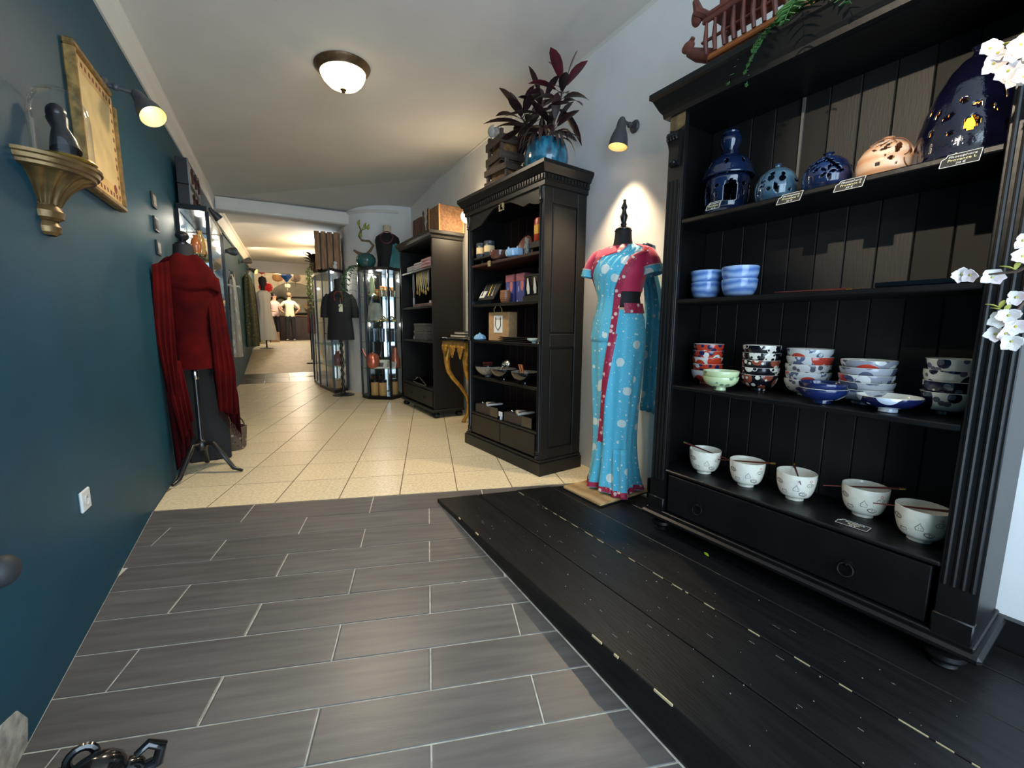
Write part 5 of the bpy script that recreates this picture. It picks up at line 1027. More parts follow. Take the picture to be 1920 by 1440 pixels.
torso_prof(bu, 'black_top', mat('black jersey', (20, 19, 21), .8), [(0, .165, .12, 0), (.12, .15, .11, 0), (.28, .165, .12, -.01), (.40, .18, .11, -.005), (.46, .165, .085, 0), (.50, .11, .06, 0), (.515, .07, .055, 0)])
torso_prof(bu, 'cream_neck', mat('cream linen', (196, 182, 154), .8), [(.505, .066, .056, 0), (.55, .056, .052, -.005), (.62, .060, .056, -.01), (.625, .05, .045, -.01)])
MB().tube([(.055*math.cos(a)*1.6, -.075+.02*math.sin(a)-.03*(a > PI), .44+.09*math.sin(a)) for a in [2*PI*i/24 for i in range(25)]], .008, 6).build('red_necklace', mat('dark red beads', (110, 30, 40), .4), bu, smooth=True)
t = thing('teal_scarf', 'teal satin scarf hung beside the black bust', 'scarf', (1.585, 6.46, 1.9505), R(-20)); MB().lathe([(.10, 0), (.085, .10), (.06, .22), (.045, .33), (.0, .36)], 40, flute=.12, nf=7, sy=.45).build('cloth', mat('teal satin', (62, 150, 150), .35, rgb2=(40, 110, 116), scale=6, sheen=.3), t, smooth=True)

g2, _ = glass_cabinet('display_cabinet', 'tall black glass display cabinet under the wooden crate', [(.56, 9.10), (.60, 8.25), (.745, 7.34), (.99, 7.62), (.99, 9.10)], 2.00, (1.55, 1.15, .78, .42), back=(3,), doors=(0, 1))
light('cabinet_light', 'POINT', (.82, 7.75, 1.90), 6, (1.0, .94, .84), .03)
t = thing('red_sneaker_box', 'dark red vase on a low shelf of the tall glass cabinet', 'vase', (.85, 7.70, .421), 0); lat(t, 'body', [(.05, 0), (.08, .05), (.07, .15), (.03, .22), (.04, .25), (0, .25)], mat('dark red glaze', (112, 32, 30), .2, coat=.5)); t.name = 'red_vase'; lat(t, 'foot', [(.055, 0), (.055, .01), (.05, .012)], GOLDM)
t = thing('wooden_box', 'small tan wooden box at the bottom of the tall glass cabinet', 'box', (.83, 7.66, .051), R(40)); MB().bbox(-.09, .09, -.07, .07, 0, .11, .004).build('box_body', PALEW, t); MB().bbox(-.092, .092, -.072, .072, .11, .14, .004).build('box_lid', PALEW, t)
for i in range(4): t = thing('silver_trinket', ['first', 'second', 'third', 'fourth'][i]+' silver trinket on the top shelf of the tall glass cabinet', 'ornament', (.80+.04*i, 7.62+.05*i, 1.551), 0, 'silver trinkets'); lat(t, 'cup', [(.025, 0), (.01, .02), (.03, .06), (.028, .10), (0, .11)], SILV); lat(t, 'foot', [(.028, 0), (.028, .005), (.02, .006)], SILV)
for i in range(3): t = thing('glass_vase', ['left', 'middle', 'right'][i]+' pale glass vase on the third shelf of the tall cabinet', 'vase', (.80+.06*i, 7.66+.08*i, .781), 0, 'pale glass vases'); lat(t, 'body', [(.03, 0), (.05, .06), (.03, .14), (.035, .17), (0, .16)], mat('pale blue glass', (170, 190, 200), .1, coat=.5)); lat(t, 'foot', [(.034, 0), (.034, .006), (.03, .007)], SILV)
# crate with upright slats, dog figurine, plant and trailing vine
t = thing('slatted_crate', 'tall brown slatted crate on the tall glass cabinet', 'crate', (.80, 7.87, 2.0005), R(-8)); CRW = mat('brown crate wood', (176, 128, 84), .65, rgb2=(136, 96, 62), scale=6, stretch=(6, 6, 1), bump=.1, bscale=30, island=.1); w_, d_, h_ = .38, .46, .60
for i in range(4):
    x0 = -w_/2+i*w_/4+.004; x1 = x0+w_/4-.022; MB().bbox(x0, x1, -d_/2, -d_/2+.014, 0, h_, .002).build('slat', CRW, t); MB().bbox(x0, x1, d_/2-.014, d_/2, 0, h_, .002).build('slat', CRW, t)
for i in range(3):
    y0 = -d_/2+.016+i*(d_-.032)/3; y1 = y0+(d_-.032)/3-.022
    for sx in (-1, 1): MB().bbox(min(sx*w_/2, sx*(w_/2-.014)), max(sx*w_/2, sx*(w_/2-.014)), y0, y1, 0, h_, .002).build('slat', CRW, t)
MB().box(-w_/2+.015, w_/2-.015, -d_/2+.015, d_/2-.015, .02, h_-.02).build('inner_box', DW, t)
t = thing('dog_figurine', 'little white dog figurine in front of the slatted crate', 'figurine', (.86, 7.56, 2.0005), R(20)); WPOR = mat('white porcelain', (228, 226, 220), .15, coat=.5); MB().ball((0, 0, .045), .04, 14, 8, (.8, 1, 1.1)).ball((0, -.015, .105), .030, 12, 8).build('body', WPOR, t, smooth=True)
for sx in (-1, 1): MB().ball((sx*.026, -.01, .108), .014, 8, 6, (.5, .8, 1.3)).build('ear', mat('black glaze', (16, 16, 16), .2), t, smooth=True)
t = thing('trailing_vine', 'yellow green trailing vine hanging down the tall glass cabinet', 'plant', (.62, 8.05, 2.0005), 0); VL = mat('vine leaf', (140, 150, 60), .5, rgb2=(86, 110, 44), scale=12); rv = random.Random(5)
MB().lathe([(.05, 0), (.075, .10), (.07, .105), (0, .09)], 16).build('pot', mat('brown basket', (110, 78, 50), .8), t, smooth=True)
for k_ in range(6):
    x0, y0 = -.10-.03*rv.random(), -.22+.12*k_+.02; L_ = rv.uniform(.35, .85); pth = [(0, y0*.3, .10), (-.06, y0*.7, .15), (x0, y0, .05), (x0-.01, y0, -L_*.5), (x0, y0+.02, -L_)]
    MB().tube(pth, .004, 5).build('stem', mat('vine stem', (110, 112, 60), .7), t, smooth=True)
    for q in range(13):
        z_ = .08-L_*q/13; d_v = Vector((-.4, -.8, .1)) if q % 2 else Vector((.5, -.7, .1)); MB().leaf((x0, y0, z_), d_v, rv.uniform(.06, .09), .045, droop=.8).build('leaf', VL, t, smooth=True)
for q in range(9): a = q*.7; MB().leaf((0, 0, .12), (math.cos(a), math.sin(a), .8), .16, .06, droop=.5).build('leaf', VL, t, smooth=True)
t = thing('dark_foliage_plant', 'dark brown foliage plant beside the slatted crate', 'plant', (.56, 7.95, 2.12), 0)
for q in range(14): a = q*2.4; MB().leaf((.02*math.cos(a), .02*math.sin(a), .02*q*.4), (math.cos(a), math.sin(a), .5+.06*q), .17, .09, droop=.4, fold=.4).build('leaf', mat('dark brown leaf', (70, 50, 42), .5, vary=.3, scale=10), t, smooth=True)
MB().lathe([(.03, -.10), (.05, 0), (0, .0)], 14).build('pot', mat('brown basket', (110, 78, 50), .8), t, smooth=True)
# fern beside the faceted cabinet
def fern(t, n, L0, droop, spread, m, seed=1, fw=.09, ang0=0, nl=11):
    rf = random.Random(seed)
    for i in range(n):
        a = ang0+spread*(i/(max(1, n-1))-.5); L_ = L0*rf.uniform(.8, 1.1); pts = [Vector((math.cos(a)*L_*u*(1-.3*droop*u), math.sin(a)*L_*u*(1-.3*droop*u), L_*(.45*u-droop*u*u))) for u in [q/nl for q in range(nl+1)]]
        mb = MB(); mb.tube(pts, [.003*(1-.7*q/nl) for q in range(nl+1)], 4)
        for q in range(1, nl+1):
            dv = (pts[q]-pts[q-1]).normalized(); sd = dv.cross(Vector((0, 0, 1))); sd = sd.normalized() if sd.length > .05 else Vector((0, 1, 0)); l_ = fw*math.sin(PI*min(.97, .12+.85*q/(nl+1)))
            for s_ in (-1, 1): mb.leaf(pts[q], dv*.35+sd*s_, l_, fw*.26, droop=.2, n=2)
        mb.build('frond', m, t)
FERN = mat('fern green', (66, 112, 52), .55, rgb2=(40, 76, 36), scale=10)
t = thing('hanging_fern', 'green fern trailing at the left of the faceted cabinet', 'fern', (1.10, 6.68, 1.951), 0); fern(t, 6, .55, 1.5, 2.2, FERN, 3, .10, R(200)); MB().lathe([(.03, 0), (.04, .03), (0, .03)], 10).build('root_ball', mat('potting soil', (50, 38, 28), .95), t)
# black top on a twisted post
bm_ = thing('torso_mannequin', 'black torso mannequin with red necklace on a twisted post', 'mannequin', (.85, 7.12, 0), R(-14))
MB().lathe([(.165, 0), (.165, .012), (.12, .028), (.04, .04), (.03, .06)], 32).build('base_disc', MWOOD, bm_, smooth=True)
mb = MB(); rs = []
for i in range(60):
    z = .05+.86*i/59; a0 = z*55; rs.append([Vector((.008*math.cos(a0)+.023*math.cos(2*PI*k/10), .008*math.sin(a0)+.023*math.sin(2*PI*k/10), z)) for k in range(10)])
mb.rings(rs); mb.build('twisted_post', MWOOD, bm_, smooth=True)
torso_prof(bm_, 'black_top', mat('black jersey', (20, 19, 21), .8), [(.88, .200, .15, 0), (1.0, .195, .145, 0), (1.2, .175, .13, 0), (1.38, .185, .13, -.01), (1.52, .19, .11, 0), (1.58, .16, .085, 0), (1.62, .10, .07, 0), (1.635, .08, .065, 0)])
for sx in (-1, 1): MB().tube([(sx*.14, 0, 1.56), (sx*.19, 0, 1.48), (sx*.215, 0, 1.36), (sx*.22, 0, 1.22)], [.055, .06, .06, .064], 14).build('sleeve', mat('black jersey', (20, 19, 21), .8), bm_, smooth=True)
torso_prof(bm_, 'neck', MBLK, [(1.60, .078, .065, 0), (1.68, .066, .06, 0), (1.80, .068, .062, 0), (1.81, .05, .05, 0)])
MB().tube([(.06*math.cos(a), -.118-.012*math.sin(a), 1.53+.085*math.sin(a)) for a in [2*PI*i/24 for i in range(25)]], .009, 6).build('red_necklace', mat('dark red beads', (110, 30, 40), .4), bm_, smooth=True); MB().bbox(.005, .060, -.138, -.136, 1.31, 1.42, .0005).build('paper_tag', mat('cream tag', (226, 222, 190), .7), bm_); MB().tube([(.03, -.137, 1.42), (.03, -.13, 1.50)], .0015, 4).build('tag_string', mat('string', (190, 184, 160), .8), bm_)
# ------------------------------------------------------------------ left wall
OLDG = mat('old gold paint', (128, 102, 62), .38, metal=.55, rgb2=(92, 70, 42), scale=12, bump=.15, bscale=30)
t = thing('wall_corbel', 'fluted old gold corbel shelf on the teal wall', 'corbel', (XL, 2.20, 1.415), 0); t.scale = (.86, .86, .96)
mb = MB(); mb.lathe([(.030, 0), (.044, .01), (.048, .03), (.038, .048), (.034, .056)], 24, a0=-PI/2, a1=PI/2, cap=True); mb._add([], []); mb.build('drop_finial', OLDG, t, smooth=True)
mb = MB(); mb.lathe([(.040, .052), (.058, .062), (.062, .085), (.050, .105), (.054, .112)], 24, a0=-PI/2, a1=PI/2); mb.build('acanthus_collar', OLDG, t, smooth=True)
mb = MB(); mb.lathe([(.052, .108), (.062, .13), (.085, .165), (.125, .200), (.160, .215)], 56, a0=-PI/2, a1=PI/2, flute=.07, nf=14); mb.build('fluted_body', OLDG, t, smooth=True)
mb = MB(); mb.lathe([(.150, .212), (.170, .216), (.172, .226), (.182, .230), (.186, .243), (.194, .247), (.194, .258), (.0, .258)], 40, a0=-PI/2, a1=PI/2, sy=1.1); mb.build('shelf_plate', OLDG, t, smooth=True, sharp=30)
cl = thing('glass_cloche', 'glass dome with brass foot on the gold corbel', 'glass dome', (-.632, 2.16, 1.6640), 0)
MB().lathe([(.082, 0), (.086, .006), (.080, .014), (0, .014)], 32).build('brass_foot', mat('brass', (176, 140, 66), .3, metal=.9), cl, smooth=True)
MB().lathe([(.080, .014), (.080, .15), (.074, .19), (.056, .225), (.028, .244), (.0005, .248)], 36, cap=False).build('dome', thin_glass('dome glass', (.97, .98, .98), .05), cl, smooth=True)
sc_t = thing('dark_bust', 'small dark carved bust leaning under the glass dome', 'sculpture', (-.632, 2.16, 1.6790), R(-60)); EB = mat('ebony carving', (26, 22, 24), .3, vary=.3, scale=20)
MB().lathe([(.045, 0), (.05, .01), (.03, .02), (0, .02)], 20).build('base', EB, sc_t, smooth=True); MB().tube([(.03, 0, .018), (.015, 0, .06), (-.005, 0, .10), (-.022, 0, .135)], [.042, .034, .022, .03], 14).build('torso', EB, sc_t, smooth=True); MB().ball((-.030, 0, .155), .034, 16, 10, (1, .8, 1.0)).ball((-.058, 0, .150), .012, 8, 6).build('head', EB, sc_t, smooth=True)
fr = thing('framed_parchment', 'gold framed parchment with painted symbols hung beside the corbel', 'picture', (XL, 2.815, 1.98), 0); GF = mat('worn gilt frame', (166, 130, 72), .4, metal=.5, vary=.35, scale=25, bump=.2, bscale=40)
PARCH = mat('tan parchment', (214, 178, 112), .7, rgb2=(190, 150, 88), scale=7)
w_, h_ = .262, .29
MB().bbox(.004, .026, -w_+.02, w_-.02, -h_+.02, h_-.02, .002).build('parchment', PARCH, fr)
for a, b_, c_, d_, nm in ((-w_, w_, -h_, -h_+.026, 'frame_rail'), (-w_, w_-.05, h_-.026, h_, 'frame_rail'), (-w_, -w_+.024, -h_+.027, h_-.027, 'frame_rail'), (w_-.024, w_, -h_+.027, h_-.06, 'frame_rail')): MB().bbox(0, .040, a, b_, c_, d_, .006).build(nm, GF, fr)
INKR = mat('red brown ink', (116, 52, 34), .7); mk = MB(); rm = random.Random(2)
for i in range(11):
    for side in (-1, 1): q = -h_+.06+i*.046; mk.box(.0262, .0268, side*(w_-.052)-.010*rm.uniform(.5, 1), side*(w_-.052)+.010, q, q+.022*rm.uniform(.6, 1.2))
for i in range(11):
    for side in (-1, 1): q = -w_+.06+i*.044; mk.box(.0262, .0268, q, q+.02*rm.uniform(.6, 1.2), side*(h_-.055)-.010, side*(h_-.055)+.010)
o_ = mk.build('painted_symbols', INKR, fr); tag(o_, kind='stuff')
MB().lathe([(.022, 0), (.022, .0007)], 20, (0, 0, 0), Matrix(((0, 0, 1, .0262), (1, 0, 0, .15), (0, 1, 0, -.20), (0, 0, 0, 1)))).build('red_seal', mat('dark red seal', (122, 40, 34), .6), fr)
MB().box(.0262, .0266, -.20, .20, -.19, .20).build('text_panel', mat('pale parchment', (222, 190, 128), .7, vary=.08, scale=12), fr)
ot = thing('wall_socket', 'white square wall socket on the teal wall', 'socket', (XL, 2.205, .408), 0); WPL = mat('white plastic', (224, 222, 216), .3)
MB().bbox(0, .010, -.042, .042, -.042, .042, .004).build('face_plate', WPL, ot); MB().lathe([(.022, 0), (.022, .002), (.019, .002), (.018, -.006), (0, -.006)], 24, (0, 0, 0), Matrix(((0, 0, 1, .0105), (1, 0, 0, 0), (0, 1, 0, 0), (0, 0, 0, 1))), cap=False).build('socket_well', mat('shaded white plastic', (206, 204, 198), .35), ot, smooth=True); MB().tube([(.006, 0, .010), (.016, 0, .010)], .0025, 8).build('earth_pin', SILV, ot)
hk = thing('coat_peg', 'dark rounded wall peg at the left edge above the floor', 'peg', (XL, 1.47, .485), 0); MB().lathe([(.04, 0), (.04, .01), (.018, .02), (.018, .05)], 18, (0, 0, 0), Matrix.Rotation(PI/2, 4, 'Y')).build('rose', IRON, hk, smooth=True); MB().ball((.075, 0, 0), .040, 18, 10, (.8, 1, 1)).build('grip', mat('grey black rubber', (44, 44, 46), .6), hk, smooth=True)
for i, (z_, lab, c_) in enumerate(((1.95, 'top small dark frame with pale picture beside the red shawl', (170, 166, 150)), (1.79, 'middle small black frame beside the red shawl', (40, 44, 48)), (1.63, 'bottom small dark frame with white picture beside the red shawl', (190, 188, 178)))):
    t = thing('small_picture', lab, 'picture', (XL, 3.89, z_), 0, 'small frames on the teal wall'); MB().bbox(0, .012, -.055, .055, -.05, .05, .003).build('frame', mat('dark frame', (34, 32, 30), .4), t); MB().box(.012, .0135, -.038, .038, -.034, .034).build('picture_print', mat('print %d' % i, c_, .6, vary=.3, scale=40), t)
# glass wall cabinet with warm lit goods
g3, _ = glass_cabinet('display_cabinet', 'narrow black glass display cabinet against the teal wall behind the red shawl', [(-.705, 4.65), (-.49, 4.65), (-.49, 5.80), (-.705, 5.80)], 2.12, (1.72, 1.30, .90, .50), back=(2, 3))
light('cabinet_light', 'POINT', (-.585, 4.95, 2.03), 2.5, (1.0, .9, .74), .025); light('cabinet_light', 'POINT', (-.585, 5.45, 2.03), 2.5, (1.0, .9, .74), .025)
for i, (y_, r_, h2, c_, lab) in enumerate(((4.74, .045, .16, (206, 110, 50), 'tall orange glass vase at the near end of the wall cabinet'), (4.86, .04, .22, (222, 170, 90), 'slim amber vase in the wall cabinet'), (5.00, .05, .13, (190, 70, 40), 'squat red orange vase in the wall cabinet'), (5.15, .045, .20, (214, 190, 150), 'cream vase in the wall cabinet'), (5.35, .05, .15, (200, 130, 70), 'brown orange vase at the far end of the wall cabinet'))):
    t = thing('glazed_vase', lab, 'vase', (-.60+.02*(i % 2), y_, 1.721), 0, 'orange vases in the wall cabinet'); lat(t, 'body', [(r_*.6, 0), (r_, h2*.35), (r_*.8, h2*.7), (r_*.35, h2*.9), (r_*.5, h2), (0, h2*.98)], mat('warm glaze %d' % i, c_, .2, coat=.6)); lat(t, 'foot', [(r_*.65, 0), (r_*.65, .008), (r_*.5, .009)], GOLDM)
for i in range(6):
    t = thing('silver_dish', ['first', 'second', 'third', 'fourth', 'fifth', 'sixth'][i]+' silver dish on the second shelf of the wall cabinet', 'dish', (-.61+.03*(i % 2), 4.73+.12*i, 1.301), 0, 'silver dishes'); lat(t, 'dish', [(.02, 0), (.01, .02), (.05, .06), (.055, .11), (.05, .11), (0, .05)], SILV); lat(t, 'foot', [(.025, 0), (.025, .005), (.02, .006)], SILV)
for i, (z0, h2, lab) in enumerate(((2.1205, .175, 'lower black shadow box on top of the wall cabinet'), (2.297, .215, 'upper black shadow box with dark figures near the cornice'))):
    t = thing('shadow_box', lab, 'shadow box', (-.645, 5.0, z0), 0, 'shadow boxes'); MB().bbox(-.045, .04, -.30, .30, 0, h2, .004).build('case', mat('black card box', (20, 20, 22), .4), t)
    MB().box(.0402, .0412, -.26, .26, .025, h2-.025).build('backing_print', mat('pale print', (190, 180, 164), .6, vary=.15, scale=20), t)
    for q in range(3): MB().tube([(.042, -.17+.17*q, .035), (.042, -.15+.17*q, h2*.45), (.042, -.19+.17*q, h2*.6), (.042, -.15+.17*q, h2-.045)], [.02, .016, .022, .012], 7, flat=.15).build('dark_figure', mat('dark figure', (60, 34, 30), .6), t, smooth=True)
    MB().bbox(.036, .046, -.30, -.27, 0, h2, .002).build('frame_edge', mat('grey edge', (120, 120, 120), .4), t); MB().bbox(.036, .046, .27, .30, 0, h2, .002).build('frame_edge', mat('grey edge', (120, 120, 120), .4), t)

# ------------------------------------------------------------------ red shawl mannequin on a tripod
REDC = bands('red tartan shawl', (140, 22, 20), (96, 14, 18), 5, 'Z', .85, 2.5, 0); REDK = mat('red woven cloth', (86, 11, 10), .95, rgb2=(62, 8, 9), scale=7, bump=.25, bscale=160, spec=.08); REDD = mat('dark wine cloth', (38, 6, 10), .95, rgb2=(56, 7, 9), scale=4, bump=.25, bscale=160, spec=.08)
rm_ = thing('shawl_mannequin', 'tripod mannequin wrapped in a long red shawl by the teal wall', 'mannequin', (-.555, 3.80, 0), R(20)); rm_.scale = (.94, .94, 1)
torso_prof(rm_, 'red_bodice', REDK, [(.78, .125, .105, 0), (.90, .130, .11, 0), (1.05, .120, .10, 0), (1.15, .125, .105, 0), (1.28, .155, .125, -.01), (1.40, .172, .115, -.005), (1.48, .165, .095, 0), (1.53, .12, .075, 0), (1.55, .09, .065, 0)])
torso_prof(rm_, 'neck_block', MBLK, [(1.53, .085, .065, .005), (1.57, .068, .058, .005), (1.65, .062, .056, .005), (1.655, .05, .045, .005)])
MB().lathe([(.05, 1.652), (.052, 1.662), (.03, 1.672), (.022, 1.68), (.040, 1.70), (.044, 1.715), (.034, 1.735), (.018, 1.745), (0, 1.75)], 18, (0, .005, 0)).build('neck_finial', MWOOD, rm_, smooth=True)
MB().lathe([(.018, .19), (.024, .21), (.018, .24), (.020, .5), (.017, .79)], 14).build('pole', MWOOD, rm_, smooth=True); MB().lathe([(.018, .70), (.022, .705), (.022, .77), (.018, .775)], 14).build('steel_collar', SILV, rm_, smooth=True); MB().lathe([(.035, .17), (.045, .20), (.04, .23), (.02, .25)], 16).build('hub', MWOOD, rm_, smooth=True)
for a, L_ in ((R(-137), .29), (R(-49), .27), (R(70), .20)):
    d = Vector((math.cos(a), math.sin(a), 0)); MB().tube([d*.01+Vector((0, 0, .215)), d*L_*.35+Vector((0, 0, .225)), d*L_*.65+Vector((0, 0, .12)), d*L_*.9+Vector((0, 0, .03)), d*(L_+.04)+Vector((0, 0, .012))], [.020, .022, .020, .018, .012], 10, flat=.8).build('tripod_leg', MWOOD, rm_, smooth=True)
def cloth_panel(name, m, rows, parent, th=.005, smooth=True):
    n = len(rows[0]); mb = MB(); mb._add([p for r in rows for p in r], [(i*n+k, i*n+k+1, (i+1)*n+k+1, (i+1)*n+k) for i in range(len(rows)-1) for k in range(n-1)])
    o = mb.build(name, m, parent, smooth=smooth, sharp=80); md = o.modifiers.new('cloth', 'SOLIDIFY'); md.thickness = th; return o
# shawl laid over the shoulders: collar part
rows = []
for i in range(12):
    t_ = i/11; z = 1.562-.17*t_-.05*t_*t_; rx = .100+.098*min(1, t_*1.5)**.7; ry = .072+.058*min(1, t_*1.5); rows.append([Vector((rx*math.cos(a)*(1+.03*math.sin(6*a+t_*3)), ry*math.sin(a)-.004, z-.02*math.sin(a)*(1-t_)+.010*math.sin(5*a))) for a in [R(-205+230*k/40) for k in range(41)]])
sh_ = cloth_panel('shawl', REDK, [[p for p in r] for r in rows], rm_)
def fall(x0, x1, ztop, zb0, zb1, y0, wave, xs, m, name):
    rows = []
    for i in range(22):
        t_ = i/21; r = []
        for k in range(15):
            f = k/14; zb = zb0+(zb1-zb0)*f; z = ztop(f)+(zb-ztop(f))*t_; x = x0(t_)+(x1(t_)-x0(t_))*f; r.append(Vector((x, y0(f)+wave*math.sin(k*1.55+t_*2.2)*(.3+t_), z)))
        rows.append(r)
    return cloth_panel(name, m, rows, rm_)
# viewer's left fall: outer red, inner wine
fall(lambda t: -.215-.02*min(1, t*2)+.08*max(0, t-.6), lambda t: -.115-.02*t, lambda f: 1.485+.035*f, .66, .60, lambda f: -.15+.03*f, .010, 0, REDK, 'shawl_sleeve_fall')
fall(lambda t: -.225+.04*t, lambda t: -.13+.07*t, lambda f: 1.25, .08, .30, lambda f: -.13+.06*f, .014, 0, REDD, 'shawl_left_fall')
fall(lambda t: -.215+.07*t, lambda t: -.10+.04*t, lambda f: .85, .26, .42, lambda f: -.14+.04*f, .014, 0, REDK, 'shawl_left_tail')
# viewer's right fall with fringe
fall(lambda t: .105+.01*t, lambda t: .215+.07*min(1, t*1.5)-.02*t, lambda f: 1.47-.03*f, .46, .40, lambda f: -.09+.10*f, .014, 0, REDK, 'shawl_right_fall')
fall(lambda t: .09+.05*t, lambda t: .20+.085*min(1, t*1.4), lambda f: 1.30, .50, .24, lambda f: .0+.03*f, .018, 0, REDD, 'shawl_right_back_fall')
mb = MB()
for k in range(26): f = k/25; x = .14+.145*f; z = .49+(.25-.49)*f; mb.tube([(x, .02, z), (x+.003*math.sin(k*3), .018, z-.05), (x+.004*math.sin(k*5), .02, z-.09)], [.0018, .0016, .001], 4)
o_ = mb.build('fringe', REDD, rm_); tag(o_, kind='stuff')
# behind it: black stand board and a small basket
t = thing('tall_black_bag', 'tall black folded bag standing behind the red shawl tripod', 'bag', (-.545, 4.13, 0), R(6)); MB().bbox(-.14, .14, -.05, .05, 0, .76, .012).build('bag_body', mat('black fabric', (18, 18, 19), .75, vary=.2, scale=12, bump=.2, bscale=60), t); MB().tube([(-.06, -.055, .70), (-.05, -.06, .86), (.05, -.06, .86), (.06, -.055, .70)], .010, 8).build('handle', mat('black strap', (16, 16, 16), .6), t, smooth=True)
t = thing('patterned_basket', 'small patterned fabric basket on the floor behind the tripod', 'basket', (-.41, 4.40, 0), 0); MB().lathe([(.08, 0), (.095, .02), (.11, .20), (.10, .205), (.085, .03), (0, .02)], 28, cap=False).build('basket_body', spots('brown patterned fabric', (92, 78, 64), [((176, 160, 130), 18, .3, .4, None), ((60, 30, 26), 26, .2, 1.2, None)], .8), t, smooth=True)
MB().tube([(.09*math.cos(a), .09*math.sin(a)*.2, .20+.10*math.sin(a)) for a in [PI*i/12 for i in range(13)]], .007, 6).build('handle', mat('brown strap', (70, 52, 40), .7), t, smooth=True)
# black carved figure in the near corner
t = thing('black_carving', 'glossy black carved animal lying in the near left corner', 'sculpture', (-.56, 1.22, ramp_z(-.56, 1.22)+.03), R(15)); t.scale = (.95, .95, .9); GBL = mat('polished black stone', (20, 20, 20), .16, vary=.3, scale=10, coat=.6)
mb = MB(); mb.rings([[Vector((x, ry*math.cos(2*PI*k/18), max(0, z+rz_*math.sin(2*PI*k/18)))) for k in range(18)] for x, ry, rz_, z in ((-.16, .02, .02, .09), (-.14, .07, .07, .09), (-.08, .10, .105, .11), (0, .105, .11, .115), (.07, .085, .095, .11), (.11, .06, .07, .11), (.13, .02, .03, .11))]); mb.build('body', GBL, t, smooth=True)
MB().ball((.12, -.02, .165), .062, 18, 12, (1.1, .9, 1)).ball((.175, -.025, .145), .034, 12, 8, (1.3, 1, .9)).build('head', GBL, t, smooth=True)
for sx in (-1, 1): MB().torus((.10, -.02+sx*.045, .205), .026, .010, 16, 8, Matrix.Rotation(R(75), 4, 'X')).build('curled_ear', GBL, t, smooth=True)
MB().tube([(.20, -.03, .13), (.24, -.04, .14), (.25, -.04, .18), (.225, -.04, .205), (.20, -.04, .19)], [.018, .016, .014, .012, .009], 10).build('curled_trunk', GBL, t, smooth=True)
for x, y in ((-.10, -.06), (-.10, .06), (.06, -.06), (.06, .06)): MB().lathe([(.035, -.03), (.036, .04), (.04, .09)], 12, (x, y, 0)).build('foot', GBL, t, smooth=True)
MB().torus((-.02, 0, .12), .112, .008, 24, 6, Matrix.Rotation(R(90), 4, 'Y')).build('saddle_band', GBL, t, smooth=True)

# ------------------------------------------------------------------ on top of and beside the tall shelf
RWD = mat('red brown carved wood', (112, 54, 38), .5, rgb2=(76, 36, 28), scale=14, bump=.3, bscale=40); ZB = 2.255
t = thing('carved_boat', 'openwork red brown carved wooden boat on top of the tall shelf', 'carving', PW(1.93, 1.15, ZB), RZ)
MB().bbox(-.07, .07, -.22, .14, .05, .075, .006).build('deck', mat('orange brown wood', (170, 96, 48), .5), t)
for i in range(9):
    for sx in (-1, 1): MB().tube([(sx*.075, -.20+i*.042, .07), (sx*.085, -.198+i*.042, .12), (sx*.08, -.195+i*.042, .20)], [.008, .011, .006], 7).build('spindle', RWD, t, smooth=True)
for sx in (-1, 1): MB().bbox(sx*.08-.008, sx*.08+.008, -.22, .16, .20, .222, .003).build('rail', RWD, t); MB().bbox(sx*.08-.008, sx*.08+.008, -.22, .16, .12, .130, .003).build('rail', RWD, t)
MB().bbox(-.09, .09, -.20, .14, .222, .24, .004).build('upper_deck', RWD, t)
for q in range(5): MB().tube([(0, -.16+.07*q, .24), (0, -.16+.07*q, .34)], .014, 8).build('mast_post', RWD, t, smooth=True)
MB().tube([(-.05, .13, .07), (-.06, .19, .10), (-.06, .23, .13), (-.05, .25, .17), (-.06, .22, .19)], [.03, .028, .022, .016, .010], 10).ball((-.06, .245, .16), .026, 10, 8, (.6, 1.3, 1)).build('carved_prow', RWD, t, smooth=True)
MB().tube([(-.05, .15, .24), (-.06, .20, .28), (-.06, .22, .34)], [.02, .024, .014], 8).ball((-.06, .205, .27), .03, 10, 8, (.5, 1, 1.5)).build('carved_figurehead', RWD, t, smooth=True)
MB().tube([(-.02, .08, .055), (-.06, .06, .0)], .012, 8).build('foot', IRON, t, smooth=True); MB().tube([(-.02, -.15, .055), (-.06, -.17, .0)], .012, 8).build('foot', IRON, t, smooth=True)
t = thing('shelf_fern', 'green fern hanging over the cornice of the tall shelf', 'fern', PW(1.92, .86, ZB), 0); fern(t, 5, .36, .75, 2.6, FERN, 8, .075, R(150), 14); fern(t, 3, .30, .5, 1.6, FERN, 9, .06, R(235), 12); fern(t, 2, .34, .9, .5, FERN, 12, .06, R(128), 14); MB().lathe([(.05, -.012), (.065, .08), (0, .08)], 14).build('pot', mat('brown basket', (110, 78, 50), .8), t, smooth=True)
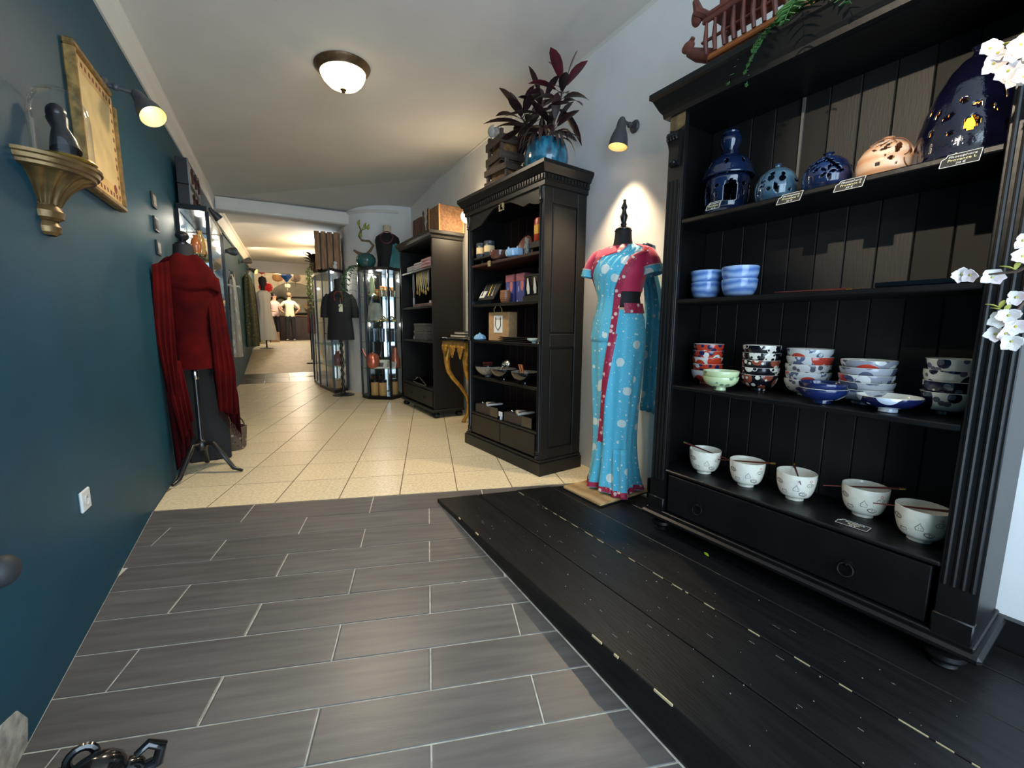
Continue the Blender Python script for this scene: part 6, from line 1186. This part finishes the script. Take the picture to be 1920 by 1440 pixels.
# blossom branches at the right edge, rising from a tall vase outside the picture
PET = mat('white petal', (232, 230, 224), .6, rgb2=(222, 206, 206), scale=30); TWIG = mat('blossom twig', (78, 62, 52), .8); BUDG = mat('yellow green sepal', (176, 172, 80), .6)
bl = thing('blossom_branch', 'white cherry blossom branches beside the tall shelf at the right edge', 'branch', PW(1.80, -.34, .0145), RZ)
off_b = Vector((1.80, -.34, .0145))
def bloc(n, s, z): return Vector((n, s, z))-off_b
paths = [[(1.80, -.34, .10), (1.80, -.33, .6), (1.76, -.22, 1.1), (1.68, -.02, 1.38), (1.66, .17, 1.62), (1.66, .23, 1.74), (1.66, .29, 1.79), (1.66, .33, 1.81)], [(1.66, .17, 1.62), (1.64, .20, 1.66), (1.65, .26, 1.72)], [(1.68, -.02, 1.38), (1.66, .12, 1.33), (1.66, .23, 1.25), (1.66, .30, 1.245)], [(1.66, .12, 1.33), (1.66, .20, 1.20), (1.66, .235, 1.12)]]
for p in paths: MB().tube([bloc(*q) for q in p], [.007-.0045*i/(len(p)-1) for i in range(len(p))], 6).build('twig', TWIG, bl, smooth=True)
rb = random.Random(21)
def flower(c, facing, r=.022):
    c = bloc(*c); f = Vector(facing).normalized(); a = f.cross(Vector((0, 0, 1))); a = a.normalized() if a.length > .1 else Vector((1, 0, 0)); b_ = f.cross(a); mb = MB()
    for i in range(5):
        th = 2*PI*i/5+rb.random(); dv = a*math.cos(th)+b_*math.sin(th)+f*.35; mb.leaf(c, dv, r, r*.95, up=f, droop=.15, n=4, fold=.25)
    mb.build('blossom', PET, bl, smooth=True); MB().ball(tuple(c), .004, 6, 4).build('stamen', BUDG, bl)
for c in ((1.66, .338, 1.815), (1.655, .322, 1.795), (1.66, .328, 1.775), (1.66, .30, 1.745), (1.65, .292, 1.775), (1.66, .282, 1.725), (1.65, .27, 1.715), (1.655, .285, 1.795), (1.66, .262, 1.77), (1.66, .23, 1.325), (1.655, .226, 1.285), (1.66, .272, 1.238), (1.655, .312, 1.248), (1.66, .33, 1.252), (1.655, .225, 1.185), (1.66, .246, 1.13), (1.65, .232, 1.14), (1.655, .25, 1.092), (1.65, .232, 1.095), (1.655, .218, 1.112), (1.65, .22, 1.075)):
    flower(c, (-1, rb.uniform(-.6, .2), rb.uniform(-.4, .5)), rb.uniform(.020, .028))
for c in ((1.66, .29, 1.80), (1.66, .235, 1.255), (1.66, .24, 1.15), (1.66, .25, 1.16)): MB().leaf(bloc(*c), (-.3, .6, .4), .035, .014).leaf(bloc(*c), (-.3, -.2, .7), .03, .012).build('leaflet', BUDG, bl, smooth=True)
MB().lathe([(.05, 0), (.06, .02), (.045, .16), (.05, .20), (.04, .20), (.03, .02), (0, .01)], 20, cap=False).build('vase', mat('grey vase', (90, 90, 92), .3), bl, tuple(bloc(1.80, -.34, .0145)), smooth=True)
# ------------------------------------------------------------------ corridor
def WLx(y): return XL if y < 8.6 else XL+(y-8.6)/3.4*.115
spot_lamp((XL, 7.95, 2.20), (1, 0, 0), (-.64, 7.98, 2.22), (.45, .75, .12), 'black wall spotlight, first in the corridor, above the pale scarf', 14, 120, 1.1, 'corridor spotlights')
spot_lamp((WLx(10.6), 10.6, 2.38), (1, 0, 0), (-.58, 10.6, 2.40), (.55, .55, .20), 'black wall spotlight, second in the corridor, above the green dress', 20, 120, 1.1, 'corridor spotlights')
spot_lamp((WLx(12.2), 12.2, 2.42), (1, 0, 0), (-.53, 12.2, 2.44), (.6, -.3, -.3), 'black wall spotlight at the far end of the corridor', 20, 120, 1.0, 'corridor spotlights')
spot_lamp((XL, 6.35, 2.46), (1, 0, 0), (-.64, 6.38, 2.47), (.5, .3, -.6), 'black wall spotlight beyond the narrow wall cabinet', 10, 100, .8, 'corridor spotlights')
# uplights washing the corridor ceiling from the right wall
for i, y_ in enumerate((8.9, 10.6)):
    t = thing('wall_uplight', ['bronze uplight on the corridor wall nearer the glass cabinet', 'bronze uplight further along the corridor wall'][i], 'wall lamp', (.905, y_+.5, 2.35), 0, 'corridor uplights'); MB().lathe([(.02, -.06), (.05, 0), (.07, .05), (.064, .05), (.04, 0), (0, -.03)], 20, (-.075, 0, 0), cap=False).build('bowl', BRONZE, t, smooth=True); MB().box(-.02, .012, -.02, .02, -.05, .0).build('bracket', BRONZE, t); MB().ball((-.075, 0, .03), .025, 12, 8).build('bulb', BULB, t, smooth=True)
    lp = (.83, y_+.5, 2.44); light('uplight_beam', 'SPOT', lp, 90, (1.0, .70, .38), .03, (.60, y_+.45, 2.8), R(150), .5)
FLOR = spots('pale flowered cloth', (196, 182, 158), [((226, 222, 214), 12, .3, .3, (1, 1, .4)), ((150, 160, 170), 20, .2, 1.1, (1, 1, .5))], .8)
def hung_cloth(name, label, cat, x, y, z0, z1, w, m, rz=0, group=None, depth=.05, taper=.6, nf=6, hang=True, extra=None):
    t = thing(name, label, cat, (x, y, z0), rz, group); h_ = z1-z0
    MB().lathe([(w*.5, 0), (w*.47, h_*.35), (w*.40, h_*.7), (w*taper*.5, h_*.93), (w*.10, h_)], 48, flute=.10, nf=nf, sx=.45).build('cloth', m, t, smooth=True, sharp=80)
    if hang: MB().tube([(0, 0, h_-.01), (0, 0, h_+.05), (-.03, 0, h_+.07)], .005, 6).build('hanger_hook', IRON, t, smooth=True); MB().tube([(0, -w*taper*.5, h_*.94), (0, 0, h_), (0, w*taper*.5, h_*.94)], .010, 6).build('hanger', DW, t, smooth=True)
    return t
hung_cloth('hanging_scarf', 'long pale flowered scarf hanging on the corridor wall', 'scarf', -.64, 8.55, .56, 1.93, .34, FLOR, depth=.04)
hung_cloth('hanging_dress', 'olive green patterned dress hanging on the corridor wall', 'dress', -.55, 11.25, .62, 2.22, .62, spots('olive patterned cloth', (62, 66, 42), [((110, 110, 70), 14, .25, .3, None), ((34, 44, 30), 18, .3, 1.4, None)], .8))
hung_cloth('hanging_dress', 'black dress hanging behind the olive green one', 'dress', -.50, 11.95, .68, 2.08, .42, mat('black jersey', (20, 19, 21), .8))
wm = thing('white_dress_mannequin', 'far mannequin wearing a long white dress in the corridor', 'mannequin', (-.29, 12.55, .5), R(12)); MB().lathe([(.16, 0), (.16, .012), (.03, .03), (.02, .05)], 24).build('base_disc', MWOOD, wm, smooth=True); MB().lathe([(.018, .04), (.018, .4)], 10).build('pole', MWOOD, wm)
MB().lathe([(.26, .22), (.22, .5), (.16, .85), (.13, 1.05), (.15, 1.25), (.165, 1.38), (.08, 1.46)], 48, flute=.06, nf=8, sy=.7).build('white_dress', mat('white cotton', (222, 218, 208), .8), wm, smooth=True, sharp=80); MB().lathe([(.05, 1.44), (.045, 1.52), (.05, 1.56), (.085, 1.63), (.095, 1.70), (.08, 1.78), (0, 1.82)], 20).build('dark_head', MBLK, wm, smooth=True)
for i, (y_, z_) in enumerate(((8.05, 1.72), (9.35, 1.80))):
    t = thing('wall_ledge', ['small white ledge with frame before the pale scarf', 'small white ledge with frame after the pale scarf'][i], 'shelf', (WLx(y_), y_, z_), 0, 'small ledges in the corridor'); MB().bbox(0, .11, -.14, .14, -.025, 0, .004).build('ledge', WPL, t); MB().bbox(.02, .035, -.10, .10, .0, .26, .003).build('frame', mat('dark frame', (34, 32, 30), .4), t); MB().box(.035, .037, -.075, .075, .03, .23).build('picture_print', mat('print pale', (170, 160, 140), .6, vary=.3, scale=20), t)
for i in range(3): hung_cloth('hanging_shawl', ['wine red shawl at the near end of the corridor rack', 'wine red shawl in the middle of the corridor rack', 'rose red shawl at the far end of the corridor rack'][i], 'shawl', .66+.03*(i % 2), 10.4+.28*i, .92, 1.80, .26, mat('wine cloth %d' % i, [(96, 26, 38), (112, 34, 44), (150, 80, 84)][i], .8, vary=.2, scale=10), 0, 'shawls on the corridor rack')
rk = thing('clothes_rack', 'black metal clothes rack along the right side of the corridor', 'rack', (.66, 10.7, .25), 0)
MB().tube([(0, -.45, 1.62), (0, .45, 1.62)], .014, 8).build('rail', IRON, rk)
for y_ in (-.43, .43): MB().tube([(0, y_, 1.62), (0, y_, .0)], .014, 8).build('upright', IRON, rk); MB().tube([(-.16, y_, .02), (.16, y_, .02)], .014, 8).build('foot', IRON, rk)
# lanterns hanging beyond the header
def lantern(x, y, z, r, c_, label, sq=False):
    t = thing('hanging_lantern', label, 'lantern', (x, y, z), 0, 'hanging lanterns'); m_ = mat('lantern '+label[:14], c_, .7, emit=.25)
    if sq: MB().lathe([(.01, -r*1.2), (r, 0), (.02, r*1.1)], 4).build('shade', m_, t)
    else: MB().lathe([(r*.3, -r*.8), (r*.8, -r*.6), (r, 0), (r*.8, r*.6), (r*.3, r*.8)], 20, flute=.05, nf=10).build('shade', m_, t, smooth=True)
    MB().tube([(0, 0, r*.7), (0, 0, 2.995-z)], .004, 5).build('cord', IRON, t); MB().tube([(0, 0, -r*.8), (0, 0, -r*1.8)], [.012, .004], 6).build('tassel', m_, t)
    return t
lantern(-.24, 13.4, 2.11, .16, (190, 24, 26), 'round red paper lantern in the far room')
lantern(.06, 14.2, 2.46, .14, (190, 128, 70), 'amber round lantern in the far room')
lantern(.28, 14.0, 2.50, .15, (24, 62, 110), 'blue diamond lantern in the far room', True)
lantern(.52, 14.4, 2.50, .15, (110, 92, 70), 'brown round lantern in the far room')
lantern(-.34, 14.6, 2.66, .10, (150, 40, 40), 'small dark red lantern near the far left wall')
lantern(.40, 18.9, 2.62, .11, (214, 196, 160), 'small cream lantern beyond the arch')
# room behind the arch: counter, cabinet with round plates, wreath
light('back_room_lamp', 'POINT', (.6, 17.2, 2.85), 200, WARM2, .15); light('lantern_room_lamp', 'POINT', (.1, 14.3, 2.85), 60, WARM, .12)
DKW = mat('dark counter wood', (56, 38, 30), .5, vary=.2, scale=8)
t = thing('sales_counter', 'dark wooden sales counter behind the two people', 'counter', (.55, 19.6, .5), 0); MB().bbox(-.9, .9, -.25, .25, 0, .95, .01).build('cabinet_body', DKW, t); MB().bbox(-.95, .95, -.3, .3, .95, 1.0, .01).build('worktop', mat('worktop', (120, 92, 66), .5), t)
for q in range(3): MB().bbox(-.85+.58*q, -.32+.58*q, -.262, -.25, .08, .88, .006).build('panel', DKW, t)
t = thing('wall_shelf', 'dark wall shelf with round dishes in the far room', 'shelf', (.95, 20.84, 1.0), 0); MB().bbox(-.55, .55, -.14, .14, 0, .03, .004).bbox(-.55, -.52, -.14, .14, .03, 1.3, .004).bbox(.52, .55, -.14, .14, .03, 1.3, .004).bbox(-.52, .52, -.14, .14, .62, .65, .004).bbox(-.55, .55, -.14, .14, 1.3, 1.33, .004).build('carcass', DKW, t)
for i, (x, z, c_, lab) in enumerate(((.75, 1.78, (214, 200, 170), 'large pale round dish on the far wall shelf'), (1.15, 1.75, (170, 140, 100), 'brown round dish on the far wall shelf'), (.82, 1.10, (200, 190, 170), 'cream round dish low on the far wall shelf'))):
    t = thing('round_dish', lab, 'dish', (x, 20.70, z+.012), 0, 'round dishes in the far room'); mb = MB(); mb.lathe([(0, 0), (.07, 0), (.13, .02), (.13, .028), (.065, .008), (0, .008)], 28, (0, 0, 0), Matrix.Translation((0, 0, .135)) @ Matrix.Rotation(R(82), 4, 'X'), cap=False); mb.build('plate', mat('dish %d' % i, c_, .4), t, smooth=True); MB().box(-.05, .05, -.0, .05, 0, .01).build('stand', DKW, t)
t = thing('wreath', 'dark green leafy wreath hanging beyond the arch', 'wreath', (.15, 20.95, 2.05), 0)
for q in range(26): a = q*2*PI/26; MB().leaf((.2*math.cos(a), 0, .2*math.sin(a)), (math.cos(a+.9), -.5, math.sin(a+.9)), .14, .07, droop=.2).build('leaf', FERN, t)
MB().torus((0, 0, 0), .2, .03, 24, 8, Matrix.Rotation(PI/2, 4, 'X')).build('ring', mat('wreath ring', (70, 60, 40), .8), t, smooth=True)
t = thing('poster_board', 'dark framed board on the far left wall beyond the arch', 'board', (-.52, 20.95, 1.5), 0); MB().bbox(-.40, .45, -.02, .02, 0, .9, .005).build('board', mat('dark red brown board', (60, 32, 28), .6, vary=.3, scale=6), t); MB().box(-.43, .48, -.03, .0, .9, .94).build('frame_top', DKW, t)
t = thing('cardboard_box', 'brown cardboard box on the far floor near the two people', 'box', (-.14, 17.1, .5), R(10)); MB().bbox(-.14, .14, -.12, .12, 0, .36, .006).build('carton', mat('cardboard', (150, 116, 80), .8), t); MB().box(-.025, .025, -.1215, -.12, .1, .36).build('tape', mat('packing tape', (176, 146, 104), .4), t)

# ------------------------------------------------------------------ the two people (skinned, one continuous body each)
def person(label, loc, rz, joints, edges, root, mats, extra=None, hair=(40, 30, 26)):
    t = thing('person', label, 'person', loc, rz)
    names = list(joints); me = bpy.data.meshes.new('body'); me.from_pydata([joints[n][0] for n in names], [(names.index(a), names.index(b_)) for a, b_ in edges], [])
    o = link('body', me, t); md = o.modifiers.new('skin', 'SKIN'); md.use_smooth_shade = True
    sv = me.skin_vertices[0].data
    for i, n in enumerate(names): r = joints[n][1]; sv[i].radius = (r if isinstance(r, tuple) else (r, r)); sv[i].use_root = (n == root)
    o.modifiers.new('sub', 'SUBSURF').levels = 2; o.modifiers['sub'].render_levels = 2
    dg = bpy.context.evaluated_depsgraph_get(); me2 = bpy.data.meshes.new_from_object(o.evaluated_get(dg)); o.modifiers.clear(); o.data = me2
    for q in mats: me2.materials.append(q)
    for p in me2.polygons: p.use_smooth = True; p.material_index = extra(p.center)
    return t
SKIN = mat('skin tone', (196, 148, 120), .6); TSH = mat('cream t-shirt cotton', (222, 206, 174), .85); TRO = mat('black trousers cloth', (22, 22, 25), .8); SHOE = mat('white shoe', (214, 210, 204), .6); PINKT = mat('pale pink top cloth', (214, 182, 176), .85)
J = {'pelvis': ((0, 0, .95), (.15, .11)), 'waist': ((0, 0, 1.10), (.145, .105)), 'chest': ((0, -.02, 1.30), (.165, .115)), 'upper': ((0, 0, 1.44), (.14, .09)), 'neck': ((0, -.02, 1.52), .055), 'head0': ((0, -.03, 1.60), (.075, .085)), 'head1': ((0, -.03, 1.70), (.075, .09)), 'head2': ((0, -.03, 1.755), .05),
     'lsh': ((-.17, 0, 1.43), .062), 'lel': ((-.34, .06, 1.20), .045), 'lwr': ((-.20, -.04, 1.04), .034), 'rsh': ((.17, 0, 1.43), .062), 'rel': ((.36, .05, 1.22), .045), 'rwr': ((.20, -.05, 1.06), .034),
     'lhip': ((-.09, 0, .88), .10), 'lkn': ((-.10, -.02, .48), .07), 'lan': ((-.11, .02, .09), .045), 'lto': ((-.12, -.14, .04), .036), 'rhip': ((.09, 0, .88), .10), 'rkn': ((.10, -.02, .48), .07), 'ran': ((.11, .02, .09), .045), 'rto': ((.13, -.14, .04), .036)}
E_ = [('pelvis', 'waist'), ('waist', 'chest'), ('chest', 'upper'), ('upper', 'neck'), ('neck', 'head0'), ('head0', 'head1'), ('head1', 'head2'), ('upper', 'lsh'), ('lsh', 'lel'), ('lel', 'lwr'), ('upper', 'rsh'), ('rsh', 'rel'), ('rel', 'rwr'), ('pelvis', 'lhip'), ('lhip', 'lkn'), ('lkn', 'lan'), ('lan', 'lto'), ('pelvis', 'rhip'), ('rhip', 'rkn'), ('rkn', 'ran'), ('ran', 'rto')]
def cloth1(c):
    if c.z > 1.49: return 0
    if c.z < .075: return 3
    if c.z < .93: return 2
    if abs(c.x) > .20 and c.z < 1.31: return 0
    return 1
p1 = person('person in a cream t-shirt and black trousers standing with hands on hips, seen from behind', (.40, 18.0, .5), R(180), J, E_, 'pelvis', [SKIN, TSH, TRO, SHOE], cloth1)
def head_parts(t, x, y, z, hair):
    H = mat('hair %d' % hair[0], hair, .6, vary=.3, scale=40); mb = MB(); mb.ball((x, y+.02, z+.03), .102, 18, 10, (.88, 1.0, 1.0)); mb.build('hair', H, t, smooth=True)
    for sx in (-1, 1): MB().ball((x+sx*.083, y, z-.03), .022, 8, 6, (.5, 1, 1.4)).build('ear', SKIN, t, smooth=True)
    MB().ball((x, y-.095, z-.03), .016, 8, 6, (.8, 1.2, 1.4)).build('nose', SKIN, t, smooth=True)
    for sx in (-1, 1): MB().ball((x+sx*.03, y-.085, z), .010, 8, 6).build('eye', mat('eye', (40, 30, 26), .3), t, smooth=True)
    MB().ball((x, y-.088, z-.065), .018, 8, 6, (1.3, .4, .35)).build('mouth', mat('lips', (160, 90, 84), .5), t, smooth=True)
def hand(t, c, d):
    c, d = Vector(c), Vector(d).normalized(); s_ = d.cross(Vector((0, 0, 1))).normalized(); u_ = s_.cross(d); mb = MB(); mb.tube([c, c+d*.04, c+d*.085], [.030, .040, .036], 10, flat=.5)
    for i in range(4):
        b_ = c+d*.08+s_*(-.030+.02*i); L_ = (.065, .078, .072, .055)[i]; mb.tube([b_, b_+d*L_*.5-u_*.008, b_+d*L_-u_*.028], [.0095, .009, .007], 7)
    b_ = c+d*.03+s_*.036; mb.tube([b_, b_+s_*.03+d*.025, b_+s_*.035+d*.055], [.011, .010, .008], 7); mb.build('hand', SKIN, t, smooth=True)
head_parts(p1, 0, -.03, 1.68, (120, 96, 66)); hand(p1, (-.20, -.04, 1.04), (.7, -.3, -.4)); hand(p1, (.20, -.05, 1.06), (-.7, -.3, -.4))
J2 = dict(J); J2.update({'rel': ((.27, -.05, 1.20), .040), 'rwr': ((.16, -.24, 1.12), .030), 'lel': ((-.27, -.03, 1.19), .040), 'lwr': ((-.14, -.24, 1.10), .030), 'lsh': ((-.15, 0, 1.41), .055), 'rsh': ((.15, 0, 1.41), .055)})
def cloth2(c):
    if c.z > 1.49: return 0
    if c.z < .93: return 2
    if abs(c.x) > .17 and c.z < 1.26 or c.y < -.17: return 0
    return 1
p2 = person('person in a pale pink top and dark trousers facing the other, beside the arch', (-.10, 18.35, .5), R(25), J2, E_, 'pelvis', [SKIN, PINKT, TRO, SHOE], cloth2)
head_parts(p2, 0, -.03, 1.68, (44, 32, 26)); MB().tube([(0, .06, 1.72), (0, .09, 1.58), (0, .08, 1.42)], [.07, .065, .03], 12).build('long_hair', mat('hair 44', (44, 32, 26), .6), p2, smooth=True); hand(p2, (.16, -.24, 1.12), (-.3, -.9, .1)); hand(p2, (-.14, -.24, 1.10), (.3, -.9, .1))
